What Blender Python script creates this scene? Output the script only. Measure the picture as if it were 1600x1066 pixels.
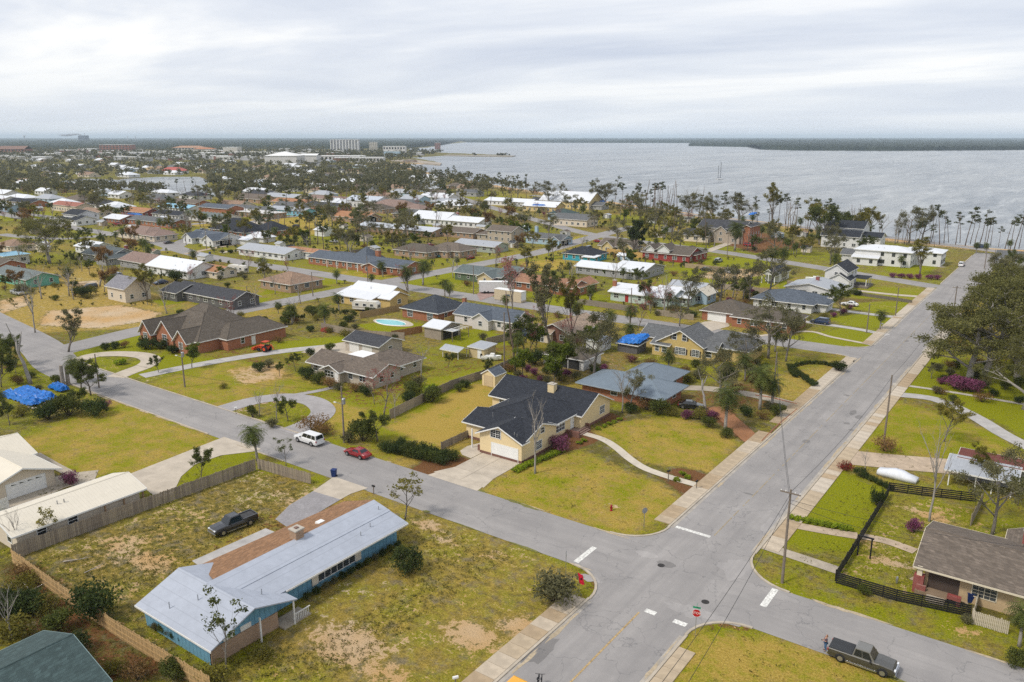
import bpy, math, random
import numpy as np
from mathutils import Vector, Matrix
R = math.radians
for o in list(bpy.data.objects): bpy.data.objects.remove(o)
sc = bpy.context.scene
COL = sc.collection

# ---------------------------------------------------------------- camera
CAM_H, YAW, PITCH, FPX = 48.0, R(35.8), math.atan((533-214)/1244), 1244.0
cam = bpy.data.cameras.new('camera'); camo = bpy.data.objects.new('camera', cam); COL.objects.link(camo)
camo.location = (0, 0, CAM_H); camo.rotation_euler = (math.pi/2-PITCH, 0, YAW)
cam.sensor_width = 36; cam.lens = 36*FPX/1600; cam.clip_start = 0.5; cam.clip_end = 90000
sc.camera = camo

# ---------------------------------------------------------------- sky, sun, exposure
SUN_EL, SUN_AZ = 50.0, 205.0        # degrees; azimuth clockwise from +Y
w = bpy.data.worlds.new('World'); sc.world = w; w.use_nodes = True
nt = w.node_tree; nt.nodes.clear()
def N(t, tp, **k):
    n = t.nodes.new(tp)
    for a, v in k.items():
        if a.startswith('i_'): n.inputs[a[2:].replace('_', ' ')].default_value = v
        else: setattr(n, a, v)
    return n
out = N(nt, 'ShaderNodeOutputWorld')
sky = N(nt, 'ShaderNodeTexSky', sky_type='NISHITA', sun_disc=False)
sky.sun_elevation = R(SUN_EL); sky.sun_rotation = R(SUN_AZ); sky.altitude = 20; sky.air_density = 1.0; sky.dust_density = 2.0
b1 = N(nt, 'ShaderNodeBackground'); b1.inputs['Strength'].default_value = 0.10
nt.links.new(sky.outputs[0], b1.inputs[0])
tc = N(nt, 'ShaderNodeTexCoord'); sx = N(nt, 'ShaderNodeSeparateXYZ'); nt.links.new(tc.outputs['Generated'], sx.inputs[0])
zc = N(nt, 'ShaderNodeMath', operation='MAXIMUM'); zc.inputs[1].default_value = 0.0; nt.links.new(sx.outputs[2], zc.inputs[0])
za = N(nt, 'ShaderNodeMath', operation='ADD'); za.inputs[1].default_value = 0.075; nt.links.new(zc.outputs[0], za.inputs[0])
dx = N(nt, 'ShaderNodeMath', operation='DIVIDE'); nt.links.new(sx.outputs[0], dx.inputs[0]); nt.links.new(za.outputs[0], dx.inputs[1])
dy = N(nt, 'ShaderNodeMath', operation='DIVIDE'); nt.links.new(sx.outputs[1], dy.inputs[0]); nt.links.new(za.outputs[0], dy.inputs[1])
cb = N(nt, 'ShaderNodeCombineXYZ'); nt.links.new(dx.outputs[0], cb.inputs[0]); nt.links.new(dy.outputs[0], cb.inputs[1])
mp = N(nt, 'ShaderNodeMapping'); mp.inputs['Rotation'].default_value = (0, 0, R(-38)); mp.inputs['Scale'].default_value = (0.22, 0.40, 1); mp.inputs['Location'].default_value = (3.1, 1.7, 0)
nt.links.new(cb.outputs[0], mp.inputs[0])
n1 = N(nt, 'ShaderNodeTexNoise'); n1.inputs['Scale'].default_value = 1.25; n1.inputs['Detail'].default_value = 8; n1.inputs['Roughness'].default_value = 0.56; n1.inputs['Distortion'].default_value = 0.35
nt.links.new(mp.outputs[0], n1.inputs[0])
cr = N(nt, 'ShaderNodeValToRGB'); el = cr.color_ramp.elements
el[0].position = 0.35; el[0].color = (0.525, 0.57, 0.67, 1); el[1].position = 0.63; el[1].color = (0.90, 0.895, 0.885, 1)
e = el.new(0.50); e.color = (0.68, 0.71, 0.77, 1)
nt.links.new(n1.outputs[0], cr.inputs[0])
hf = N(nt, 'ShaderNodeMapRange', interpolation_type='SMOOTHSTEP'); hf.inputs[1].default_value = 0.0; hf.inputs[2].default_value = 0.11; hf.inputs[3].default_value = .25; nt.links.new(zc.outputs[0], hf.inputs[0])
hm = N(nt, 'ShaderNodeMix', data_type='RGBA'); hm.inputs[6].default_value = (0.68, 0.72, 0.77, 1); nt.links.new(hf.outputs[0], hm.inputs[0]); nt.links.new(cr.outputs[0], hm.inputs[7])
b2 = N(nt, 'ShaderNodeBackground'); b2.inputs['Strength'].default_value = 0.66
nt.links.new(hm.outputs[2], b2.inputs[0])
mx = N(nt, 'ShaderNodeMixShader'); mx.inputs[0].default_value = 0.94
nt.links.new(b1.outputs[0], mx.inputs[1]); nt.links.new(b2.outputs[0], mx.inputs[2]); nt.links.new(mx.outputs[0], out.inputs[0])

sl = bpy.data.lights.new('sun', 'SUN'); sl.energy = 1.5; sl.angle = R(10); sl.color = (1.0, 0.94, 0.85)
so = bpy.data.objects.new('sun', sl); COL.objects.link(so)
az, ee = R(SUN_AZ), R(SUN_EL)
sd = Vector((math.sin(az)*math.cos(ee), math.cos(az)*math.cos(ee), math.sin(ee)))
so.rotation_euler = sd.to_track_quat('Z', 'Y').to_euler(); so.location = (0, 0, 120)

vs = sc.view_settings
vs.view_transform = 'Standard'; vs.look = 'None'; vs.gamma = 1; vs.use_curve_mapping = False; vs.exposure = 0.88
sc.cycles.max_bounces = 6; sc.cycles.diffuse_bounces = 2; sc.cycles.glossy_bounces = 2; sc.cycles.transmission_bounces = 3
sc.cycles.transparent_max_bounces = 6; sc.cycles.volume_bounces = 1; sc.cycles.use_denoising = False
sc.cycles.caustics_reflective = False; sc.cycles.caustics_refractive = False
# ---------------------------------------------------------------- geometry helpers
_c, _s, _cp, _sp = math.cos(YAW), math.sin(YAW), math.cos(PITCH), math.sin(PITCH)
def P(px, py, z=0.0):
    """the place (x, y) in metres that the photograph's pixel shows at height z"""
    u, v = (px-800)/FPX, (533-py)/FPX
    t = (z-CAM_H)/(-_sp+v*_cp); x, y = u*t, (_cp+v*_sp)*t
    return (_c*x-_s*y, _s*x+_c*y)
def PX(x, y, z=0.0):
    X, Y, Z = _c*x+_s*y, -_s*x+_c*y, z-CAM_H
    d = Y*_cp-Z*_sp
    return (800+FPX*X/d, 533-FPX*(Y*_sp+Z*_cp)/d)
def HT(px, py, top):
    x, y = P(px, py); lo, hi = 0.0, 60.0
    for _ in range(40):
        m = (lo+hi)/2
        if PX(x, y, m)[1] > top: lo = m
        else: hi = m
    return lo

class MB:
    def __init__(s): s.v = []; s.f = []; s.c = None
    def quad(s, a, b, c, d):
        n = len(s.v); s.v += [a, b, c, d]; s.f.append((n, n+1, n+2, n+3)); return s
    def poly(s, pts):
        n = len(s.v); s.v += [tuple(p) for p in pts]; s.f.append(tuple(range(n, n+len(pts)))); return s
    def box(s, x0, y0, z0, x1, y1, z1):
        n = len(s.v)
        s.v += [(x0,y0,z0),(x1,y0,z0),(x1,y1,z0),(x0,y1,z0),(x0,y0,z1),(x1,y0,z1),(x1,y1,z1),(x0,y1,z1)]
        s.f += [(n+a,n+b,n+c,n+d) for a,b,c,d in ((0,3,2,1),(4,5,6,7),(0,1,5,4),(1,2,6,5),(2,3,7,6),(3,0,4,7))]; return s
    def prism(s, pts, z0, z1):
        n = len(s.v); k = len(pts)
        s.v += [(p[0],p[1],z0) for p in pts]+[(p[0],p[1],z1) for p in pts]
        s.f += [tuple(n+i for i in reversed(range(k))), tuple(n+k+i for i in range(k))]
        s.f += [(n+i, n+(i+1)%k, n+k+(i+1)%k, n+k+i) for i in range(k)]; return s
    def tube(s, pts, rad, n=6, cap=True):
        pts = [Vector(p) for p in pts]; b = len(s.v); m = len(pts)
        for i, p in enumerate(pts):
            d = (pts[min(i+1, m-1)]-pts[max(i-1, 0)])
            d = d.normalized() if d.length > 1e-6 else Vector((0,0,1))
            a = d.cross(Vector((0,0,1)) if abs(d.z) < .9 else Vector((1,0,0))).normalized(); c = d.cross(a)
            r = rad[i] if hasattr(rad, '__len__') else rad
            for k in range(n):
                t = 2*math.pi*k/n
                s.v.append(tuple(p+a*(math.cos(t)*r)+c*(math.sin(t)*r)))
        for i in range(m-1):
            for k in range(n):
                s.f.append((b+i*n+k, b+i*n+(k+1)%n, b+(i+1)*n+(k+1)%n, b+(i+1)*n+k))
        if cap:
            s.f.append(tuple(b+k for k in reversed(range(n)))); s.f.append(tuple(b+(m-1)*n+k for k in range(n)))
        return s
    def lathe(s, prof, cx=0, cy=0, n=12):
        b = len(s.v)
        for r, z in prof:
            for k in range(n):
                t = 2*math.pi*k/n; s.v.append((cx+r*math.cos(t), cy+r*math.sin(t), z))
        m = len(prof)
        for i in range(m-1):
            for k in range(n): s.f.append((b+i*n+k, b+i*n+(k+1)%n, b+(i+1)*n+(k+1)%n, b+(i+1)*n+k))
        s.f.append(tuple(b+k for k in reversed(range(n)))); s.f.append(tuple(b+(m-1)*n+k for k in range(n))); return s
    def mesh(s, name, mat, smooth=False):
        me = bpy.data.meshes.new(name); me.from_pydata([tuple(p) for p in s.v], [], s.f)
        if mat: me.materials.append(mat)
        if smooth: me.polygons.foreach_set('use_smooth', [True]*len(me.polygons))
        me.update(); return me
    def build(s, name, mat, parent=None, smooth=False, loc=None, rz=0):
        return ob(name, s.mesh(name, mat, smooth), parent, loc, rz)
def ob(name, me, parent=None, loc=None, rz=0, scale=None):
    o = bpy.data.objects.new(name, me); COL.objects.link(o)
    if parent: o.parent = parent
    if loc is not None: o.location = loc
    if rz: o.rotation_euler = (0, 0, rz)
    if scale: o.scale = scale
    return o
LABELS = {}
def tag(o, label, cat, group=None, kind=None):
    o['label'] = label; o['category'] = cat
    if group: o['group'] = group
    if kind: o['kind'] = kind
    return o
def thing(name, label, cat, loc=(0,0,0), rz=0, group=None, scale=None):
    o = ob(name, None, None, loc, rz, scale); o.empty_display_size = .3
    return tag(o, label, cat, group)
def struct(name, mb, mat, label=None, smooth=False):
    o = mb.build(name, mat, None, smooth) if isinstance(mb, MB) else ob(name, mb)
    o['kind'] = 'structure'
    if label: o['label'] = label
    return o
def copytree(o, parent=None):
    c = o.copy(); COL.objects.link(c); c.parent = parent
    for ch in o.children: copytree(ch, c)
    return c

# ---------------------------------------------------------------- materials
MATS = {}
def mat_nodes(name):
    m = bpy.data.materials.new(name); m.use_nodes = True; t = m.node_tree
    b = t.nodes['Principled BSDF']; return m, t, b
def noise(t, scale, detail=4, vec=None, rough=.55, dist=0):
    n = N(t, 'ShaderNodeTexNoise'); n.inputs['Scale'].default_value = scale; n.inputs['Detail'].default_value = detail; n.inputs['Roughness'].default_value = rough; n.inputs['Distortion'].default_value = dist
    if vec is not None: t.links.new(vec, n.inputs['Vector'])
    return n.outputs[0]
def mixc(t, f, a, b, mode='MIX'):
    m = N(t, 'ShaderNodeMix', data_type='RGBA', blend_type=mode)
    for i, v in ((0, f), (6, a), (7, b)):
        if isinstance(v, bpy.types.NodeSocket): t.links.new(v, m.inputs[i])
        elif i == 0: m.inputs[0].default_value = v
        else: m.inputs[i].default_value = (v[0], v[1], v[2], 1)
    return m.outputs[2]
def ramp(t, v, a, b, lo=0.0, hi=1.0):
    m = N(t, 'ShaderNodeMapRange'); t.links.new(v, m.inputs[0])
    for i, x in ((1, a), (2, b), (3, lo), (4, hi)): m.inputs[i].default_value = x
    return m.outputs[0]
def math_(t, op, a, b=None):
    m = N(t, 'ShaderNodeMath', operation=op)
    for i, v in ((0, a), (1, b)):
        if v is None: continue
        if isinstance(v, bpy.types.NodeSocket): t.links.new(v, m.inputs[i])
        else: m.inputs[i].default_value = v
    return m.outputs[0]
def bump(t, b, h, strength=.3, dist=.05):
    n = N(t, 'ShaderNodeBump'); n.inputs['Strength'].default_value = strength; n.inputs['Distance'].default_value = dist
    t.links.new(h, n.inputs['Height']); t.links.new(n.outputs[0], b.inputs['Normal'])
def texco(t): return N(t, 'ShaderNodeTexCoord').outputs['Object']
def mixm(c): return tuple(.55*v+.45*m for v, m in zip(c, (.36, .32, .27)))
def sc3(c, k): return (c[0]*k, c[1]*k, c[2]*k)
def wallvec(t, co, zs=1.0):
    s = N(t, 'ShaderNodeSeparateXYZ'); t.links.new(co, s.inputs[0])
    c = N(t, 'ShaderNodeCombineXYZ'); t.links.new(math_(t, 'ADD', s.outputs[0], s.outputs[1]), c.inputs[0])
    t.links.new(math_(t, 'MULTIPLY', s.outputs[2], zs), c.inputs[1]); return c.outputs[0], s
def M(kind, col, rough=.85, var=.18, scale=1.5, metal=0.0, spec=.3):
    key = (kind, tuple(round(x, 3) for x in col), rough, var, scale, metal)
    if key in MATS: return MATS[key]
    m, t, b = mat_nodes(kind); MATS[key] = m
    b.inputs['Roughness'].default_value = rough; b.inputs['Metallic'].default_value = metal; b.inputs['Specular IOR Level'].default_value = spec
    co = texco(t)
    n = noise(t, scale, 5, co)
    dark, lite = sc3(col, 1-var), sc3(col, 1+var*.8)
    c = mixc(t, ramp(t, n, .3, .7), dark, lite)
    if kind == 'shingle':
        v, s = wallvec(t, co, 2.2)
        br = N(t, 'ShaderNodeTexBrick'); t.links.new(v, br.inputs[0])
        br.inputs['Color1'].default_value = (.62, .62, .62, 1); br.inputs['Color2'].default_value = (1.25, 1.25, 1.25, 1); br.inputs['Mortar'].default_value = (.6, .6, .6, 1)
        br.inputs['Scale'].default_value = 1.0; br.inputs['Mortar Size'].default_value = .02; br.inputs['Brick Width'].default_value = .55; br.inputs['Row Height'].default_value = .24; br.inputs['Bias'].default_value = -.1
        c = mixc(t, .75, c, br.outputs[0], 'MULTIPLY')
        st = noise(t, .35, 3, co); c = mixc(t, ramp(t, st, .45, .75, 0, .35), c, sc3(col, .62))
        bump(t, b, br.outputs[0], .35, .03)
    elif kind == 'brickwork':
        v, s = wallvec(t, co)
        br = N(t, 'ShaderNodeTexBrick'); t.links.new(v, br.inputs[0])
        br.inputs['Color1'].default_value = (*sc3(col, .78), 1); br.inputs['Color2'].default_value = (*sc3(col, 1.25), 1); br.inputs['Mortar'].default_value = (*mixm(col), 1)
        br.inputs['Scale'].default_value = 1.0; br.inputs['Mortar Size'].default_value = .012; br.inputs['Brick Width'].default_value = .23; br.inputs['Row Height'].default_value = .085
        c = mixc(t, ramp(t, noise(t, .9, 3, co), .35, .75, 0, .45), br.outputs[0], sc3(col, .7))
        bump(t, b, br.outputs[1], -.3, .02)
    elif kind == 'siding':
        v, s = wallvec(t, co)
        f = math_(t, 'FRACT', math_(t, 'MULTIPLY', s.outputs[2], 5.0)); c = mixc(t, ramp(t, f, .0, .12, .35, 0), c, sc3(col, .45))
        bump(t, b, f, .5, .02)
    elif kind == 'board_siding':
        v, s = wallvec(t, co); a = math_(t, 'ADD', s.outputs[0], s.outputs[1])
        f = math_(t, 'FRACT', math_(t, 'MULTIPLY', a, 1.65)); c = mixc(t, ramp(t, f, .0, .14, .85, 0), c, sc3(col, .35))
        bump(t, b, ramp(t, f, 0, .14), .8, .03)
    elif kind == 'metal_roof':
        v, s = wallvec(t, co)
        fx = math_(t, 'FRACT', math_(t, 'MULTIPLY', s.outputs[0], 2.2)); fy = math_(t, 'FRACT', math_(t, 'MULTIPLY', s.outputs[1], 2.2))
        g = N(t, 'ShaderNodeNewGeometry'); gs = N(t, 'ShaderNodeSeparateXYZ'); t.links.new(g.outputs['Normal'], gs.inputs[0])
        sel = math_(t, 'GREATER_THAN', math_(t, 'ABSOLUTE', gs.outputs[1]), math_(t, 'ABSOLUTE', gs.outputs[0]))
        f = math_(t, 'ADD', math_(t, 'MULTIPLY', sel, fx), math_(t, 'MULTIPLY', math_(t, 'SUBTRACT', 1.0, sel), fy))
        c = mixc(t, ramp(t, f, 0, .12, .4, 0), c, sc3(col, .6)); bump(t, b, ramp(t, f, 0, .14), .45, .03)
        c = mixc(t, ramp(t, noise(t, .5, 4, co), .5, .8, 0, .3), c, sc3(col, .72))
    elif kind == 'membrane':
        f = noise(t, 3.0, 6, co); c = mixc(t, ramp(t, noise(t, .25, 4, co), .45, .75, 0, .35), c, sc3(col, .78))
        s = N(t, 'ShaderNodeSeparateXYZ'); t.links.new(co, s.inputs[0])
        q = math_(t, 'FRACT', math_(t, 'MULTIPLY', s.outputs[2], 2.6)); c = mixc(t, ramp(t, q, 0, .09, .6, 0), c, sc3(col, .62)); c = mixc(t, ramp(t, noise(t, 1.1, 5, co, .65), .52, .7, 0, .3), c, sc3(col, .7)); bump(t, b, f, .15, .02)
    elif kind == 'wood':
        v, s = wallvec(t, co); a = math_(t, 'ADD', s.outputs[0], s.outputs[1])
        f = math_(t, 'FRACT', math_(t, 'MULTIPLY', a, 6.5)); c = mixc(t, ramp(t, f, 0, .15, .55, 0), c, sc3(col, .4))
        c = mixc(t, ramp(t, noise(t, .6, 3, co), .4, .7, 0, .5), c, sc3(col, .62)); bump(t, b, f, .4, .02)
    elif kind == 'concrete':
        c = mixc(t, ramp(t, noise(t, .45, 5, co), .42, .72, 0, .55), c, sc3(col, .6)); c = mixc(t, ramp(t, noise(t, 9, 4, co), .5, .75, 0, .3), c, sc3(col, .7))
        bump(t, b, noise(t, 14, 5, co), .15, .02)
    else:
        if rough > .5: bump(t, b, noise(t, 12, 3, co), .12, .01)
    if kind == 'car_paint': b.inputs['Coat Weight'].default_value = .7; b.inputs['Coat Roughness'].default_value = .05
    if kind != 'paint':
        oi = N(t, 'ShaderNodeObjectInfo'); c = mixc(t, ramp(t, oi.outputs['Random'], 0, 1, 0, .16), c, sc3(col, .6))
    t.links.new(c, b.inputs['Base Color']); return m
def glass_mat():
    if 'glass' in MATS: return MATS['glass']
    m, t, b = mat_nodes('window_glass'); MATS['glass'] = m
    oi = N(t, 'ShaderNodeObjectInfo'); c = mixc(t, oi.outputs['Random'], (.012, .016, .02), (.07, .08, .09)); t.links.new(c, b.inputs['Base Color'])
    b.inputs['Roughness'].default_value = .08; b.inputs['Specular IOR Level'].default_value = .7; return m
GLASS = glass_mat()
WHITE = M('paint', (.74, .74, .72), .5, .06); TRIM = M('paint', (.66, .65, .62), .6, .1); BLACK = M('paint', (.012, .012, .013), .4, .1)
CONC = M('concrete', (.47, .43, .37), .9, .12, 2.0); CONC2 = M('concrete', (.40, .345, .27), .9, .14, 1.6); GREYMETAL = M('metal', (.36, .37, .38), .45, .1, 3, .7)
# ================================================================ THE SETTING
def smooth(pts, n=6):
    pts = [Vector((p[0], p[1])) for p in pts]
    if len(pts) < 3: return pts
    o = []
    for i in range(len(pts)-1):
        a, b, c, d = pts[max(i-1, 0)], pts[i], pts[i+1], pts[min(i+2, len(pts)-1)]
        for k in range(n):
            t = k/n
            o.append(.5*((2*b)+(c-a)*t+(2*a-5*b+4*c-d)*t*t+(3*b-a-3*c+d)*t**3))
    o.append(pts[-1]); return o
def offset(pts, d):
    o = []
    for i, p in enumerate(pts):
        t = (pts[min(i+1, len(pts)-1)]-pts[max(i-1, 0)]).normalized()
        o.append(p+Vector((-t.y, t.x))*d)
    return o
def strip(mb, pts, w, z, sm=True):
    pts = smooth(pts) if sm else [Vector(p) for p in pts]
    a, b = offset(pts, w/2), offset(pts, -w/2); n = len(mb.v)
    for p, q in zip(a, b): mb.v += [(p.x, p.y, z), (q.x, q.y, z)]
    for i in range(len(pts)-1): mb.f.append((n+2*i, n+2*i+1, n+2*i+3, n+2*i+2))
    return mb
def PP(pts): return [P(*p) for p in pts]

# ---- shoreline and water
BAY = [(2500, 900), (900, 560), (330, 470), (80, 437), (5, 428)] + [P(x, y, -.6) for x, y in (
    (1560, 386), (1480, 379), (1400, 371), (1300, 357), (1200, 345), (1120, 337), (1040, 325), (960, 314), (880, 303), (800, 292),
    (740, 282), (690, 272), (650, 263), (600, 255.5), (640, 256.5), (688, 258), (690, 253), (650, 246.5), (700, 243.5), (790, 245), (800, 242.5), (700, 239), (655, 236), (640, 232.5),
    (675, 230.5), (690, 226.5), (735, 222.2), (900, 223.0), (1080, 223.6), (1076, 227), (1085, 228.2), (1190, 229.2), (1188, 232.5), (1210, 234.2), (1400, 235), (1600, 233.6), (1800, 233), (2400, 231))] 
BAYOU = [P(x, y, -.6) for x, y in ((112, 283), (140, 280), (185, 283), (215, 279), (255, 277), (298, 277), (312, 284), (300, 291), (335, 300), (325, 306), (290, 304), (265, 297), (225, 296), (180, 294), (140, 293))]
def sdist(X, Y, poly):
    """signed distance to a polygon: positive outside"""
    d = np.full(X.shape, 1e12); ins = np.zeros(X.shape, bool); n = len(poly)
    for i in range(n):
        (x0, y0), (x1, y1) = poly[i], poly[(i+1) % n]
        ex, ey = x1-x0, y1-y0; t = np.clip(((X-x0)*ex+(Y-y0)*ey)/(ex*ex+ey*ey+1e-9), 0, 1)
        d = np.minimum(d, (X-x0-t*ex)**2+(Y-y0-t*ey)**2)
        with np.errstate(divide='ignore', invalid='ignore'):
            c = ((y0 > Y) != (y1 > Y)) & (X < (x1-x0)*(Y-y0)/(y1-y0+1e-12)+x0)
        ins ^= c
    d = np.sqrt(d); return np.where(ins, -d, d)
def grow(a, s, end, k):
    o = []; 
    while abs(a) < abs(end) or (end > 0) != (a > 0): a += math.copysign(s, end); o.append(a); s *= k
    return o
core_x = list(np.arange(-262, 30, 1.25)); core_y = list(np.arange(16, 236, 1.25))
gx = sorted(grow(-262, 1.3, -60000, 1.026)+core_x+grow(core_x[-1], 2, 60000, 1.14))
gy = sorted(grow(16, 2, -4000, 1.3)+core_y+grow(core_y[-1], 1.3, 60000, 1.026))
GX, GY = np.meshgrid(np.array(gx), np.array(gy))
dist = np.minimum(sdist(GX, GY, BAY), sdist(GX, GY, BAYOU)*.6)
bd = sdist(GX, GY, BAY)
cell = np.maximum(np.hypot(GX, GY)*.02, 1)
GZ = -4*np.clip((10-dist)/np.maximum(24, cell), 0, 1); GZ[dist > 10] = 0
# what grows where: lush, dry, sand, mulch
rng = np.random.default_rng(7)
def vnoise(X, Y, s, seed):
    r = np.random.default_rng(seed).random((64, 64)); x, y = X/s, Y/s
    xi, yi = np.floor(x).astype(int), np.floor(y).astype(int); fx, fy = x-xi, y-yi
    fx, fy = fx*fx*(3-2*fx), fy*fy*(3-2*fy); g = lambda i, j: r[i % 64, j % 64]
    return (g(xi, yi)*(1-fx)+g(xi+1, yi)*fx)*(1-fy)+(g(xi, yi+1)*(1-fx)+g(xi+1, yi+1)*fx)*fy
far = np.clip((np.hypot(GX, GY)-600)/900, 0, 1)
CH = np.zeros(GX.shape+(4,))
CH[..., 0] = .20+.5*vnoise(GX, GY, 34, 1)*(1-far)+.1*far; CH[..., 1] = (.08+.6*vnoise(GX, GY, 27, 2))*(1-.8*far); CH[..., 2] = (.30*vnoise(GX, GY, 40, 3)**2+.12)*(1-.9*far); CH[..., 3] = .5*vnoise(GX, GY, 21, 4)
LOTS = [  # pixel outline, lush, dry, sand, mulch
 ([(25,690),(180,622),(350,690),(215,740),(110,752),(60,722)], .45,.75,.02,0), ([(268,768),(300,727),(360,708),(440,715),(380,732)], .75,.4,.05,0),
 ([(410,700),(545,748),(488,770),(470,745),(395,722)], .5,.5,.15,.1), ([(545,775),(640,790),(860,868),(910,905),(915,922),(740,1066),(360,1066),(480,938),(640,835)], .36,.55,.34,.15),
 ([(20,875),(395,735),(520,765),(430,800),(300,872),(210,945),(300,1060),(150,960)], .33,.42,.43,.25), ([(40,1000),(0,880),(60,880),(160,960),(310,1066),(100,1066)], .25,.1,.1,.55),
 ([(742,772),(812,722),(900,700),(985,738),(1062,765),(1068,790),(985,842)], .44,.78,.05,0), ([(910,672),(960,660),(1060,648),(1160,688),(1110,740),(1000,722),(950,690)], .44,.78,.03,0),
 ([(606,668),(690,702),(760,655),(778,612),(745,598)], .2,.95,.08,0), ([(560,690),(640,720),(690,702),(620,680)], .5,.55,.05,.3),
 ([(640,735),(690,757),(742,722),(690,706)], 0,.1,0,1), ([(858,712),(906,700),(940,688),(912,664),(880,672)], 0,.1,0,1), ([(926,664),(985,655),(952,645)], .1,.1,0,.95),
 ([(1044,738),(1058,731),(1095,738),(1112,748),(1100,752),(1065,748)], 0,0,0,1), ([(1034,745),(1062,752),(1090,764),(1074,777),(1050,762)], 0,0,0,1), ([(1095,640),(1140,640),(1190,690),(1165,692)], 0,.1,0,1),
 ([(1012,1066),(1085,985),(1230,1000),(1430,1066)], .38,1,.1,0), ([(1165,878),(1310,895),(1600,985),(1600,1066),(1300,955),(1190,910)], .55,.5,.14,0),
 ([(1325,702),(1395,625),(1540,670),(1580,700),(1545,722)], .62,.75,.03,0), ([(1405,612),(1460,555),(1610,600),(1610,690),(1530,645)], .95,.25,.02,.05),
 ([(1203,785),(1300,728),(1388,765),(1330,865),(1190,850)], .85,.45,.08,0), ([(1318,905),(1395,770),(1540,785),(1560,830),(1440,890),(1430,935)], .6,.5,.42,0),
 ([(232,600),(345,562),(430,572),(515,602),(440,618),(325,638)], .5,.7,.12,.05), ([(355,578),(435,566),(452,590),(380,602)], .1,.7,.75,.1), ([(515,622),(570,640),(560,690),(505,662)], .4,.85,.1,0),
 ([(430,535),(548,524),(515,548),(440,550)], .95,.3,0,0), ([(640,655),(660,596),(765,575),(745,596)], .7,.75,.02,0), ([(690,545),(700,522),(760,512),(800,538)], .85,.4,.04,0),
 ([(108,550),(230,520),(245,545),(150,558)], .9,.35,0,0), ([(180,590),(240,555),(330,560),(290,582)], .9,.4,.02,.1), ([(0,480),(140,412),(265,470),(240,512),(30,522)], .22,.7,.4,.25),
 ([(60,508),(78,486),(190,477),(252,489),(228,502),(150,513)], 0,.1,.97,0), ([(0,470),(40,462),(45,475),(0,492)], 0,.2,.9,0), ([(105,442),(150,438),(155,444),(115,448)], 0,.1,.95,0),
 ([(555,508),(620,500),(665,508),(600,524)], .9,.5,0,0), ([(405,462),(545,440),(520,430),(440,440)], .8,.6,0,0), ([(300,470),(420,466),(410,480),(330,488)], .95,.3,0,0), ([(240,470),(290,455),(300,470),(250,478)], .9,.3,0,0),
 ([(480,428),(640,418),(660,432),(590,436)], .5,.9,0,0), ([(620,445),(700,425),(745,440),(660,446)], .95,.3,0,0), ([(820,460),(900,445),(960,470),(900,490)], .9,.4,.05,0), ([(810,410),(905,402),(915,416),(840,425)], .3,.95,.1,0),
 ([(840,380),(930,365),(925,375),(870,388)], .5,.9,.02,0), ([(1062,420),(1110,400),(1200,408),(1205,448),(1120,446)], .95,.25,.1,0), ([(1085,432),(1120,420),(1190,420),(1196,430),(1130,440)], .3,.4,.75,0), ([(1215,440),(1290,436),(1280,452),(1225,460)], .9,.3,.1,0),
 ([(1300,445),(1420,450),(1450,455),(1440,470),(1310,465)], .7,.6,.05,0), ([(1320,475),(1450,468),(1415,490),(1340,485)], .85,.5,.28,0), ([(1295,497),(1370,488),(1395,500),(1385,512),(1330,510)], 1,.2,0,0), ([(1240,525),(1330,512),(1370,525),(1345,548),(1260,540)], 1,.2,0,0),
 ([(1375,408),(1480,402),(1445,432),(1390,425)], 1,.2,0,0), ([(1190,595),(1310,565),(1325,575),(1240,650)], .35,.7,.35,.05), ([(1010,625),(1190,590),(1240,640),(1100,640)], .35,.4,.2,.5), ([(800,570),(1000,545),(960,600),(840,600)], .3,.45,.3,.4),
 ([(1225,340),(1400,360),(1350,375),(1210,362)], .4,.6,.35,.1), ([(1110,375),(1180,360),(1270,385),(1180,396)], .2,.4,.3,.75), ([(280,350),(520,335),(520,365),(420,372)], .35,.8,.2,.1), ([(0,318),(60,325),(100,345),(0,345)], .75,.6,.1,0),
]
FX, FY = GX.ravel(), GY.ravel()
for pts, a, b, c, d in LOTS:
    poly = PP(pts); xs, ys = [p[0] for p in poly], [p[1] for p in poly]
    i0, i1 = np.searchsorted(gx, min(xs)-3), np.searchsorted(gx, max(xs)+3); j0, j1 = np.searchsorted(gy, min(ys)-3), np.searchsorted(gy, max(ys)+3)
    if i1 <= i0 or j1 <= j0: continue
    sd_ = sdist(GX[j0:j1, i0:i1], GY[j0:j1, i0:i1], poly); wgt = np.clip(.5-sd_/2.2, 0, 1)[..., None]
    CH[j0:j1, i0:i1] = CH[j0:j1, i0:i1]*(1-wgt)+np.array([a, b, c, d])*wgt
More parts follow.
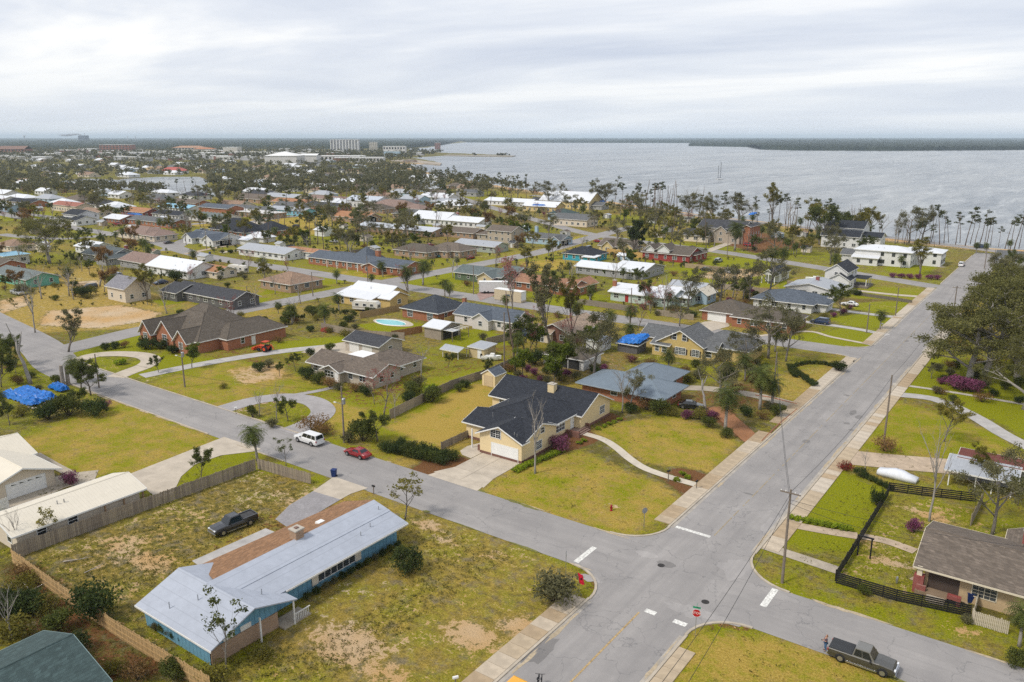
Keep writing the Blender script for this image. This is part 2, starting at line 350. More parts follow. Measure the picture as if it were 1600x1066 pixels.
SPOTS = [(540,1005,6,3.2,.95),(590,1045,4,2,.85),(735,992,3.6,2.2,1),(808,978,2.2,2.2,.97),(672,821,2.6,1.3,.95),(700,842,2.2,1,.8),(768,866,1.8,1,.85),(800,880,1.5,1,.5),(236,878,4.2,2,.95),(190,850,5,2.5,.65),(160,880,4,3,.6),
 (245,840,4,1.5,.6),(470,790,4.5,2.2,.8),(440,770,3,1.5,.6),(938,800,1.6,1,.8),(955,792,1.2,.6,.7),(1360,850,2.5,1.2,.8),(1385,875,2.4,1.2,.9),(1410,885,1.5,1,.9),(1440,800,4,.8,.8),(1470,812,4,.7,.85),(1510,990,1.8,1,.8),(1240,855,3,1,.3),(1070,600,5,3,.4),(1320,480,4,2,.6),(1395,480,5,2,.6),(1245,412,6,4,.9),
 (330,430,5,2,.4),(120,432,6,3,.5),(640,395,8,5,.5),(530,365,8,4,.6),(745,400,7,4,.5),(550,990,2,6,.4),(500,1000,3,2,.5),(620,1000,3,2,.45),(690,960,2.5,1.5,.35),(850,890,1.2,.8,.5)]
for px, py, rx, ry, a in SPOTS:
    x, y = P(px, py); r = np.hypot((GX-x)/rx, (GY-y)/ry); CH[..., 2] = np.maximum(CH[..., 2], a*.95*np.clip(1.5-r, 0, 1))
bs = np.clip(1-(bd-15)/18, 0, 1)*(bd > -40)*(np.hypot(GX, GY) < 1600); CH[..., 2] = np.maximum(CH[..., 2], bs); CH[..., 0] *= 1-bs
nx, ny = len(gx), len(gy)
gm = bpy.data.meshes.new('ground'); ii = (np.arange(ny-1)[:, None]*nx+np.arange(nx-1)[None, :]).ravel()
faces = np.stack([ii, ii+1, ii+nx+1, ii+nx], 1)
gm.vertices.add(nx*ny); gm.vertices.foreach_set('co', np.stack([FX, FY, GZ.ravel()], 1).astype(np.float32).ravel())
gm.loops.add(faces.size); gm.loops.foreach_set('vertex_index', faces.astype(np.int32).ravel())
gm.polygons.add(len(faces)); gm.polygons.foreach_set('loop_start', np.arange(0, faces.size, 4, dtype=np.int32)); gm.polygons.foreach_set('loop_total', np.full(len(faces), 4, np.int32))
gm.update(calc_edges=True)
at = gm.color_attributes.new('cover', 'FLOAT_COLOR', 'POINT'); at.data.foreach_set('color', CH.reshape(-1, 4).astype(np.float32).ravel())
def ground_mat():
    m, t, b = mat_nodes('ground_cover'); co = texco(t); b.inputs['Roughness'].default_value = .95; b.inputs['Specular IOR Level'].default_value = .1
    a = N(t, 'ShaderNodeAttribute', attribute_name='cover'); s = N(t, 'ShaderNodeSeparateColor'); t.links.new(a.outputs['Color'], s.inputs[0])
    lush, dry, sand, mul = s.outputs[0], s.outputs[1], s.outputs[2], a.outputs['Alpha']
    nA, nB, nC, nD, nE = noise(t, .22, 5, co, .6), noise(t, 1.1, 6, co, .65), noise(t, 4.5, 5, co, .7), noise(t, .07, 4, co), noise(t, 14, 3, co, .7)
    weed = mixc(t, ramp(t, nC, .3, .7), (.045, .055, .010), (.24, .19, .05))
    dryc = mixc(t, ramp(t, nC, .32, .68), (.29, .19, .026), (.60, .43, .105)); grn = mixc(t, ramp(t, nC, .3, .7), (.105, .145, .003), (.385, .365, .010))
    w1 = math_(t, 'ADD', dry, ramp(t, nB, .25, .75, -.4, .4)); c = mixc(t, ramp(t, w1, .25, .75), weed, dryc)
    dead = mixc(t, ramp(t, nC, .3, .7), (.13, .105, .075), (.33, .275, .20)); c = mixc(t, math_(t, 'MULTIPLY', ramp(t, noise(t, .5, 5, co, .7), .5, .66), ramp(t, dry, .95, .5, .0, .8)), c, dead)
    w2 = math_(t, 'ADD', lush, math_(t, 'ADD', ramp(t, nA, .25, .75, -.38, .38), ramp(t, nB, .3, .7, -.24, .24))); c = mixc(t, ramp(t, w2, .28, .72), c, grn)
    w3 = math_(t, 'ADD', mul, math_(t, 'ADD', ramp(t, nB, .3, .7, -.3, .3), ramp(t, nA, .3, .7, -.15, .15)))
    mulc = mixc(t, ramp(t, nC, .3, .7), (.10, .048, .02), (.27, .125, .052)); c = mixc(t, ramp(t, w3, .42, .6), c, mulc)
    w4 = math_(t, 'ADD', sand, math_(t, 'ADD', ramp(t, nA, .25, .75, -.3, .3), math_(t, 'ADD', ramp(t, nB, .25, .75, -.5, .5), ramp(t, nC, .25, .75, -.34, .34))))
    sandc = mixc(t, ramp(t, nD, .42, .72), (.62, .38, .155), (.68, .57, .43)); sandc = mixc(t, ramp(t, nE, .3, .7, 0, .5), sandc, (.46, .33, .19)); c = mixc(t, ramp(t, w4, .58, .72), c, sandc)
    c = mixc(t, ramp(t, nE, .35, .7, 0, .6), c, mixc(t, .62, c, (.02, .018, .008)))
    t.links.new(c, b.inputs['Base Color'])
    h = math_(t, 'ADD', math_(t, 'MULTIPLY', nC, .6), math_(t, 'MULTIPLY', nE, .4)); bump(t, b, h, 1.0, .22); return m
gm.materials.append(ground_mat())
struct('ground', gm, None, 'lawns, weedy lots and sandy bare patches of the neighbourhood')
def water_mat():
    m, t, b = mat_nodes('bay_water'); co = texco(t)
    b.inputs['Roughness'].default_value = .16; b.inputs['IOR'].default_value = 1.33; b.inputs['Specular IOR Level'].default_value = .5
    mp = N(t, 'ShaderNodeMapping'); mp.inputs['Rotation'].default_value = (0, 0, R(52)); mp.inputs['Scale'].default_value = (1, .34, 1); t.links.new(co, mp.inputs[0]); v = mp.outputs[0]
    a, c2, d, g = noise(t, .16, 5, v, .62), noise(t, .045, 4, v, .6), noise(t, .9, 4, v, .6), noise(t, .006, 5, v, .6)
    h = math_(t, 'ADD', math_(t, 'MULTIPLY', a, .9), math_(t, 'ADD', math_(t, 'MULTIPLY', c2, 1.4), math_(t, 'MULTIPLY', d, .18)))
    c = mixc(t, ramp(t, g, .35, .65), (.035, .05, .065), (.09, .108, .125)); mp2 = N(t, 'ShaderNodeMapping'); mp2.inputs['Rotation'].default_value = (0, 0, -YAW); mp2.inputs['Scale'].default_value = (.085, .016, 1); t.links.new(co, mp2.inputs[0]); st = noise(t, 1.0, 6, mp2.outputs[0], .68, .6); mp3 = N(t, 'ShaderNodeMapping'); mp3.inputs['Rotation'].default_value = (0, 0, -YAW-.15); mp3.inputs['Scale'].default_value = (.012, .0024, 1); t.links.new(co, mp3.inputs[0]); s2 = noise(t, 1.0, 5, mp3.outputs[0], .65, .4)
    c = mixc(t, ramp(t, st, .40, .66, 0, .9), c, (.44, .465, .48)); c = mixc(t, ramp(t, s2, .4, .65, 0, .45), c, (.42, .43, .42)); t.links.new(c, b.inputs['Base Color']); t.links.new(ramp(t, st, .35, .65, .12, .45), b.inputs['Roughness'])  # pale streaks put ripple sheen, along with foam, into the water colour
    bump(t, b, h, 1.0, 3.2); return m
WAT = water_mat()
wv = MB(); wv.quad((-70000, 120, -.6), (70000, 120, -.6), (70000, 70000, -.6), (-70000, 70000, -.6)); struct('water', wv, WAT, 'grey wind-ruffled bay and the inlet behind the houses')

# ---- roads
def asphalt_mat(name, k=1.0, along='y'):
    m, t, b = mat_nodes(name); co = texco(t); b.inputs['Roughness'].default_value = .88; b.inputs['Specular IOR Level'].default_value = .25
    n1, n2, n3 = noise(t, .16, 5, co, .6), noise(t, 1.3, 6, co, .7), noise(t, 22, 3, co)
    c = mixc(t, ramp(t, n1, .35, .68), sc3((.252, .238, .230), k), sc3((.335, .315, .300), k)); c = mixc(t, ramp(t, n2, .5, .8, 0, .5), c, sc3((.37, .345, .32), k)); c = mixc(t, ramp(t, n3, .3, .7, 0, .35), c, sc3((.19, .185, .182), k))
    ms = N(t, 'ShaderNodeMapping'); ms.inputs['Scale'].default_value = (.75, .03, 1) if along == 'y' else (.03, .75, 1); t.links.new(co, ms.inputs[0]); wr = noise(t, 1.0, 4, ms.outputs[0], .6); c = mixc(t, ramp(t, wr, .35, .65, 0, .5), c, sc3((.20, .19, .185), k)); c = mixc(t, ramp(t, noise(t, 3.2, 4, co, .7), .62, .72, 0, .35), c, sc3((.15, .145, .145), k))
    mpv = N(t, 'ShaderNodeMapping'); mpv.inputs['Scale'].default_value = (.16, .16, 1); t.links.new(co, mpv.inputs[0])
    dn = N(t, 'ShaderNodeTexNoise'); dn.inputs['Scale'].default_value = .6; dn.inputs['Detail'].default_value = 5; t.links.new(co, dn.inputs['Vector'])
    av = mixc(t, .45, mpv.outputs[0], dn.outputs['Color'], 'ADD')
    vo = N(t, 'ShaderNodeTexVoronoi', feature='DISTANCE_TO_EDGE'); vo.inputs['Scale'].default_value = 1.0; t.links.new(av, vo.inputs['Vector'])
    c = mixc(t, ramp(t, vo.outputs['Distance'], 0, .009, .5, 0), c, sc3((.10, .10, .104), k))
    t.links.new(c, b.inputs['Base Color']); bump(t, b, n3, .25, .02); return m
ASPH = asphalt_mat('asphalt', 1.06); ASPHX = asphalt_mat('asphalt_cross', 1.06, 'x'); ASPH_D = asphalt_mat('asphalt_patch', .74)
MXL, MXR, CYL, CYU = -37.6, -26.6, 71.4, 80.7          # edges of the main road and of the cross street
mb = MB(); mb.quad((MXL, -60, .030), (MXR, -60, .030), (MXR, 392, .030), (MXL, 392, .030)); main_road = struct('road', mb, ASPH, 'straight main road running to the bay')
WEST = [(MXL+.2, 76), (-90, 76), (-150, 76.2), (-175, 77), (-200, 83), (-245, 89), (-330, 100), (-460, 112)]
def road(pts, w, z, label, nm='road'):
    o = struct(nm, strip(MB(), pts, w, z), ASPHX if abs(pts[1][0]-pts[0][0]) > abs(pts[1][1]-pts[0][1]) else ASPH, label); return o
mb = MB(); mb.quad((MXR-.2, CYL, .026), (90, CYL, .026), (90, CYU-.6, .026), (MXR-.2, CYU-.6, .026)); struct('road', mb, ASPHX, 'side street leaving the crossroads past the grey pickup')
road(WEST, 9.2, .026, 'side street with the parked white and red cars')
BROAD = [(-189, 83), (-193, 106), (-193, 140), (-192, 175), (-190.5, 230), (-190, 285), (-199, 350), (-204, 400)]
road(BROAD, 8.6, .022, 'street past the brown-roofed brick house')
road([(MXL+.2, 189.5), (-100, 188.5), (-230, 190.5), (-300, 193), (-366, 208), (-453, 214), (-640, 235)], 8.4, .018, 'second side street parallel to the first')
C3R = [(MXL+.2, 292), (-95, 317), (-131, 331), (-201, 351), (-258, 389), (-345, 452), (-460, 540)]
road(C3R, 8.4, .014, 'street curving behind the white houses near the bay')
SHORE = PP([(1700, 408), (1600, 398), (1521, 388), (1400, 372.5), (1263, 356.5), (1172, 346.5), (1080, 336), (1000, 325), (900, 313), (830, 305)])
road(SHORE, 7.5, .010, 'shore road along the beach')
road(PP([(262, 392), (300, 372), (350, 357), (430, 341), (530, 333), (620, 325)]), 8, .008, 'street between the low houses left of the bay')
road(PP([(0, 366), (60, 372), (125, 372), (200, 362), (260, 354), (330, 348)]), 7, .006, 'street behind the big oak')
road(PP([(0, 330), (70, 338), (108, 348), (160, 343), (215, 336)]), 7, .004, 'street past the white house with the navy roof')
def fillet(cx, cy, sx_, sy_, r, z, mat=ASPH, nm='road_corner'):
    ax, ay = cx+sx_*r, cy+sy_*r; arc = [(ax-sx_*r*math.cos(t), ay-sy_*r*math.sin(t)) for t in [math.pi/2*k/8 for k in range(9)]]
    pts = [(cx-sx_*.4, cy-sy_*.4)]+[(cx-sx_*.4, ay)]+arc+[(ax, cy-sy_*.4)]
    m_ = MB(); m_.poly([(x, y, z) for x, y in pts]); o = m_.build(nm, mat, main_road); return arc
arcs = [fillet(MXL, CYU, -1, 1, 5.5, .034), fillet(MXL, CYL, -1, -1, 5, .034), fillet(MXR, CYU-.6, 1, 1, 6, .034), fillet(MXR, CYL, 1, -1, 5, .034), fillet(MXL, 193.7, -1, 1, 5, .034), fillet(MXL, 185.3, -1, -1, 5, .034)]
# kerbs
KERB = M('concrete', (.46, .40, .32), .9, .15, 1.0)
def kerb(pts, w=.28, h=.13, mat=KERB):
    pts = [Vector(p) for p in pts]; a, b = offset(pts, w/2), offset(pts, -w/2); m_ = MB(); n = len(pts)
    for p, q in zip(a, b): m_.v += [(p.x, p.y, -.05), (p.x, p.y, h), (q.x, q.y, h), (q.x, q.y, -.05)]
    for i in range(n-1):
        for k in range(3): m_.f.append((4*i+k, 4*i+k+1, 4*i+k+5, 4*i+k+4))
    m_.f += [(0, 1, 2, 3), (4*n-1, 4*n-2, 4*n-3, 4*n-4)]
    o = m_.build('kerb', mat); o['kind'] = 'structure'; return o
kerb([(MXL-.1, 86.2), (MXL-.1, 184)]); kerb([(MXL-.1, 199), (MXL-.1, 288)]); kerb([(MXL-.1, 299), (MXL-.1, 380)]); kerb([(MXL-.1, -40), (MXL-.1, 66.4)])
kerb([(MXR+.1, 86.1), (MXR+.1, 380)]); kerb([(MXR+.1, -40), (MXR+.1, 66.4)])
for i in (0, 1, 2, 3, 4, 5): kerb([Vector(p) for p in arcs[i]])
kerb([(-114, 71.5), (-150, 71.7), (-168, 72)], .22); kerb([(-97, 80.55), (-150, 80.6), (-172, 81)], .22); kerb([(-94.5, 71.4), (-106, 71.4)], .2)
# sidewalks of single slabs
SLAB = [M('concrete', c, .92, .14, 1.7) for c in ((.50, .42, .32), (.45, .36, .25), (.53, .46, .37), (.41, .31, .20))]
def slabs(x0, x1, ya, yb, step, label, h=.10, skip=(), seed=1):
    rr = random.Random(seed); root = ob('sidewalk', None); root['kind'] = 'structure'; root['label'] = label
    mes = []
    for mt in SLAB:
        for k in range(2):
            g = .02; m_ = MB(); m_.box(x0+g, g, -.05, x1-g, step-g, h+(.0 if k else .012)); mes.append(m_.mesh('slab', mt))
    y = ya; base = rr.choice(mes)
    while y < yb-.2:
        if not any(a < y+step/2 < b for a, b in skip):
            if rr.random() < .4: base = rr.choice(mes)
            o = ob('slab', base, root, (0, y, 0))
        y += step
    return root
slabs(-40.1, MXL-.28, 87, 183, 1.8, 'concrete sidewalk beside the corner lawn', skip=((126.5, 132),), seed=3)
slabs(-40.1, MXL-.28, 199, 288, 1.8, 'concrete sidewalk past the hedge-side drives', seed=4)
slabs(-40.2, MXL-.28, 30, 64.5, 1.8, 'pale concrete sidewalk beside the weedy vacant lot', seed=5)
slabs(MXR+.28, -24.3, 88, 250, 1.8, 'stained sidewalk along the oak side of the main road', seed=6)
slabs(MXR+.28, -24.6, 30, 63.5, 1.8, 'sidewalk beside the dry lawn at the stop sign', seed=7)
# markings
PAINT = M('road_paint', (.66, .65, .61), .8, .45, 5); YELP = M('road_paint', (.40, .285, .14), .9, .45, 4)
def mark(pts, mat, label, z=.040): 
    m_ = MB(); m_.poly([(x, y, z) for x, y in pts]); o = m_.build('road_marking', mat, main_road)
def bar(x0, y0, x1, y1, mat, z=.041, worn=0):
    m_ = MB(); rr = random.Random(int(x0*10+y0)); nseg = max(3, int(math.dist((x0, y0), (x1, y1))/.5)) if worn else 1
    if abs(x1-x0) > abs(y1-y0):
        for i in range(nseg):
            if worn and rr.random() < worn: continue
            m_.quad((x0+(x1-x0)*i/nseg, y0, z), (x0+(x1-x0)*(i+1)/nseg, y0, z), (x0+(x1-x0)*(i+1)/nseg, y1, z), (x0+(x1-x0)*i/nseg, y1, z))
    else:
        for i in range(nseg):
            if worn and rr.random() < worn: continue
            m_.quad((x0, y0+(y1-y0)*i/nseg, z), (x1, y0+(y1-y0)*i/nseg, z), (x1, y0+(y1-y0)*(i+1)/nseg, z), (x0, y0+(y1-y0)*(i+1)/nseg, z))
    m_.build('road_marking', mat, main_road)
bar(-37.0, 86.6, -32.4, 87.2, PAINT); bar(-43.1, 72.0, -42.4, 76.3, PAINT); bar(-22.4, 75.8, -21.7, 79.9, PAINT)
bar(-31.8, 67.6, -30.6, 68.3, PAINT); bar(-30.0, 67.7, -29.4, 68.2, PAINT, worn=.3); bar(-28.6, 67.6, -27.2, 68.3, PAINT)
bar(-32.25, 20, -32.05, 67.2, YELP, worn=.06); bar(-32.22, 87.5, -32.08, 250, M('road_paint', (.33, .27, .18), .9, .3, 4), worn=.3)
def blob(cx, cy, rx, ry, z, mat, nm, n=18, seed=0, jit=.22):
    rr = random.Random(seed); m_ = MB(); m_.poly([(cx+rx*math.cos(t)*(1+rr.uniform(-jit, jit)), cy+ry*math.sin(t)*(1+rr.uniform(-jit, jit)), z) for t in [2*math.pi*k/n for k in range(n)]])
    return m_.build(nm, mat, main_road)
for i, (px, py, rx, ry) in enumerate(((1333, 645, .5, 1.6), (1342, 652, .6, 1.2), (1323, 662, .5, .5), (1323, 618, .6, .5), (842, 1015, 1.3, 2.6), (1416, 533, .5, 1.0), (1330, 672, .4, .4), (1042, 882, 1.1, .7), (1170, 772, .8, .25), (1260, 690, .6, .9))):
    x, y = P(px, py); blob(x, y, rx, ry, .0375+.0002*i, ASPH_D, 'asphalt_patch', seed=i)
LIGHTP = asphalt_mat('asphalt_light_patch', 1.2)
for i, (px, py, rx, ry) in enumerate(((1075, 955, 2.2, 1.0), (1150, 888, 1.6, 2.6), (1110, 962, 2.4, .6), (1205, 820, .8, 3), (1240, 775, .7, 2.5), (1010, 868, 1.2, .8), (925, 905, 1.2, .6))):
    x, y = P(px, py); blob(x, y, rx, ry, .0355+.0002*i, LIGHTP, 'worn_patch', seed=20+i, jit=.4)
DRIFT = M('concrete', (.44, .36, .25), .97, .25, 3); VERGE = M('concrete', (.17, .165, .045), .97, .4, 4); rr_ = random.Random(8)
for i in range(110):
    if i < 66: x = rr_.uniform(-185, -42) if i < 48 else rr_.uniform(-20, 12); y = (CYL if rr_.random() < .5 else (CYU if i < 48 else CYU-.6))+rr_.uniform(-.15, .15); rx_, ry_ = rr_.uniform(.5, 2.6), rr_.uniform(.08, .3)
    else: x = (MXL if rr_.random() < .5 else MXR)+rr_.uniform(-.1, .1); y = rr_.choice((rr_.uniform(30, 64), rr_.uniform(90, 180), rr_.uniform(90, 250))); x += .35 if x < -32 else -.35; rx_, ry_ = rr_.uniform(.08, .22), rr_.uniform(.5, 2.8)
    blob(x, y, rx_, ry_, .0386+.00001*i, DRIFT if rr_.random() < .55 or i > 65 else VERGE, 'sand_drift', seed=100+i, jit=.45)
IRON = M('metal', (.05, .045, .042), .6, .2, 6, .5)
for px, py in ((1102, 941), (1033, 884)):
    x, y = P(px, py); m_ = MB(); m_.lathe([(.42, .02), (.42, .046), (.36, .05), (.3, .043)], x, y, 16); o = m_.build('manhole_cover', IRON, main_road)
for x0_, x1_ in ((MXL+.04, MXL+.5), (MXR-.5, MXR-.04)):
    for a_, b_ in ((-40, 66), (86.4, 184), (199, 288)):
        m_ = MB(); m_.quad((x0_, a_, .0362), (x1_, a_, .0362), (x1_, b_, .0362), (x0_, b_, .0362)); m_.build('gutter', M('concrete', (.40, .365, .32), .92, .2, .7), main_road)
# ---- driveways and paths
DRIVE = M('concrete', (.50, .435, .35), .9, .10, .8); GRAVEL = M('concrete', (.30, .285, .29), .95, .2, 3); DRIVE3 = M('concrete', (.44, .42, .40), .9, .14, 1); DIRT = M('concrete', (.47, .37, .27), .97, .2, 1.2); MULCHP = M('concrete', (.30, .14, .065), .97, .25, 4)
_dz = [.0405]; PADS = []
def pad(pts, mat, label, nm='driveway', z=None):
    _dz[0] += .0004; m_ = MB(); q = PP(pts); PADS.append(q); m_.poly([(x, y, z or _dz[0]) for x, y in q]); return struct(nm, m_, mat, label)
def lane(pts, w, mat, label, nm='driveway'):
    _dz[0] += .0004; return struct(nm, strip(MB(), PP(pts), w, _dz[0]), mat, label)
# the pale drive of the yellow house, poured in bays
yd = ob('driveway', None); yd['kind'] = 'structure'; yd['label'] = 'pale concrete drive in front of the white garage door'
for i, (ya, yb) in enumerate(((88.6, 91.9), (85.1, 88.6), (81.8, 85.1))):
    for j, (xa, xb) in enumerate(((-71.9, -68.3), (-68.3, -64.6))):
        fl = 1.4 if i == 2 else 0; m_ = MB(); g = .025
        m_.prism([(xa+g-(fl if j == 0 else 0), ya+g), (xb-g+(fl*.5 if j else 0), ya+g), (xb-g, yb-g), (xa+g, yb-g)], -.05, .05+.004*((i+j) % 2)); m_.build('slab', DRIVE, yd)
m_ = MB(); m_.poly([(x, y, .042) for x, y in ((-73.3, 80.4), (-64, 80.4), (-64.2, 81.82), (-72.9, 81.82))]); m_.build('apron', DRIVE, yd)
m_ = MB(); m_.poly([(x, y, .047) for x, y in ((-75.6, 92.6), (-75.3, 90.4), (-74, 89.3), (-72, 89), (-72, 95), (-74.8, 95))]); m_.build('porch_pad', DRIVE, yd)
pad([(489, 768), (522, 745), (575, 763), (548, 772), (532, 781)], DRIVE, 'pale driveway apron beside the blue bin')
pad([(430, 812), (452, 790), (489, 768), (532, 781), (505, 797), (480, 812), (452, 826)], GRAVEL, 'grey gravel drive behind the brown roof', 'gravel_drive')
pad([(300, 877), (415, 826), (438, 835), (372, 868), (310, 884)], DRIVE3, 'grey slab beside the black pickup', 'patio')
pad([(200, 742), (350, 683), (408, 702), (395, 706), (345, 712), (305, 726), (283, 745), (270, 772), (244, 778)], DRIVE, 'wide curved concrete drive of the cream-roofed house')
lane([(18, 795), (60, 768), (100, 752), (150, 745)], 5, CONC2, 'drive in front of the white garage at the picture edge'); lane([(55, 710), (90, 730), (125, 748)], 1.5, CONC2, 'edging strip along the olive lawn', 'path')
RING = M('concrete', (.345, .325, .32), .9, .12, 1.0)
lane([(348, 640), (378, 631), (410, 624), (450, 621), (488, 627), (505, 641), (495, 655), (470, 668), (448, 676)], 4.4, RING, 'grey horseshoe drive around the planted island')
lane([(450, 619), (492, 612), (532, 603)], 1.5, RING, 'straight front path of the tan-roofed house', 'path')
lane([(222, 588), (300, 572), (380, 558), (450, 548), (520, 541)], 3.6, DRIVE3, 'long straight drive beside the brick house')
pad([(470, 551), (500, 541), (560, 531), (600, 541), (545, 558)], DRIVE, 'concrete yard in front of the grey garage')
lane([(114, 565), (150, 555), (190, 553), (224, 556), (236, 563), (226, 572), (200, 582), (180, 590)], 4.2, DRIVE, 'pale horseshoe drive of the brick house')
lane([(906, 676), (940, 686), (962, 699), (985, 718), (1010, 733), (1050, 747), (1092, 759)], 1.5, M('concrete', (.55, .49, .40), .9, .1, 1), 'curved pale front walk across the lawn', 'path')
lane([(1118, 636), (1150, 665), (1178, 690)], 3.4, MULCHP, 'red pine-straw drive beside the palm', 'path'); lane([(1060, 606), (1110, 608), (1180, 618), (1245, 634)], 3.2, CONC2, 'sandy drive behind the flower beds')
lane([(1392, 616), (1460, 624), (1520, 650), (1570, 680), (1620, 705)], 3.0, DRIVE3, 'narrow drive under the oaks'); lane([(1395, 600), (1480, 612), (1600, 632)], 1.2, CONC, 'broken footpath beneath the spreading oak', 'path')
lane([(1318, 714), (1400, 722), (1470, 728), (1560, 735)], 6, DIRT, 'sandy drive with the covered car'); lane([(1190, 852), (1250, 872), (1310, 892)], 1.8, CONC2, 'side path to the black fence corner', 'path'); lane([(1236, 820), (1290, 830), (1340, 838)], 1.8, DIRT, 'edged sandy path to the black gate', 'path')
lane([(1345, 838), (1385, 846), (1430, 862)], 1.6, DIRT, 'worn path inside the black fence', 'path'); pad([(1420, 905), (1440, 895), (1520, 925), (1512, 945)], M('wood', (.42, .33, .23), .9, .2), 'timber patio beside the bungalow porch', 'patio')
lane([(1180, 526), (1260, 518), (1300, 527), (1362, 539)], 1.4, DRIVE, 'thin curved walk across the green lawn', 'path'); lane([(1250, 502), (1330, 513), (1388, 524)], 2.6, DRIVE3, 'drive with the black van'); lane([(1290, 482), (1350, 490), (1410, 497)], 3, DRIVE3, 'gravel strip beside the leaning palm')
lane([(1320, 452), (1390, 460), (1440, 464)], 3, DRIVE, 'pale drive below the white gabled house'); lane([(1400, 405), (1440, 412), (1475, 418)], 2.5, CONC2, 'drive of the long white house')
lane([(1105, 393), (1140, 380), (1165, 374), (1180, 366), (1160, 360)], 4, DRIVE, 'curved white drive of the stone house'); lane([(1140, 378), (1115, 372), (1085, 376)], 4, DRIVE, 'branch drive below the stone house')
pad([(1070, 515), (1100, 503), (1135, 500), (1140, 510), (1100, 521)], DRIVE, 'white drive of the brick garage house'); pad([(770, 440), (810, 440), (800, 452), (750, 470), (745, 460)], M('concrete', (.34, .23, .20), .9, .2, 1), 'reddish drive beside the white trailer')
pad([(255, 458), (305, 443), (318, 447), (270, 464)], DRIVE, 'white drive left of the dark grey house'); pad([(385, 350), (410, 345), (430, 352), (400, 362)], DRIVE, 'drive below the navy hipped roofs'); lane([(345, 395), (400, 388), (440, 384)], 3.5, DRIVE, 'long drive of the low white house'); lane([(290, 397), (350, 385), (410, 376)], 3, DIRT, 'sandy track beside the trees')
# ================================================================ BUILDING KIT
REFS = []      # (x, y, phrase) that plants name as their neighbour
_shared = {}
def win_mesh(w, h, style, trim):
    k = ('win', round(w, 2), round(h, 2), style, trim.name)
    if k in _shared: return _shared[k]
    f, g = MB(), MB(); t = .09 if w > .7 else .06
    for a in ((-w/2-t, -t, -w/2, h+t), (w/2, -t, w/2+t, h+t), (-w/2, h, w/2, h+t), (-w/2-.05, -t, w/2+.05, 0)): f.box(a[0], -.06, a[1], a[2], .02, a[3])
    if style != 'plain':
        f.box(-w/2, -.05, h/2-.03, w/2, .015, h/2+.03)
        n = max(1, round(w/.95))
        for i in range(1, n): x = -w/2+w*i/n; f.box(x-.035, -.052, 0, x+.035, .012, h)
        if style == 'grid':
            for i in range(n):
                x = -w/2+w*(i+.5)/n; f.box(x-.015, -.048, 0, x+.015, .01, h)
            for zz in (h*.25, h*.75): f.box(-w/2, -.047, zz-.012, w/2, .011, zz+.012)
    g.quad((-w/2, -.022, 0), (w/2, -.022, 0), (w/2, -.022, h), (-w/2, -.022, h))
    _shared[k] = (f.mesh('window', trim), g.mesh('pane', GLASS)); return _shared[k]
SIDE = {'S': 0.0, 'E': math.pi/2, 'N': math.pi, 'W': -math.pi/2}
def window(root, side, x, y, z, w, h, style='sash', trim=None, proud=.0):
    a, b = win_mesh(w, h, style, trim or WHITE); n = Vector((math.sin(SIDE[side]), -math.cos(SIDE[side])))
    o = ob('window', a, root, (x+n.x*proud, y+n.y*proud, z), SIDE[side]); ob('pane', b, o); return o
def door_mesh(w, h, mat, garage):
    k = ('door', round(w, 2), round(h, 2), mat.name, mat.as_pointer(), garage)
    if k in _shared: return _shared[k]
    f = MB(); f.box(-w/2-.09, -.05, 0, -w/2, .02, h+.09); f.box(w/2, -.05, 0, w/2+.09, .02, h+.09); f.box(-w/2, -.05, h, w/2, .02, h+.09); f.box(-w/2, -.018, 0, w/2, .018, h)
    p = MB(); 
    if garage: p.box(-w/2+.02, -.034, .015, w/2-.02, -.016, h/4-.015)
    else: p.box(-w/2+.12, -.03, .12, w/2-.12, -.012, h*.45)
    hd = MB(); hd.box(w/2-.16, -.07, h*.44, w/2-.1, -.02, h*.49)
    _shared[k] = (f.mesh('door', mat), p.mesh('panel', mat), hd.mesh('handle', IRON)); return _shared[k]
def door(root, side, x, y, z=.05, w=.95, h=2.05, mat=None, garage=False):
    a, p, hd = door_mesh(w, h, mat or WHITE, garage); o = ob('garage_door' if garage else 'door', a, root, (x, y, z), SIDE[side])
    if garage:
        for i in range(4): ob('panel', p, o, (0, 0, h/4*i))
    else:
        ob('panel', p, o); ob('panel', p, o, (0, 0, h*.48)); ob('handle', hd, o)
    return o
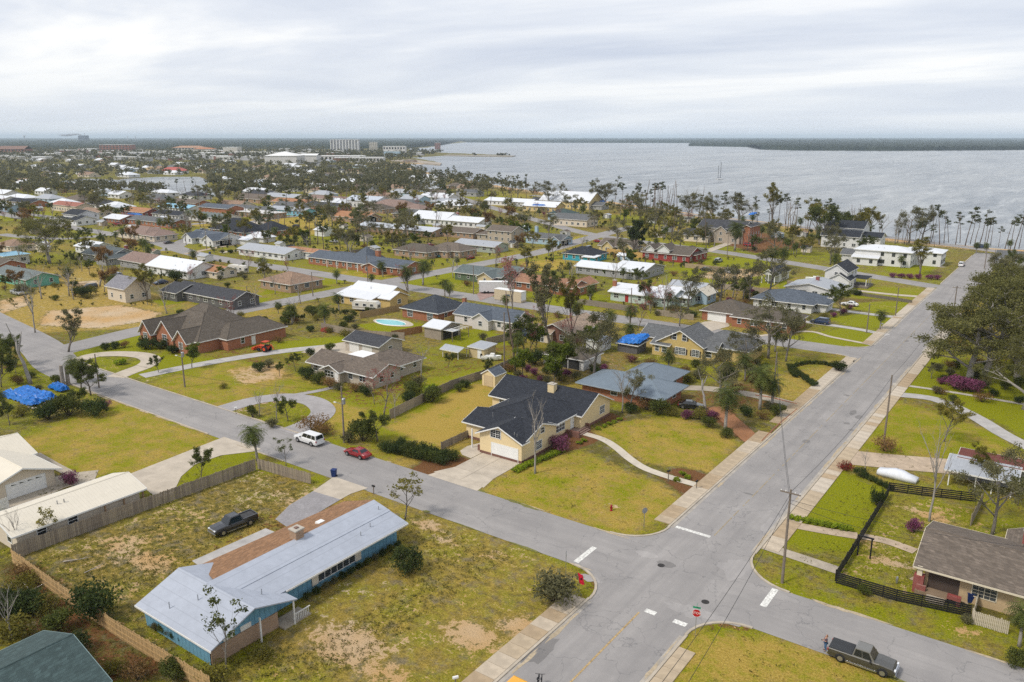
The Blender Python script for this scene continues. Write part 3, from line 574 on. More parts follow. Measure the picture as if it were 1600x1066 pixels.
def roof_pts(x0, y0, x1, y1, ze, rise, typ, ov):
    """corner points of a roof's slopes, each slope a polygon"""
    if typ[1] == 'y':
        return [[(b, a, c) for a, b, c in reversed(s)] for s in roof_pts(y0, x0, y1, x1, ze, rise, typ[0]+'x', ov)]
    half = (y1-y0)/2; sl = rise/half; ym = (y0+y1)/2; X0, X1, Y0, Y1 = x0-ov, x1+ov, y0-ov, y1+ov; zo = ze-ov*sl; zr = ze+rise
    if typ[0] == 'g':
        return [[(X0, Y0, zo), (X1, Y0, zo), (X1, ym, zr), (X0, ym, zr)], [(X1, Y1, zo), (X0, Y1, zo), (X0, ym, zr), (X1, ym, zr)]]
    if typ[0] == 'h':
        h = min(half, (x1-x0)/2); a, b = x0+h, x1-h
        return [[(X0, Y0, zo), (X1, Y0, zo), (b, ym, zr), (a, ym, zr)], [(X1, Y1, zo), (X0, Y1, zo), (a, ym, zr), (b, ym, zr)], [(X1, Y0, zo), (X1, Y1, zo), (b, ym, zr)], [(X0, Y1, zo), (X0, Y0, zo), (a, ym, zr)]]
    if typ[0] == 's':   # single slope, low side at y0
        return [[(X0, Y0, ze-ov*rise/(y1-y0)), (X1, Y0, ze-ov*rise/(y1-y0)), (X1, Y1, ze+rise*(1+ov/(y1-y0))), (X0, Y1, ze+rise*(1+ov/(y1-y0)))]]
    return [[(X0, Y0, ze), (X1, Y0, ze), (X1, Y1, ze), (X0, Y1, ze)]]
_ze = [0]
def wing(root, org, r, wall, roof, trim, others=(), ov=.5, open_=False, base=None):
    x0, y0, x1, y1, ze, rise, typ = r[:7]; _ze[0] = (_ze[0]+1) % 9; ze += _ze[0]*.004
    ox, oy = org; x0, x1, y0, y1 = x0-ox, x1-ox, y0-oy, y1-oy
    if not open_:
        m_ = MB(); zt = ze
        if typ[0] in 'hf': m_.prism([(x0, y0), (x1, y0), (x1, y1), (x0, y1)], -.1, ze-.01); m_.f = m_.f[2:]
        else:
            xm, ym = (x0+x1)/2, (y0+y1)/2
            if typ == 'gx': a = [[(x0,y0),(x1,y0)], [(x1,y1),(x0,y1)]]; g = [[(x1,y0,-.1),(x1,y1,-.1),(x1,y1,ze),(x1,ym,ze+rise),(x1,y0,ze)], [(x0,y1,-.1),(x0,y0,-.1),(x0,y0,ze),(x0,ym,ze+rise),(x0,y1,ze)]]
            elif typ == 'gy': a = [[(x1,y0),(x1,y1)], [(x0,y1),(x0,y0)]]; g = [[(x0,y0,-.1),(x1,y0,-.1),(x1,y0,ze),(xm,y0,ze+rise),(x0,y0,ze)], [(x1,y1,-.1),(x0,y1,-.1),(x0,y1,ze),(xm,y1,ze+rise),(x1,y1,ze)]]
            elif typ == 'sx': a = [[(x0,y0),(x1,y0)]]; g = [[(x1,y0,-.1),(x1,y1,-.1),(x1,y1,ze+rise),(x1,y0,ze)], [(x0,y1,-.1),(x0,y0,-.1),(x0,y0,ze),(x0,y1,ze+rise)], [(x1,y1,-.1),(x0,y1,-.1),(x0,y1,ze+rise),(x1,y1,ze+rise)]]
            else: a = [[(x0,y1),(x0,y0)]]; g = [[(x0,y0,-.1),(x1,y0,-.1),(x1,y0,ze+rise),(x0,y0,ze)], [(x1,y1,-.1),(x0,y1,-.1),(x0,y1,ze),(x1,y1,ze+rise)], [(x1,y0,-.1),(x1,y1,-.1),(x1,y1,ze+rise),(x1,y0,ze+rise)]]
            for (p, q) in a: m_.quad((*p,-.1), (*q,-.1), (*q,ze), (*p,ze))
            for q in g: m_.poly(q)
        m_.build('wall', wall, root)
        if base:
            m_ = MB(); e = .04; m_.prism([(x0-e, y0-e), (x1+e, y0-e), (x1+e, y1+e), (x0-e, y1+e)], -.1, base[1]); m_.build('foundation', base[0], root)
    sl = roof_pts(x0, y0, x1, y1, ze, rise, typ, ov); up = .07; th = .16
    m_ = MB(); fa = MB()
    for s in sl: m_.poly([(a, b, c+up) for a, b, c in s])
    edges = {}
    for s in sl:
        for i in range(len(s)):
            p, q = s[i], s[(i+1) % len(s)]; k = tuple(sorted([tuple(round(v, 4) for v in p), tuple(round(v, 4) for v in q)])); edges.setdefault(k, []).append((p, q))
    for k, e in edges.items():
        if len(e) == 1:
            p, q = e[0]
            d = Vector((q[0]-p[0], q[1]-p[1], 0)); nn = Vector((d.y, -d.x, 0)).normalized()*.025
            fa.quad((p[0]+nn.x, p[1]+nn.y, p[2]+up+.01-th-.04), (q[0]+nn.x, q[1]+nn.y, q[2]+up+.01-th-.04), (q[0]+nn.x, q[1]+nn.y, q[2]+up+.015), (p[0]+nn.x, p[1]+nn.y, p[2]+up+.015))
            fa.quad((p[0]+nn.x, p[1]+nn.y, p[2]+up+.015), (q[0]+nn.x, q[1]+nn.y, q[2]+up+.015), (q[0]-nn.x, q[1]-nn.y, q[2]+up+.013), (p[0]-nn.x, p[1]-nn.y, p[2]+up+.013))
    for s in sl: fa.poly([(a, b, c+up-th-.02) for a, b, c in reversed(s)])
    rf = m_.build('roof', roof, root); fa.build('fascia', trim, rf)
    if typ[0] in 'gh' and roof_has_cap(roof):
        cp = MB(); seen = set()
        for k, e in edges.items():
            if len(e) == 2: a, b = k; cp.tube([(a[0], a[1], a[2]+up), (b[0], b[1], b[2]+up)], .07, 4)
        if cp.v: cp.build('ridge_cap', roof, rf)
    return rf
def roof_has_cap(m): return m.name.split('.')[0] in ('metal_roof', 'shingle')
def inside(x, y, rects): return any(r[0]+.1 < x < r[2]-.1 and r[1]+.1 < y < r[3]-.1 for r in rects)
def house(name, label, ref, wings, wall, roof, trim=None, wins='auto', doors=(), garage=(), chimney=None, ov=.5, base=None, cat='house', winstyle='sash', wz=1.0, wh=1.25, sides='SE', group=None, seed=0, pitchvents=2, opens=(), wtrim=None):
    trim = trim or TRIM; rr = random.Random(hash(label) % 9999 if not seed else seed); rr = random.Random(sum(map(ord, label))+seed)
    x0 = min(r[0] for r in wings); y0 = min(r[1] for r in wings); x1 = max(r[2] for r in wings); y1 = max(r[3] for r in wings); org = ((x0+x1)/2, (y0+y1)/2)
    root = thing(name, label, cat, (*org, 0), 0, group); REFS.append((org[0], org[1], max(x1-x0, y1-y0)/2, ref))
    for i, r in enumerate(wings):
        wm = r[7] if len(r) > 7 and r[7] else wall; rm = r[8] if len(r) > 8 and r[8] else roof
        wing(root, org, r, wm, rm, trim, ov=r[9] if len(r) > 9 else ov, open_=i in opens, base=base)
    if wins == 'auto':
        for i, r in enumerate(wings):
            if i in opens: continue
            oth = [q for j, q in enumerate(wings) if j != i]
            for s in sides:
                L = (r[2]-r[0]) if s in 'SN' else (r[3]-r[1])
                n = int(L/3.4)
                for k in range(n):
                    u = (k+.5)/n; px = {'S': r[0]+u*L, 'N': r[0]+u*L, 'E': r[2], 'W': r[0]}[s]; py = {'S': r[1], 'N': r[3], 'E': r[1]+u*L, 'W': r[1]+u*L}[s]
                    nx_, ny_ = {'S': (0, -.3), 'N': (0, .3), 'E': (.3, 0), 'W': (-.3, 0)}[s]
                    if inside(px+nx_, py+ny_, oth) or any(math.dist((px, py), (d[1], d[2])) < 1.2+(d[3] if len(d) > 3 and isinstance(d[3], (int, float)) else 1)/2 for d in list(doors)+list(garage)): continue
                    ww = rr.choice((1.0, 1.5, 1.8, .9))
                    if ww > L/n-.4: ww = .9
                    window(root, s, px-org[0], py-org[1], wz, ww, min(wh, r[4]-wz-.3), winstyle, wtrim)
                    if r[4] > 5: window(root, s, px-org[0], py-org[1], wz+2.8, 1.0, 1.2, winstyle, wtrim)
    else:
        for q in wins: window(root, q[0], q[1]-org[0], q[2]-org[1], *q[3:6], *(q[6:] or (winstyle,)), trim=wtrim)
    for d in doors: door(root, d[0], d[1]-org[0], d[2]-org[1], mat=d[3] if len(d) > 3 and not isinstance(d[3], (int, float)) else None)
    for d in garage: door(root, d[0], d[1]-org[0], d[2]-org[1], w=d[3], h=2.15, garage=True, mat=d[4] if len(d) > 4 else None)
    if cat == 'house' and pitchvents:
        r = wings[0]; rx = r[6][1] == 'x'; hw_ = (r[3]-r[1])/2 if rx else (r[2]-r[0])/2
        for k in range(pitchvents):
            f = rr.uniform(.25, .8); u = rr.uniform(.3, .7); vx, vy = (r[0]+u*(r[2]-r[0]), r[1]+f*hw_) if rx else (r[2]-f*hw_, r[1]+u*(r[3]-r[1])); m_ = MB(); zz = r[4]+r[5]*f; m_.tube([(vx-org[0], vy-org[1], zz-.2), (vx-org[0], vy-org[1], zz+.55)], .07, 6); m_.build('vent_pipe', GREYMETAL, root)
    if chimney:
        for cx, cy, zb, zt, cm, s_ in (chimney if isinstance(chimney, list) else [chimney]):
            cx -= org[0]; cy -= org[1]; m_ = MB(); m_.box(cx-s_, cy-s_*.8, zb, cx+s_, cy+s_*.8, zt); c_ = m_.build('chimney', cm, root)
            m_ = MB(); m_.box(cx-s_-.06, cy-s_*.8-.06, zt, cx+s_+.06, cy+s_*.8+.06, zt+.12); m_.box(cx-s_*.4, cy-s_*.35, zt+.12, cx+s_*.4, cy+s_*.35, zt+.32); m_.build('cap', CONC, c_)
    return root, org
def vent(root, org, x, y, z, h=.45, r=.06):
    m_ = MB(); m_.tube([(x-org[0], y-org[1], z-.3), (x-org[0], y-org[1], z+h)], r, 6); m_.build('vent_pipe', GREYMETAL, root)
def post(root, org, x, y, z0, z1, s_=.09, mat=None, nm='post'):
    m_ = MB(); m_.box(x-org[0]-s_, y-org[1]-s_, z0, x-org[0]+s_, y-org[1]+s_, z1); m_.build(nm, mat or WHITE, root)
def boxpart(root, org, nm, a, mat): m_ = MB(); m_.box(a[0]-org[0], a[1]-org[1], a[2], a[3]-org[0], a[4]-org[1], a[5]); return m_.build(nm, mat, root)
# colours
def SH(*c): return M('shingle', c, .95, .16, 2.5)
NAVY = SH(.030, .034, .044); BRN = SH(.125, .105, .085); BRN2 = SH(.16, .13, .105); GRY = SH(.135, .14, .145); DGR = SH(.06, .062, .07); BLUGR = SH(.105, .125, .155); TANR = SH(.30, .20, .14); ORR = SH(.40, .20, .105); GRNR = SH(.062, .095, .095); PINKB = SH(.27, .19, .16); REDT = SH(.36, .15, .11)
WHT = M('metal_roof', (.66, .68, .71), .45, .06, 1, 0); CREAMR = M('metal_roof', (.66, .605, .50), .6, .05, 1, 0); BLMET = M('metal_roof', (.165, .205, .245), .45, .1, 1, .1); GYMET = M('metal_roof', (.36, .38, .41), .5, .1)
MEMB = M('membrane', (.375, .405, .465), .7, .07, 1.2); TEALR = M('metal_roof', (.22, .42, .55), .6, .1)
YEL = M('stucco', (.70, .56, .33), .9, .05, 2); CRM = M('stucco', (.62, .54, .43), .9, .07, 2); WSI = M('siding', (.68, .68, .67), .7, .05); GSI = M('siding', (.32, .32, .32), .8, .07); YSI = M('siding', (.55, .41, .16), .8, .08); TANS = M('stucco', (.44, .385, .32), .9, .08); DKS = M('siding', (.115, .11, .11), .8, .1)
BLUW = M('board_siding', (.14, .31, .43), .8, .12, 2); BRK = M('brickwork', (.33, .115, .05), .9); BRKR = M('brickwork', (.25, .05, .045), .9); BRKT = M('brickwork', (.36, .235, .15), .9); BRKD = M('brickwork', (.16, .062, .045), .9); STN = M('brickwork', (.42, .35, .28), .9)
LBL = M('siding', (.36, .48, .58), .8, .06); TURQ = M('siding', (.04, .33, .44), .8, .08); MINT = M('siding', (.46, .55, .50), .8, .06); GRNW = M('siding', (.10, .14, .085), .8, .1); GREENW = M('siding', (.16, .42, .32), .8, .1); REDW = M('siding', (.28, .045, .04), .8, .08)
TARP = M('tarp', (.015, .15, .50), .4, .45, 1.8)
# ================================================================ NEAR BUILDINGS
# ---- pale yellow house with the navy roof
_w = [(-72.4, 91.8, -64.43, 92.7, 3.5, 1.7, 'gy'), (-68.9, 92.6, -64.4, 101.4, 3.45, 1.55, 'gx', None, None, .35), (-78.5, 96.5, -65.6, 113, 3.1, 2.3, 'hy'), (-83, 109, -64.4, 119, 3.0, 2.35, 'gx'), (-78.2, 95.6, -69.4, 103, 2.9, 1.2, 'gx')]
h, og = house('yellow_house', 'pale yellow house with navy shingle roof and white garage door on the corner lot', 'the yellow corner house', _w, YEL, NAVY, WHITE, ov=.55, base=(BRKD, .45), seed=1,
    wins=[('S', -69.3, 91.8, 3.15, 1.9, 1.25, 'grid'), ('E', -64.4, 96.4, 1.0, 1.5, 1.3, 'grid'), ('E', -64.4, 97.4, 3.35, 1.0, .9), ('E', -64.4, 116.2, 1.2, 1.6, 1.3, 'grid'), ('S', -80.3, 109, 1.1, 2.1, 1.3, 'grid'), ('E', -65.6, 104.5, 1.2, 2.6, 1.1), ('W', -83, 114, 1.1, 1.4, 1.2), ('N', -72, 119, 1.1, 1.4, 1.2)],
    garage=[('S', -67.6, 91.8, 5.0, WHITE)], chimney=(-72.4, 112.5, 4.2, 5.95, YEL, .65))
door(h, 'E', -65.6-og[0], 108.2-og[1], .5, mat=WHITE)
post(h, og, -74.6, 92.6, 0, 3.2, .08); boxpart(h, og, 'porch_wall', (-73.2, 92.2, -.05, -72.2, 92.45, .95), BRKD)
for i in range(3): boxpart(h, og, 'step', (-65.4, 106.6, -.05, -63.2+.35*-i, 110.4, .18+.17*i), BRKD)
boxpart(h, og, 'porch_wall', (-65.4, 106.0, -.05, -62.9, 106.4, .95), BRKD); boxpart(h, og, 'porch_wall', (-65.4, 110.5, -.05, -63.6, 110.9, .95), BRKD)
for x, y, z in ((-75.4, 103.5, 4.4), (-73, 96.0, 4.8), (-76.6, 101, 3.9)): vent(h, og, x, y, z)
hY, oY = h, og
# small garden shed behind it
hs, os_ = house('garden_shed', 'small yellow garden shed with grey gable roof behind the yellow house', 'the yellow garden shed', [(-93.6, 119.6, -90.4, 123, 2.5, 1.0, 'gy')], YEL, BLUGR, WHITE, wins=[], garage=[('S', -92, 119.6, 2.0, M('paint', (.55, .43, .27), .7, .08))], ov=.2, cat='shed')
# ---- blue board house with the pale membrane roof
BRSH = SH(.29, .16, .085)
root = thing('blue_house', 'long blue board-sided house with patched pale and brown roof in the weedy lot', 'house', (-66, 50, 0)); og = (-66, 50); REFS.append((-66, 50, 11, 'the long blue house'))
m_ = MB(); m_.prism([(x-og[0], y-og[1]) for x, y in ((-71.5, 40.5), (-62.9, 40.5), (-62.9, 63.2), (-71.5, 63.2))], -.1, 2.62); m_.f = m_.f[2:]; m_.build('wall', BLUW, root)
m_ = MB(); m_.poly([(-62.9-og[0], 63.2-og[1], 2.4), (-71.5-og[0], 63.2-og[1], 2.4), (-67-og[0], 63.2-og[1], 4.2)]); m_.build('gable', BLUW, root); m_ = MB(); m_.poly([(-71.5-og[0], 40.5-og[1], 2.4), (-62.9-og[0], 40.5-og[1], 2.4), (-67-og[0], 40.5-og[1], 4.2)]); m_.build('gable', BLUW, root)
def plane(root, nm, pts, mat, th=.13, z=0):
    a = [Vector((p[0]-og[0], p[1]-og[1], p[2]+z)) for p in pts]; n = (a[1]-a[0]).cross(a[2]-a[0]).normalized(); n = n if n.z > 0 else -n
    m_ = MB(); k = len(a); m_.v = [tuple(p) for p in a]+[tuple(p-n*th) for p in a]; m_.f = [tuple(range(k)), tuple(reversed(range(k, 2*k)))]+[(i, (i+1) % k, k+(i+1) % k, k+i) for i in range(k)]; return m_.build(nm, mat, root)
og_ = og; og = oY
plane(hY, 'roof', [(-63.92, 91.28, 3.40), (-68.41, 91.28, 5.315), (-68.41, 97.3, 5.315), (-63.92, 92.3, 3.40)], NAVY, .05); plane(hY, 'roof', [(-68.41, 91.28, 5.315), (-68.41, 97.3, 5.315), (-72.92, 97.3, 3.39), (-72.92, 91.28, 3.39)], NAVY, .05)
og = og_
rS = plane(root, 'roof', [(-67, 40.2, 4.42), (-67, 63.6, 4.42), (-64.2, 63.6, 3.76), (-64.2, 40.2, 3.76)], MEMB)
rS2 = plane(root, 'roof', [(-64.3, 40.2, 3.72), (-64.3, 63.6, 3.72), (-61.3, 63.6, 2.98), (-61.3, 45.2, 2.98), (-61.3, 40.2, 2.98)], MEMB)
rN = plane(root, 'roof', [(-73.4, 43.4, 2.70), (-72.3, 63.4, 2.78), (-67, 63.6, 4.415), (-67, 41, 4.415)], BRSH); rN['label'] = 'brown shingle slope of the patched roof'
# front wing, ridge running across
m_ = MB()
for q in ([(-71.6, 36, -.1), (-60.6, 36, -.1), (-60.6, 36, 2.6), (-72, 36, 2.6)], [(-72, 44, -.1), (-71.6, 36, -.1), (-72, 36, 2.6), (-72, 40.4, 4.05), (-72, 44, 2.7)]): m_.poly([(a-og[0], b-og[1], c) for a, b, c in q])
m_.build('wall', BLUW, root)
m_ = MB(); m_.poly([(-60.6-og[0], 36-og[1], 1.75), (-60.6-og[0], 43.6-og[1], 1.75), (-60.6-og[0], 43.6-og[1], 2.9), (-60.6-og[0], 40.4-og[1], 4.05), (-60.6-og[0], 36-og[1], 2.6)]); m_.build('gable', BLUW, root)
m_ = MB(); m_.box(-60.75-og[0], 36-og[1], -.1, -60.5-og[0], 43.6-og[1], 1.75); m_.build('brick_front', BRKT, root)
plane(root, 'roof', [(-72.1, 35.3, 2.5), (-59.4, 35.3, 2.5), (-59.4, 40.3, 4.32), (-72.1, 40.3, 4.32)], MEMB)
plane(root, 'roof', [(-72.1, 40.3, 4.315), (-59.4, 40.3, 4.315), (-59.4, 45.3, 2.78), (-66, 45.3, 2.78), (-72.1, 44.2, 3.1)], MEMB)
for x0, y0, x1, y1, z in ((-72.1, 35.22, -59.3, 35.29, 2.40),): boxpart(root, og, 'gutter', (x0, y0, z-.08, x1, y1, z+.1), TRIM)
boxpart(root, og, 'gutter', (-61.3, 45.4, 2.76, -61.22, 63.6, 2.95), TRIM)
for y, w_ in ((60.3, 2.2), (48.3, 2.2)): window(root, 'E', -62.9-og[0], y-og[1], 1.75, w_, .75, 'sash', TRIM)
bw = window(root, 'E', -62.9-og[0], 53.6-og[1], .75, 5.4, 1.75, 'sash', TRIM)
for k in (-1, 1): boxpart(root, og, 'shutter', (-62.9, 53.6+k*3.2-.42, .6, -62.8, 53.6+k*3.2+.42, 2.6), M('paint', (.62, .56, .46), .8, .1))
window(root, 'S', -69.5-og[0], 36-og[1], 1.9, 1.7, .6, 'sash', TRIM); window(root, 'S', -63.5-og[0], 36-og[1], 1.9, 1.2, .6, 'sash', TRIM)
for y in (38, 39.9): boxpart(root, og, 'louvre', (-60.6, y-.6, 1.8, -60.52, y+.6, 2.35), TRIM)
m_ = MB(); m_.box(-67.2-.55-og[0], 51.8-.55-og[1], 4.0, -67.2+.55-og[0], 51.8+.55-og[1], 5.35); c_ = m_.build('chimney', BRKT, root); m_ = MB(); m_.box(-67.85-og[0], 51.15-og[1], 5.35, -66.55-og[0], 52.45-og[1], 5.5); m_.build('cap', CONC, c_); m_ = MB(); m_.box(-67.4-og[0], 51.6-og[1], 5.5, -67-og[0], 52-og[1], 5.62); m_.build('flue', BRKD, c_)
for x, y, z in ((-63, 57.5, 3.5), (-63.5, 59.5, 3.6), (-64.6, 44.5, 3.3), (-62, 43, 3.7), (-66, 38.5, 3.9), (-68, 36.6, 3.3), (-65.2, 62.6, 4.05)): vent(root, og, x, y, z, .4, .05)
boxpart(root, og, 'skylight', (-68.6, 55.6, 3.9, -67.9, 56.5, 4.25), WHITE)
for x, y in ((-59.6, 44.9), (-59.8, 41)): post(root, og, x, y, 0, 2.75, .07, TRIM)
boxpart(root, og, 'porch_floor', (-61.6, 43.6, -.05, -59.6, 47, .18), CONC2)
for k in range(9): boxpart(root, og, 'baluster', (-59.72, 45+.22*k, .15, -59.68, 45.06+.22*k, 1.0), TRIM)
boxpart(root, og, 'rail', (-59.75, 44.9, .98, -59.65, 47, 1.06), TRIM)
# ---- long shed house with the cream metal roof, and the garage house at the picture edge
h, og = house('cream_roofed_house', 'long cream house with plain cream metal roof behind the board fence', 'the cream-roofed house', [(-104.5, 35.0, -97.5, 50.2, 2.75, 1.05, 'gy')], CRM, CREAMR, WHITE, wins=[('E', -97.5, 41.5, 1.3, 1.1, .8), ('E', -97.5, 37.8, 1.3, 1.0, .9), ('S', -99.5, 35, .9, 1.0, 1.4), ('S', -103, 35, .9, .8, 1.4)], ov=.75)

for y in (45.3, 47.8, 50.4): post(h, og, -96.9, y, 0, 2.6, .09, M('paint', (.25, .16, .09), .8, .1))
h, og = house('white_roofed_garage_house', 'cream garage house with white metal roof and arched door panes at picture edge', 'the white-roofed garage house', [(-128, 38.6, -114, 47.0, 2.6, 1.5, 'gx'), (-133, 30, -122.7, 47.6, 2.65, 1.6, 'gy')], CRM, CREAMR, WHITE, wins=[], garage=[('E', -114, 43.2, 5.0, WHITE)], ov=.8)
for k in range(4):
    m_ = MB(); m_.v = [(-113.96-og[0], 41.35+k*1.05-og[1], 1.85), (-113.96-og[0], 42.2+k*1.05-og[1], 1.85), (-113.96-og[0], 41.35+k*1.05-og[1], 2.05)]; m_.f = [(0, 1, 2)]; m_.build('door_pane', GLASS, h)
h, og = house('green_roofed_house', 'corner of a house with dark green shingle roof at the picture bottom', 'the green shingle roof', [(-74.2, 4, -63, 27.2, 2.8, 1.9, 'gy')], CRM, GRNR, M('paint', (.2, .28, .28), .7, .1), wins='auto', ov=.6)
# ---- craftsman bungalow on the right
h, og = house('bungalow', 'tan craftsman bungalow with brown shingle roof and brick porch pillar', 'the craftsman bungalow', [(-9.0, 89.3, 14, 100, 3.25, 1.5, 'gx', M('siding', (.50, .37, .22), .8, .08)), (-1.5, 95, 6.5, 103, 3.3, 1.7, 'gy', M('siding', (.50, .37, .22), .8, .08))], M('siding', (.50, .37, .22), .8, .08), BRN2, M('paint', (.62, .55, .42), .7, .08), ov=1.1,
    wins=[('S', -3.3, 89.3, 1.0, 2.2, 1.5, 'grid'), ('S', 2.6, 89.3, 1.0, 2.2, 1.5, 'sash'), ('S', 8, 89.3, 1.0, 1.8, 1.5), ('W', -9, 94, 1, 2, 1.5)], chimney=(-.5, 98.5, 4.2, 5.7, BRKR, .4), wtrim=M('paint', (.62, .55, .42), .7, .08))
boxpart(h, og, 'porch_shade_sheet', (-8.6, 89.27, .5, -5.6, 89.29, 3.1), M('paint', (.07, .05, .04), .8, .1)); boxpart(h, og, 'porch_pillar', (-9.9, 88.2, -.05, -8.9, 89.1, 2.0), BRKR); boxpart(h, og, 'porch_pillar', (-9.65, 88.4, 2.0, -9.15, 88.9, 3.1), M('paint', (.62, .55, .42), .7, .08))  # flat dark sheet on the wall: the porch shade is painted in its colour
boxpart(h, og, 'porch_floor', (-9.6, 87.9, -.05, -5.6, 89.25, .5), M('wood', (.25, .18, .12), .9)); 
for i in range(3): boxpart(h, og, 'step', (-8.4, 87.0+.3*i, -.05, -6.6, 87.32+.3*i, .15+.12*i), CONC2)
boxpart(h, og, 'porch_wall', (-6.5, 87.9, -.05, -5.2, 88.4, .95), BRKR); boxpart(h, og, 'porch_wall', (-9.5, 88.0, -.05, -8.6, 88.3, 1.1), BRKR)
m_ = MB(); a = [(1.2, 90.6, 4.0), (3.6, 90.2, 4.78), (6.0, 90.6, 4.0), (3.6, 94.6, 4.86)]; m_.v = [(x-og[0], y-og[1], z) for x, y, z in a]; m_.f = [(0, 1, 3), (1, 2, 3)]; m_.build('eyebrow_dormer', BRN2, h)
m_ = MB(); m_.tube([(1.2-og[0], 90.6-og[1], 4.03), (3.6-og[0], 90.2-og[1], 4.8), (6-og[0], 90.6-og[1], 4.03)], .07, 4); m_.build('dormer_trim', WHITE, h)
# ---- tan-roofed stucco house with the horseshoe drive
h, og = house('tan_roofed_house', 'grey stucco house with brown shingle roof beside the horseshoe drive', 'the brown-roofed stucco house', [(-127.5, 105, -109.2, 112.5, 2.9, 1.5, 'gx'), (-121.5, 103.6, -117.3, 108.6, 2.8, .9, 'gy'), (-119, 108, -110.6, 120.5, 3.0, 1.9, 'hy')], TANS, BRN2, WHITE, ov=.8, doors=[('S', -118.2, 103.6)],
    wins=[('S', -125.9, 105, 1, 1.2, 1.2), ('S', -120.3, 103.6, 1, 2.6, 1.2), ('S', -115.6, 105, 1, 1.2, 1.2), ('S', -112.2, 105, 1, 1.7, 1.2), ('E', -109.2, 107.2, 1, 1.1, 1.2), ('E', -109.2, 110.2, 1.2, .9, 1.0), ('E', -110.6, 114.5, 1.4, .8, .9), ('E', -110.6, 118.4, 1.2, 1.0, 1.2)])
boxpart(h, og, 'step', (-119.4, 102.4, -.05, -117, 103.5, .2), BRK)
h, og = house('detached_garage', 'grey double garage with dark shingle roof behind the stucco house', 'the grey double garage', [(-135.5, 122, -124.6, 129.4, 2.7, 1.3, 'gx')], TANS, DGR, WHITE, garage=[('S', -132.6, 122, 3.0, TRIM), ('S', -128.4, 122, 3.0, TRIM)], wins=[('E', -124.6, 125.5, 1, 1, 1)], ov=.5, cat='garage')
m_ = MB(); m_.box(-125.5, 112.9, 2.55, -119.6, 117.6, 2.68); o = m_.build('patio_cover', M('paint', (.74, .73, .72), .6, .06)); tag(o, 'flat white patio cover behind the brown-roofed stucco house', 'canopy'); p_ = MB(); p_.box(-125.4, 117.2, 0, -125.2, 117.4, 2.55); q_ = p_.build('post', WHITE, o); p_ = MB(); p_.box(-125.4, 113.1, 0, -125.2, 113.3, 2.55); p_.build('post', WHITE, o)
# ---- big brick house with steep brown roofs
h, og = house('brick_house', 'red brick house with steep dark brown hipped roofs at the bend', 'the steep-roofed brick house', [(-180, 100.5, -160.5, 113.5, 3.0, 4.6, 'hx'), (-181.5, 98.6, -176.8, 108, 3.0, 2.7, 'gy'), (-175.3, 99.2, -168.6, 108, 3.2, 3.3, 'gy'), (-166.6, 98.4, -161.8, 106, 3.0, 2.4, 'gy'), (-186, 108, -170, 121, 3.0, 4.2, 'hx'), (-166, 106, -157.4, 122.5, 2.9, 2.6, 'hy')], BRK, BRN, WHITE, ov=.45,
    wins=[('S', -179.2, 98.6, .8, 1.6, 1.9, 'grid'), ('S', -172, 99.2, .7, 1.7, 2.4, 'grid'), ('S', -164.2, 98.4, 1, 1.5, 1.5, 'grid'), ('E', -157.4, 110, 1, .9, 1.3)], doors=[('S', -168, 100.5, M('paint', (.1, .07, .05), .6)), ('E', -157.4, 113, TRIM)])
# ---- brick house with blue metal hip roof
h, og = house('blue_metal_roofed_house', 'brick house with blue-grey metal hip roof under the grey oak', 'the blue metal roof', [(-74.5, 126.4, -58, 135.2, 2.75, 1.7, 'hx'), (-70, 130, -61.6, 144.0, 2.8, 1.7, 'hy')], BRK, BLMET, M('paint', (.3, .36, .42), .6), ov=1.0, wins=[('S', -67.6, 126.4, 1.1, 1.3, 1.2), ('S', -61.6, 126.4, 1.2, 1.0, 1.0), ('E', -58, 132, 1, 1.4, 1.2), ('E', -61.6, 140, 1, 1.4, 1.2)])
# ---- carport shed with brown hip roof
h, og = house('carport', 'low white carport with dark brown hip roof behind the yellow house', 'the brown hip carport', [(-92.4, 139.8, -82.2, 147.2, 2.5, 1.6, 'hx')], WSI, BRN, WHITE, wins=[], ov=.45, cat='carport')
boxpart(h, og, 'opening_shade_sheet', (-88.9, 139.76, .05, -82.9, 139.78, 2.2), M('paint', (.03, .03, .03), .9));  # closed wall; the near-black sheet paints the shade inside the carport
for x in (-88.9, -86, -83): boxpart(h, og, 'post', (x-.06, 139.66, 0, x+.06, 139.75, 2.3), WHITE)
# ---- yellow cottage with the blue tarp
h, og = house('yellow_cottage', 'yellow sided cottage with grey shingle gables and dark shutters', 'the yellow cottage', [(-75.5, 161.4, -64.8, 171, 3.3, 3.0, 'gy'), (-76.6, 160.8, -72.6, 166, 2.7, .9, 'gx'), (-65.6, 162.5, -62.2, 167, 2.7, 1.4, 'gx'), (-82, 166, -70, 174, 2.8, 1.9, 'gx'), (-68, 165, -56, 174.5, 3.1, 2.6, 'hx')], YSI, GRY, WHITE, ov=.45,
    wins=[('S', -71.6, 161.4, 4.1, 1.0, 1.3), ('S', -69.2, 161.4, 4.1, 1.0, 1.3), ('S', -73.6, 160.8, 1, 1.1, 1.2), ('S', -70.0, 161.4, .9, 2.4, 1.5, 'grid'), ('S', -66.4, 161.4, .9, 1.6, 1.5, 'grid'), ('S', -63.9, 162.5, .9, 1.4, 1.3), ('S', -75.4, 160.8, 1, .9, 1.2)])
for x, z in ((-72.4, 4.1), (-68.4, 4.1), (-71.5, .9), (-68.5, .9), (-67.5, .9), (-65.3, .9)): boxpart(h, og, 'shutter', (x-.16, 161.33, z, x+.16, 161.385, z+1.3), M('paint', (.06, .045, .035), .7))
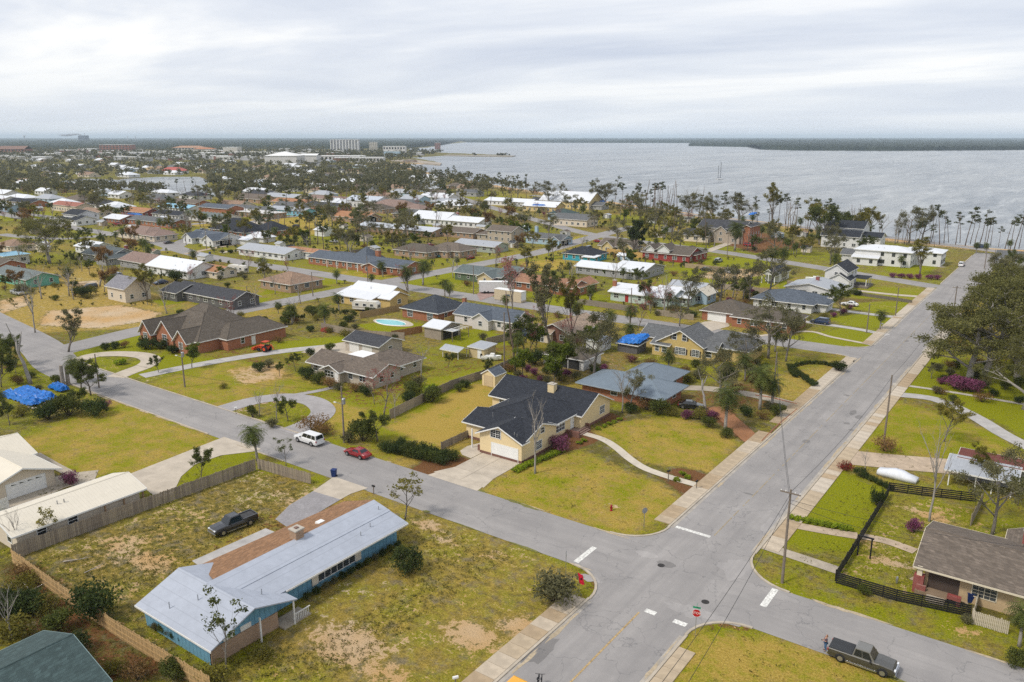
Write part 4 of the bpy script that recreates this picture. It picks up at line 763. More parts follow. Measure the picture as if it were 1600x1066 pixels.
def tarp(label, cx, cy, wx, wy, z, amp, seed, slope=(0, 0), mat=None, hang=.7):
    rr = np.random.default_rng(seed); n = 22; m_ = MB(); r = .5*rr.random((n+1, n+1))+.5*np.kron(rr.random((8, 8)), np.ones((3, 3)))[:n+1, :n+1]
    for j in range(n+1):
        for i in range(n+1):
            u, v = i/n-.5, j/n-.5; e = max(abs(u), abs(v))*2
            m_.v.append((u*wx*(1+.12*(r[j, i]-.5)), v*wy*(1+.12*(r[i, j]-.5)), z+u*slope[0]+v*slope[1]+amp*(r[j, i]-.5)-(hang*(e-.8)*5 if e > .8 else 0)))
    for j in range(n):
        for i in range(n): m_.f.append((j*(n+1)+i, j*(n+1)+i+1, (j+1)*(n+1)+i+1, (j+1)*(n+1)+i))
    o = m_.build('tarp', mat or TARP, None, False, (cx, cy, 0)); md = o.modifiers.new('s', 'SOLIDIFY'); md.thickness = .03; tag(o, label, 'tarp'); return o
h2, og2 = house('wrecked_shed', 'small broken shed under a torn blue tarp beside the yellow cottage', 'the blue-tarped shed', [(-84.2, 158.4, -79.2, 163, 2.1, .3, 'sx')], DKS, GRY, TRIM, wins=[], cat='shed')
tarp('crumpled blue tarp over the broken shed beside the yellow cottage', -81.6, 160.9, 6.4, 5.6, 3.3, .6, 3, (1.2, .6))
# ---- middle rows close enough to want their own shapes
h, og = house('brick_hip_house', 'square brick house with dark slate-blue hip roof beside the pool', 'the brick house by the pool', [(-149.5, 155.8, -136.6, 168.5, 2.9, 3.0, 'hx')], BRK, SH(.05, .058, .072), WHITE, ov=.6, chimney=(-136.2, 166.5, 2.4, 5.2, BRK, .5), wins=[('S', -146.6, 155.8, .6, 1.9, 1.8, 'grid'), ('S', -139.4, 155.8, .4, 1.9, 2.0, 'grid'), ('E', -136.6, 159, 1, 1.0, 1.2)], doors=[('E', -136.6, 163.5)])
h, og = house('white_gabled_house', 'white house with slate-grey gabled roof beside the grey board fence', 'the white slate-roofed house', [(-133, 158.4, -113.6, 167, 2.8, 2.1, 'gx'), (-125.6, 156.6, -120.4, 162, 2.8, 1.5, 'gy')], M('siding', (.62, .58, .55), .8, .05), BLUGR, WHITE, ov=.4, wins=[('S', -123, 156.6, 1, 1.1, 1.2), ('S', -118.3, 158.4, 1, 1.1, 1.2), ('S', -115.5, 158.4, 1, .9, 1.2), ('E', -113.6, 163, 1, 1.2, 1.2), ('S', -129.2, 158.4, 1, 1, 1.2)])
h, og = house('raw_timber_house', 'unfinished yellow plywood house with white metal roof behind the camper', 'the plywood house', [(-178, 162.4, -162.5, 172, 3.1, 2.3, 'gx'), (-166, 161.6, -159.8, 169, 2.9, 1.5, 'gx'), (-179.3, 159.2, -165, 165, 2.5, 1.5, 'sx')], M('stucco', (.55, .40, .16), .9, .1), WHT, TRIM, ov=.5, wins=[('S', -173, 159.2, .9, 1.6, 1.2), ('E', -159.8, 165.4, 1, 1.3, 1.2), ('S', -177, 159.2, .1, 1, 2)])
h, og = house('workshop', 'open timber workshop with white metal roof and cluttered front', 'the open workshop', [(-129.2, 142.2, -123.8, 149.4, 2.9, 1.0, 'gx')], M('wood', (.33, .28, .22), .9), WHT, TRIM, wins=[], ov=.4, cat='shed')
boxpart(h, og, 'opening_shade_sheet', (-123.78, 143, .05, -123.76, 148.6, 2.6), M('paint', (.04, .035, .03), .9)); boxpart(h, og, 'lean_to_roof', (-123.7, 142.6, 2.45, -120.4, 145.4, 2.53), GYMET)  # near-black sheet on the east wall stands in for the unlit workshop interior
for y in (142.6, 145.6, 148.8): post(h, og, -120.6, y, 0, 2.5, .07, M('wood', (.25, .2, .15), .9))
for k in range(6): boxpart(h, og, 'rafter', (-123.7, 142.5+k*1.2, 2.54, -120.2, 142.62+k*1.2, 2.66), TRIM)
h, og = house('flat_roofed_shed', 'tan flat-roofed garden shed beside the upturned white boat', 'the tan flat-roofed shed', [(-109, 134.6, -104.8, 139, 2.4, .3, 'sx')], M('stucco', (.52, .42, .24), .9, .08), GYMET, TRIM, wins=[], ov=.3, cat='shed', doors=[('S', -106, 134.6)])
h, og = house('metal_lean_to', 'small rusty metal lean-to on posts in the back garden', 'the rusty lean-to', [(-114, 131, -109.2, 134.4, 1.9, .6, 'gx')], GSI, GYMET, TRIM, wins=[], ov=.3, cat='shed', opens=(0,))
for x, y in ((-113.8, 131.2), (-109.4, 131.2), (-113.8, 134.2), (-109.4, 134.2)): post(h, og, x, y, 0, 1.95, .06, TRIM)
h, og = house('tan_brick_house', 'small brick house with pale tan roof behind the tall ivy tree', 'the pale tan-roofed brick house', [(-105, 156.2, -95.8, 171, 2.8, 1.9, 'gy'), (-105.6, 155, -100.5, 160, 2.7, 1.0, 'gx', CRM)], BRKD, M('shingle', (.36, .27, .20), .9, .1), TRIM, wins=[('S', -103.2, 155, .2, 1.6, 2, 'sash'), ('S', -98, 156.2, 1, 1.2, 1.2), ('E', -95.8, 162, 1, 1.2, 1.2), ('E', -95.8, 167, 1, 1.2, 1.2)], ov=.5)
h, og = house('white_shed', 'small plain white shed beside the brown hip carport', 'the small white shed', [(-91, 155.6, -86.8, 160, 2.4, .9, 'gx')], WSI, GYMET, WHITE, wins=[], ov=.25, cat='shed')
# ================================================================ THE ROWS BEHIND
def H(px, py, w_, d_, typ, roof, wall, label, ref, ze=2.8, rise=None, z=3.4, extra=None, **k):
    """a house whose roof middle shows at the pixel; w_ across, d_ deep; extra = more wings relative to the centre"""
    cx, cy = P(px, py, z); r = rise or (min(w_, d_)/2*.42 if typ[0] != 'f' else .1)
    ws = [(cx-w_/2, cy-d_/2, cx+w_/2, cy+d_/2, ze, r, typ)]
    for e in extra or (): ws.append((cx+e[0], cy+e[1], cx+e[2], cy+e[3], e[4], e[5], e[6])+tuple(e[7:]))
    return house(k.pop('name', 'house'), label, ref, ws, wall, roof, ov=k.pop('ov', .55), **k)
# right of B street, up to the main road
house('mint_house', 'mint green house with bright white metal roof and tall red brick chimney', 'the mint green house', [(-114.5, 209.8, -95, 221, 2.9, 1.6, 'gx'), (-103, 214, -91, 228, 2.8, 1.3, 'gx')], MINT, WHT, WHITE, chimney=(-114.9, 213, -.1, 5.6, BRK, .55), doors=[('S', -109, 209.8, M('paint', (.35, .03, .03), .5))], ov=.7)
house('sun_room', 'pale grey glazed sun room behind the mint green house', 'the glazed sun room', [(-105, 231, -94, 238, 2.7, 1.0, 'gx')], WSI, GYMET, WHITE, cat='building', wh=1.5)
house('blue_cottage', 'small blue cottage with cream roof among the gardens', 'the small blue cottage', [(-93, 220.4, -88.2, 227.5, 3.0, 1.5, 'gy')], LBL, CREAMR, WHITE, ov=.5)
house('brick_garage_house', 'brick house with grey hip roof and wide white garage door', 'the brick garage house', [(-81.5, 201, -70, 212, 2.9, 2.4, 'hx'), (-72, 198, -56.5, 210, 2.9, 2.2, 'hx')], BRK, BRN, WHITE, garage=[('S', -77.3, 201, 5.0, WHITE)], ov=.6)
house('slate_hip_house', 'low house with blue-grey hip roof and solar panel beside the main road', 'the blue-grey hip house', [(-76, 225.5, -59.5, 240, 2.8, 2.2, 'hx'), (-62, 229, -56.5, 236, 2.6, 1.0, 'hx')], WSI, BLUGR, WHITE, ov=.8)
house('grey_roofed_house', 'white house with pale grey roof and small red chimney', 'the pale grey-roofed house', [(-74, 248.5, -59.6, 262, 2.9, 1.6, 'gy')], WSI, GYMET, WHITE, chimney=(-66.5, 256, 3.5, 5.6, BRKR, .5), ov=.5)
hh, og = house('white_gable_house', 'white two-storey house with navy gables and railed porch', 'the white two-storey gable house', [(-68, 270, -61, 283, 5.6, 2.3, 'gy'), (-66.3, 267.8, -59.8, 275, 3.4, 1.9, 'gy')], WSI, NAVY, WHITE, wins=[('S', -66, 270, 1, 1.2, 1.3), ('S', -63.5, 267.8, 1.6, 1.4, 1.1), ('S', -64.5, 270, 4.2, .9, 1.1), ('E', -61, 277, 3.7, 1.2, 1.4), ('E', -61, 281, 3.7, 1, 1.4), ('E', -59.8, 271.5, .9, 1.1, 1.3)], ov=.4)
boxpart(hh, og, 'porch_roof', (-60.9, 276, 2.9, -56.2, 283.5, 3.05), NAVY); boxpart(hh, og, 'porch_floor', (-60.9, 275, -.05, -55.6, 283.5, .6), M('wood', (.2, .17, .14), .9))
for y in (276.2, 279.8, 283.3): post(hh, og, -56.4, y, .6, 2.9, .09)
hh, og = house('porch_cottage', 'small white cottage with navy roof and open front porch in the green lot', 'the white porch cottage', [(-87.5, 270, -82.8, 281, 3.0, 1.9, 'gy')], WSI, NAVY, WHITE, ov=.4, wins=[('E', -82.8, 273.5, 1, .9, 1.4), ('E', -82.8, 277.5, 1, .9, 1.4)])
wing(hh, og, (-87.5, 265.6, -82.8, 270, 3.0, 1.9, 'gy'), WSI, NAVY, WHITE, ov=.35, open_=True); [post(hh, og, x, 265.8, 0, 3, .1) for x in (-87.3, -85.1, -83)]
m_ = MB(); m_.poly([(-87.5-og[0], 265.7-og[1], 3.0), (-82.8-og[0], 265.7-og[1], 3.0), (-85.15-og[0], 265.7-og[1], 4.85)]); m_.build('gable', WSI, hh)
# waterfront
H(1385, 386, 20, 12, 'hx', WHT, WSI, 'long white two-storey waterfront house with white roof', 'the long white waterfront house', 5.7, 1.4, 6.5, [(6, 3, 19, 15, 5.2, 1.2, 'hx'), (-10, -9, -1, -5, 3.0, .8, 'sx')], wtrim=BLACK)
H(1325, 352, 16, 13, 'gx', NAVY, WSI, 'tall white house with navy roof behind the waterfront trees', 'the tall white navy-roofed house', 8.5, 2.6, 9, [(-8, -12, 8, -5, 5.4, 2.2, 'gx'), (6, -8, 16, 2, 5.0, 1.8, 'gx')])
H(1135, 350, 22, 15, 'gx', DGR, STN, 'big pale stone house with dark gables and brick end wall', 'the big stone house', 6.8, 3.0, 8, [(-16, -12, -4, -2, 3.2, 2.4, 'gx', CRM), (-2, -9, 4, -4, 5.6, 2.2, 'gy'), (4, -9, 10, -4, 5.2, 2.0, 'gy'), (11, -7, 14, 7, 8.2, .6, 'gy', BRK)])
_x, _y = P(1148, 334, 9.5); tarp('blue tarp hanging over the ridge of the stone house', _x+8.5, _y+3, 3, 5, 10.2, .4, 9, (.3, .3))
H(1338, 392, 9, 8, 'gx', GRY, WSI, 'open white pavilion with grey roof beside the waterfront lawn', 'the white pavilion', 3, 1.6, 4, cat='pavilion', wins=[])
H(1588, 398, 12, 10, 'gx', GRY, GSI, 'grey gabled house beside the end of the main road', 'the grey house at the road end', 4, 2.2, 5)
H(1051, 386, 20, 13, 'gx', BRN, REDW, 'dark red house with brown roof and white dormer gables', 'the dark red house', 3.2, 2.4, 5, [(2, -3, 11, 9, 3.2, 2.3, 'hy'), (-3.5, -6.4, 1.5, 1, 4.8, 1.8, 'gy', WSI), (-8.5, -6.4, -5, 1, 4.6, 1.4, 'gy', WSI)])
H(973, 379, 17, 11, 'gx', BRN2, M('siding', (.60, .48, .24), .8, .06), 'pale yellow house with brown gables behind the new timber fence', 'the pale yellow gabled house', 3, 2.4, 4, [(-6, -7, -1, 0, 3, 2.2, 'gy'), (3, -7, 9, 0, 3, 2.0, 'gy')])
H(914, 390, 14, 11, 'hx', NAVY, TURQ, 'turquoise house with black hip roof', 'the turquoise house', 2.9, 2.3, 4, [(4, -8, 9, -4, 2.4, .3, 'sx', None, WHT)])
H(955, 414, 24, 9, 'gx', WHT, GSI, 'rambling house with bright white folded metal roof', 'the rambling white-roofed house', 2.8, 1.4, 3.6, [(2, -3, 14, 14, 2.8, 1.8, 'gx')])
H(860, 437, 22, 9, 'gx', SH(.34, .18, .11), BRK, 'brick house with worn orange-brown roof and white porch posts', 'the orange-brown roofed brick house', 2.8, 1.7, 3.6, [(6, -2, 12, 9, 2.8, 1.5, 'gy')])
H(760, 422, 20, 10, 'gx', SH(.14, .17, .17), GRNW, 'dark green house with grey-green roof and cream gable', 'the dark green house', 2.8, 1.8, 3.6, [(2, -7.5, 8, 0, 2.8, 1.5, 'gy', M('siding', (.58, .48, .30), .8, .06)), (3, 3, 10, 13, 2.8, 1.6, 'gx')])
H(858, 367, 20, 9, 'gx', GRY, LBL, 'light blue house with grey roof and blue chimney', 'the light blue house', 2.9, 1.7, 4, [(5, -7, 10, 1, 2.9, 1.5, 'gy')], chimney=(*[c+d for c, d in zip(P(842, 362, 4), (-2, 1))], 3, 6.4, LBL, .7))
H(790, 357, 14, 10, 'gx', BRN2, M('siding', (.42, .36, .28), .8, .06), 'two-storey tan house with brown roof beside the bare tree', 'the two-storey tan house', 5.4, 1.9, 6, [(-14, -4, -6, 5, 3, 1.6, 'hx')])
H(752, 378, 22, 10, 'gx', GYMET, M('siding', (.34, .38, .33), .8, .08), 'pale green house with grey metal roof behind the pink shrubs', 'the pale green metal-roofed house', 2.8, 1.5, 3.6)
H(655, 385, 18, 11, 'hx', BRN, BRKT, 'tan brick house with brown hip roof beside the teal car', 'the tan brick hip house', 2.9, 2.2, 4)
H(707, 384, 17, 11, 'hx', BRN2, BRKT, 'twin tan brick house with grey-brown hip roof and tall windows', 'the second tan brick hip house', 3.0, 2.3, 4, [(-3, -8, 4, 0, 2.9, 1.6, 'hy')])
hh, og = H(570, 403, 50, 12, 'gx', BLUGR, BRK, 'long brick ranch house with blue-grey roof and pyramid peak', 'the long brick ranch house', 2.9, 1.8, 3.8, [(-26, -4, -12, 12, 2.7, 1.3, 'hy'), (8, -9, 16, 0, 2.8, 1.3, 'gy'), (-6, -2, 3, 7, 3.6, 4.0, 'hx')], chimney=(*[c+d for c, d in zip(P(585, 398, 5), (0, 2))], 3.5, 6.4, BRK, .9), wh=1.4)
for i in range(6): post(hh, og, og[0]-12+i*5.5, og[1]-9.2, 0, 2.7, .1)
H(455, 431, 15, 13, 'hx', TANR, BRKT, 'house with faded orange hip roof and screened walls at the junction', 'the faded orange hip house', 2.9, 2.4, 4, winstyle='plain', wh=1.6)
H(335, 451, 30, 9, 'gx', DGR, DKS, 'dark grey house with charcoal roof and white windows', 'the dark grey house', 2.9, 1.9, 4, [(-17, -7, -9, 3, 2.8, 1.8, 'gx')])
H(284, 411, 26, 12, 'gx', WHT, WSI, 'white house with broad bright white metal roof', 'the broad white-roofed house', 3.0, 2.6, 4, [(-20, -4, -11, 5, 2.6, 1.2, 'gx')])
H(337, 418, 13, 8, 'gx', ORR, CRM, 'small cream house with orange roof next to the camper trailer', 'the small orange-roofed house', 2.5, 1.4, 3)
H(200, 442, 10, 8, 'gx', SH(.24, .235, .26), CRM, 'barn-shaped two-storey shed with grey gambrel roof', 'the gambrel barn', 4.4, 2.6, 5, cat='barn')
H(38, 424, 26, 10, 'gx', SH(.17, .20, .20), GREENW, 'sea-green house with grey roof under repair', 'the sea-green house', 2.8, 1.7, 3.6)
H(4, 408, 13, 10, 'gx', BRN, BRK, 'brick house with brown roof at the picture edge', 'the brick house at the picture edge', 2.8, 1.8, 3.6)
H(172, 391, 21, 12, 'gx', SH(.11, .13, .135), GSI, 'grey house with dark grey-green roof and brick chimney', 'the grey-green roofed house', 2.9, 2.6, 4, [(6, -9, 13, 0, 2.8, 1.9, 'gy')], chimney=(*[c+d for c, d in zip(P(203, 392, 3), (1, -2))], 0, 5.4, BRKR, .6))
H(240, 402, 27, 12, 'gx', PINKB, GSI, 'long house with dusty pinkish-brown roof', 'the pinkish-brown roofed house', 2.9, 2.2, 4)
H(148, 381, 14, 10, 'gx', WHT, WSI, 'small white house with pale metal roof behind the big oak', 'the small white metal-roofed house', 2.9, 1.8, 3.6)
H(24, 378, 14, 10, 'hx', TANR, CRM, 'cream house with tan hip roof beside the big oak', 'the cream house by the big oak', 2.8, 1.9, 3.6)
H(15, 396, 12, 9, 'fx', TEALR, WSI, 'white flat-roofed house with pale blue roof sheet', 'the flat white house', 3.4, .1, 3.6)
H(126, 332, 17, 12, 'gx', NAVY, WSI, 'white two-storey house with navy roof beyond the big oak', 'the white navy-roofed two-storey', 5.4, 2.2, 6, [(5, -10, 14, 2, 3.0, 2.0, 'gx'), (-12, -9, 5, -4, 3, .8, 'sx')])
H(112, 318, 34, 11, 'gx', REDT, CRM, 'long cream house with red tile roof', 'the red tile roof', 4.2, 1.8, 5)
H(42, 313, 38, 12, 'gx', NAVY, BRK, 'low brick house with wide navy roof', 'the wide navy roof', 3.2, 1.9, 4)
H(36, 306, 30, 12, 'hx', WHT, WSI, 'white house with white hip roof among pines', 'the white hip roof among pines', 3.2, 2, 4); H(6, 308, 22, 12, 'gx', WHT, WSI, 'white-roofed house at the edge beneath the pines', 'the white roof beneath the pines', 3, 2, 4)
H(225, 358, 27, 15, 'hx', PINKB, CRM, 'cream house with pale brown hip roof on the street bend', 'the pale brown hip roof', 2.9, 2.6, 4, [(12, -8, 22, 4, 2.8, 1.7, 'hx')])
H(247, 342, 44, 12, 'gx', GRY, BRK, 'long low brick house with grey roof and carport', 'the long low grey-roofed house', 2.9, 1.6, 3.6); H(220, 327, 26, 12, 'gx', ORR, BRKR, 'brick house with brown-orange roof and blue tarp', 'the tarped orange-roofed house', 3, 2, 4)
_x, _y = P(210, 335, 3); tarp('small blue tarp lying on the orange-roofed brick house', _x, _y, 12, 3, 3.6, .2, 12)
H(189, 338, 18, 11, 'gx', WHT, BRK, 'brick house with small white metal roof', 'the small white roof behind palms', 2.8, 1.7, 3.6); H(150, 328, 22, 9, 'gx', TANR, CRM, 'low house with tan roof beside the navy-roofed house', 'the low tan roof', 2.9, 1.7, 3.6)
H(334, 366, 26, 12, 'gx', BLUGR, WSI, 'white house with slate roof and twin white gables', 'the twin white gables', 2.9, 2.4, 4, [(-11, -9, -4, 0, 2.9, 2.0, 'gy'), (5, -9.5, 13, 0, 2.9, 2.2, 'gy')])
H(372, 350, 24, 17, 'hx', NAVY, BRK, 'brick house with steep navy hip roof', 'the steep navy hip roof', 2.9, 5.0, 5, [(10, -9, 18, 2, 2.8, 3.0, 'hy')]); H(425, 351, 15, 13, 'hx', NAVY, BRK, 'small brick wing house with pointed navy roof', 'the pointed navy roof', 2.9, 3.8, 5)
H(384, 371, 11, 6, 'gx', WHT, WSI, 'white garden shed beside the domed shed', 'the white garden shed', 2.4, .8, 3, name='shed', cat='shed', wins=[]); H(408, 367, 12, 7, 'hx', WHT, WSI, 'rounded white domed shed behind the bushes', 'the domed white shed', 2.4, 1.8, 3, name='shed', cat='shed', wins=[])
H(425, 387, 30, 11, 'gx', GYMET, WSI, 'low white house with pale grey roof behind the green lawn', 'the low white house', 2.8, 1.6, 3.6); H(474, 389, 22, 8, 'fx', ORR, WSI, 'flat orange-roofed carport wing beside the low white house', 'the flat orange roof', 2.9, .1, 3.2)
H(327, 335, 44, 12, 'gx', SH(.16, .185, .18), WSI, 'long house with grey-green roof and white garage', 'the long grey-green roof', 2.9, 1.8, 3.6); H(282, 321, 34, 12, 'gx', TEALR, WSI, 'white house covered with bright blue roof sheeting', 'the blue-sheeted roof', 3, 1.8, 4); H(345, 321, 30, 12, 'gx', BLUGR, BRK, 'brick two-storey house with slate-blue roof', 'the slate-blue brick two-storey', 5, 1.8, 6); H(392, 323, 40, 12, 'gx', GRY, GSI, 'long grey house with grey roof', 'the long grey house', 3, 1.7, 4)
H(400, 330, 42, 13, 'fx', M('membrane', (.60, .585, .56), .7, .07, 1.2), BRKT, 'low building with flat white roof', 'the flat white roof', 3.2, .1, 3.3, cat='building'); H(456, 325, 34, 11, 'gx', GYMET, M('siding', (.22, .50, .62), .8, .08), 'sky-blue house with pale roof and green shrubs', 'the sky-blue house', 3.2, 1.4, 4); H(462, 313, 38, 13, 'gx', ORR, YSI, 'ochre house with faded orange roof', 'the ochre house', 3, 2, 4); H(446, 305, 36, 14, 'gx', GYMET, CRM, 'cream house with silvery roof among dark trees', 'the silvery roof', 3.2, 2, 4)
H(272, 332, 28, 12, 'gx', NAVY, WSI, 'white house with navy roof beside the autumn tree', 'the navy roof by the autumn tree', 2.9, 1.8, 3.6); H(295, 313, 34, 12, 'gx', BRN2, BRK, 'brick house with brown roof behind the blue-sheeted one', 'the brown brick house behind', 3, 1.8, 4); H(507, 357, 7, 7, 'gx', WHT, WSI, 'lone white shed on the dry field', 'the lone white shed', 3.2, 1.2, 3.6, name='shed', cat='shed', wins=[])
H(557, 335, 28, 13, 'gx', ORR, BRKT, 'brick house with orange-tan roof and carport', 'the orange-tan roof', 3, 2.4, 4, [(3, -9, 14, 2, 2.8, 1.8, 'gx')]); H(628, 353, 52, 12, 'gx', M('metal_roof', (.50, .53, .58), .5, .1), BRKT, 'very long low house with pale patched roof', 'the very long pale roof', 2.9, 1.3, 3.6); H(682, 335, 26, 16, 'gx', WHT, WSI, 'white house with big white metal gable', 'the big white metal gable', 3.2, 3.4, 5, [(-14, -12, -3, -2, 2.8, 1.2, 'sx')]); H(731, 341, 24, 12, 'gx', WHT, WSI, 'white house with white roof and red chimney', 'the white roof with red chimney', 3.2, 2.0, 4.4, chimney=(*P(715, 336, 5), 3, 6.5, BRKR, .7))
H(618, 317, 34, 16, 'hx', PINKB, BRKT, 'house with broad rosy-brown hip roof', 'the rosy-brown hip roof', 3, 4, 5, [(14, -9, 30, 3, 3, 2.4, 'hx')]); H(648, 331, 26, 12, 'hx', GRY, BRKT, 'house with grey hip roof beside the pines', 'the grey hip roof by pines', 3, 2.4, 4); H(718, 358, 26, 11, 'gx', BRN2, BRKT, 'low tan house with brown roof behind the palms', 'the low tan house', 2.9, 1.7, 3.6); H(517, 308, 40, 12, 'gx', PINKB, CRM, 'long house with dusty rose roof', 'the dusty rose roof', 3, 1.8, 4); H(512, 318, 34, 12, 'gx', DGR, BRK, 'brick house with dark low roof and blue doors', 'the dark low roof', 3, 1.7, 4); H(575, 310, 30, 15, 'gx', M('metal_roof', (.46, .50, .56), .5, .1), WSI, 'white two-storey house with silver roof', 'the silver-roofed white house', 5, 2.6, 6); H(588, 322, 24, 12, 'hx', BRN, BRKT, 'house with plain brown hip roof', 'the plain brown hip roof', 3, 2.4, 4)
H(709, 317, 24, 12, 'hx', WHT, CRM, 'house with white hip roof under tall trees', 'the white hip roof under trees', 3, 2.6, 4); H(899, 338, 22, 12, 'gx', GRY, CRM, 'cream house with grey gables behind parked cars', 'the cream grey-gabled house', 4, 2.4, 5); H(850, 318, 26, 12, 'gx', WHT, M('siding', (.60, .47, .22), .8, .06), 'yellow gabled house with white roof near the bay', 'the yellow gabled bay house', 3.6, 2.8, 5); H(893, 306, 40, 20, 'gx', WHT, M('siding', (.60, .47, .22), .8, .06), 'big yellow waterfront building with steep white roof', 'the big yellow waterfront building', 5, 6, 8, cat='building'); H(922, 317, 24, 10, 'gx', GRY, GSI, 'grey house with blue tarps on its roof near the bay', 'the tarped grey bay house', 3, 2, 4); H(880, 330, 14, 12, 'hx', GRNR, LBL, 'blue house with dark teal hip roof near the bay', 'the dark teal hip roof', 4, 2.4, 5); H(800, 312, 40, 13, 'gx', WHT, WSI, 'long white roof half hidden by shore trees', 'the long white shore roof', 3.2, 1.8, 4); H(855, 311, 22, 10, 'gx', DGR, GSI, 'dark roofed shore house with blue tarp', 'the dark shore house', 3, 1.8, 4)
for px_, py_, w_, lb in ((858, 310, 9, 'blue roof tarp on the dark-roofed shore house'), (926, 314, 8, 'blue tarp on the grey bay house, the end toward the yellow building'), (939, 315, 7, 'blue tarp on the grey bay house, the end toward the beach pines'), (842, 321, 8, 'blue tarp beside the yellow gabled bay house')):
    _x, _y = P(px_, py_, 4.5); tarp(lb, _x, _y, w_, 5, 5.2, .2, px_)
# ================================================================ VEHICLES
TYRE = M('rubber', (.015, .015, .016), .8, .1); RIM = M('metal', (.45, .45, .47), .3, .05, 3, .8); CARGLASS = M('tinted_glass', (.012, .016, .02), .06, .05, 1, 0, .8); CHROME = M('metal', (.62, .63, .65), .2, .04, 3, .9); RLIGHT = M('paint', (.40, .012, .012), .3, .05); HLIGHT = M('paint', (.7, .72, .74), .15, .05); PLAST = M('paint', (.03, .03, .032), .6, .1)
def carpaint(*c): 
    m = M('car_paint', c, .28, .03, 1, 0, .6); return m
def loft(sections):
    """sections: (x, [(y, z), ...]) half rings from sill to roof centre, mirrored"""
    mb = MB(); k = None
    for x, ring in sections:
        full = [(x, -y, z) for y, z in ring]+[(x, y, z) for y, z in reversed(ring)]; k = len(full); mb.v += full
    for i in range(len(sections)-1):
        for j in range(k-1): mb.f.append((i*k+j, i*k+j+1, (i+1)*k+j+1, (i+1)*k+j))
        mb.f.append((i*k+k-1, i*k, (i+1)*k, (i+1)*k+k-1))
    mb.f.append(tuple(reversed(range(k)))); mb.f.append(tuple(range((len(sections)-1)*k, len(sections)*k))); return mb
CARK = {  # length, width, stations of hood/belt: (x fraction, belt z, half-width), cabin: x fractions (base rear, roof rear, roof front, base front), roof z, wheel r, wheelbase
 'sedan': dict(L=4.75, W=1.82, belt=[(0, .62, .80), (.03, .82, .86), (.2, .96, .9), (.30, .97, .91), (.62, .93, .91), (.72, .90, .9), (.94, .72, .86), (1, .55, .74)], cab=(.13, .27, .52, .70), roof=1.43, wr=.33, wb=(.19, .79)),
 'suv': dict(L=5.5, W=2.02, belt=[(0, .7, .92), (.015, 1.08, .98), (.2, 1.12, 1.0), (.5, 1.12, 1.01), (.70, 1.10, 1.0), (.76, 1.12, .98), (.95, 1.02, .94), (1, .72, .86)], cab=(.01, .05, .60, .71), roof=1.88, wr=.40, wb=(.205, .80)),
 'minivan': dict(L=5.0, W=1.95, belt=[(0, .6, .88), (.02, 1.0, .95), (.3, 1.04, .97), (.7, 1.0, .97), (.78, .98, .95), (.95, .85, .9), (1, .6, .8)], cab=(.01, .05, .58, .80), roof=1.74, wr=.34, wb=(.19, .80)),
 'pickup': dict(L=5.95, W=2.02, belt=[(0, .72, .92), (.012, 1.10, .97), (.36, 1.12, .99), (.37, 1.12, .99), (.72, 1.12, .99), (.76, 1.14, .98), (.95, 1.05, .95), (1, .78, .9)], cab=(.365, .395, .61, .70), roof=1.90, wr=.41, wb=(.20, .82)),
}
_cars = {}
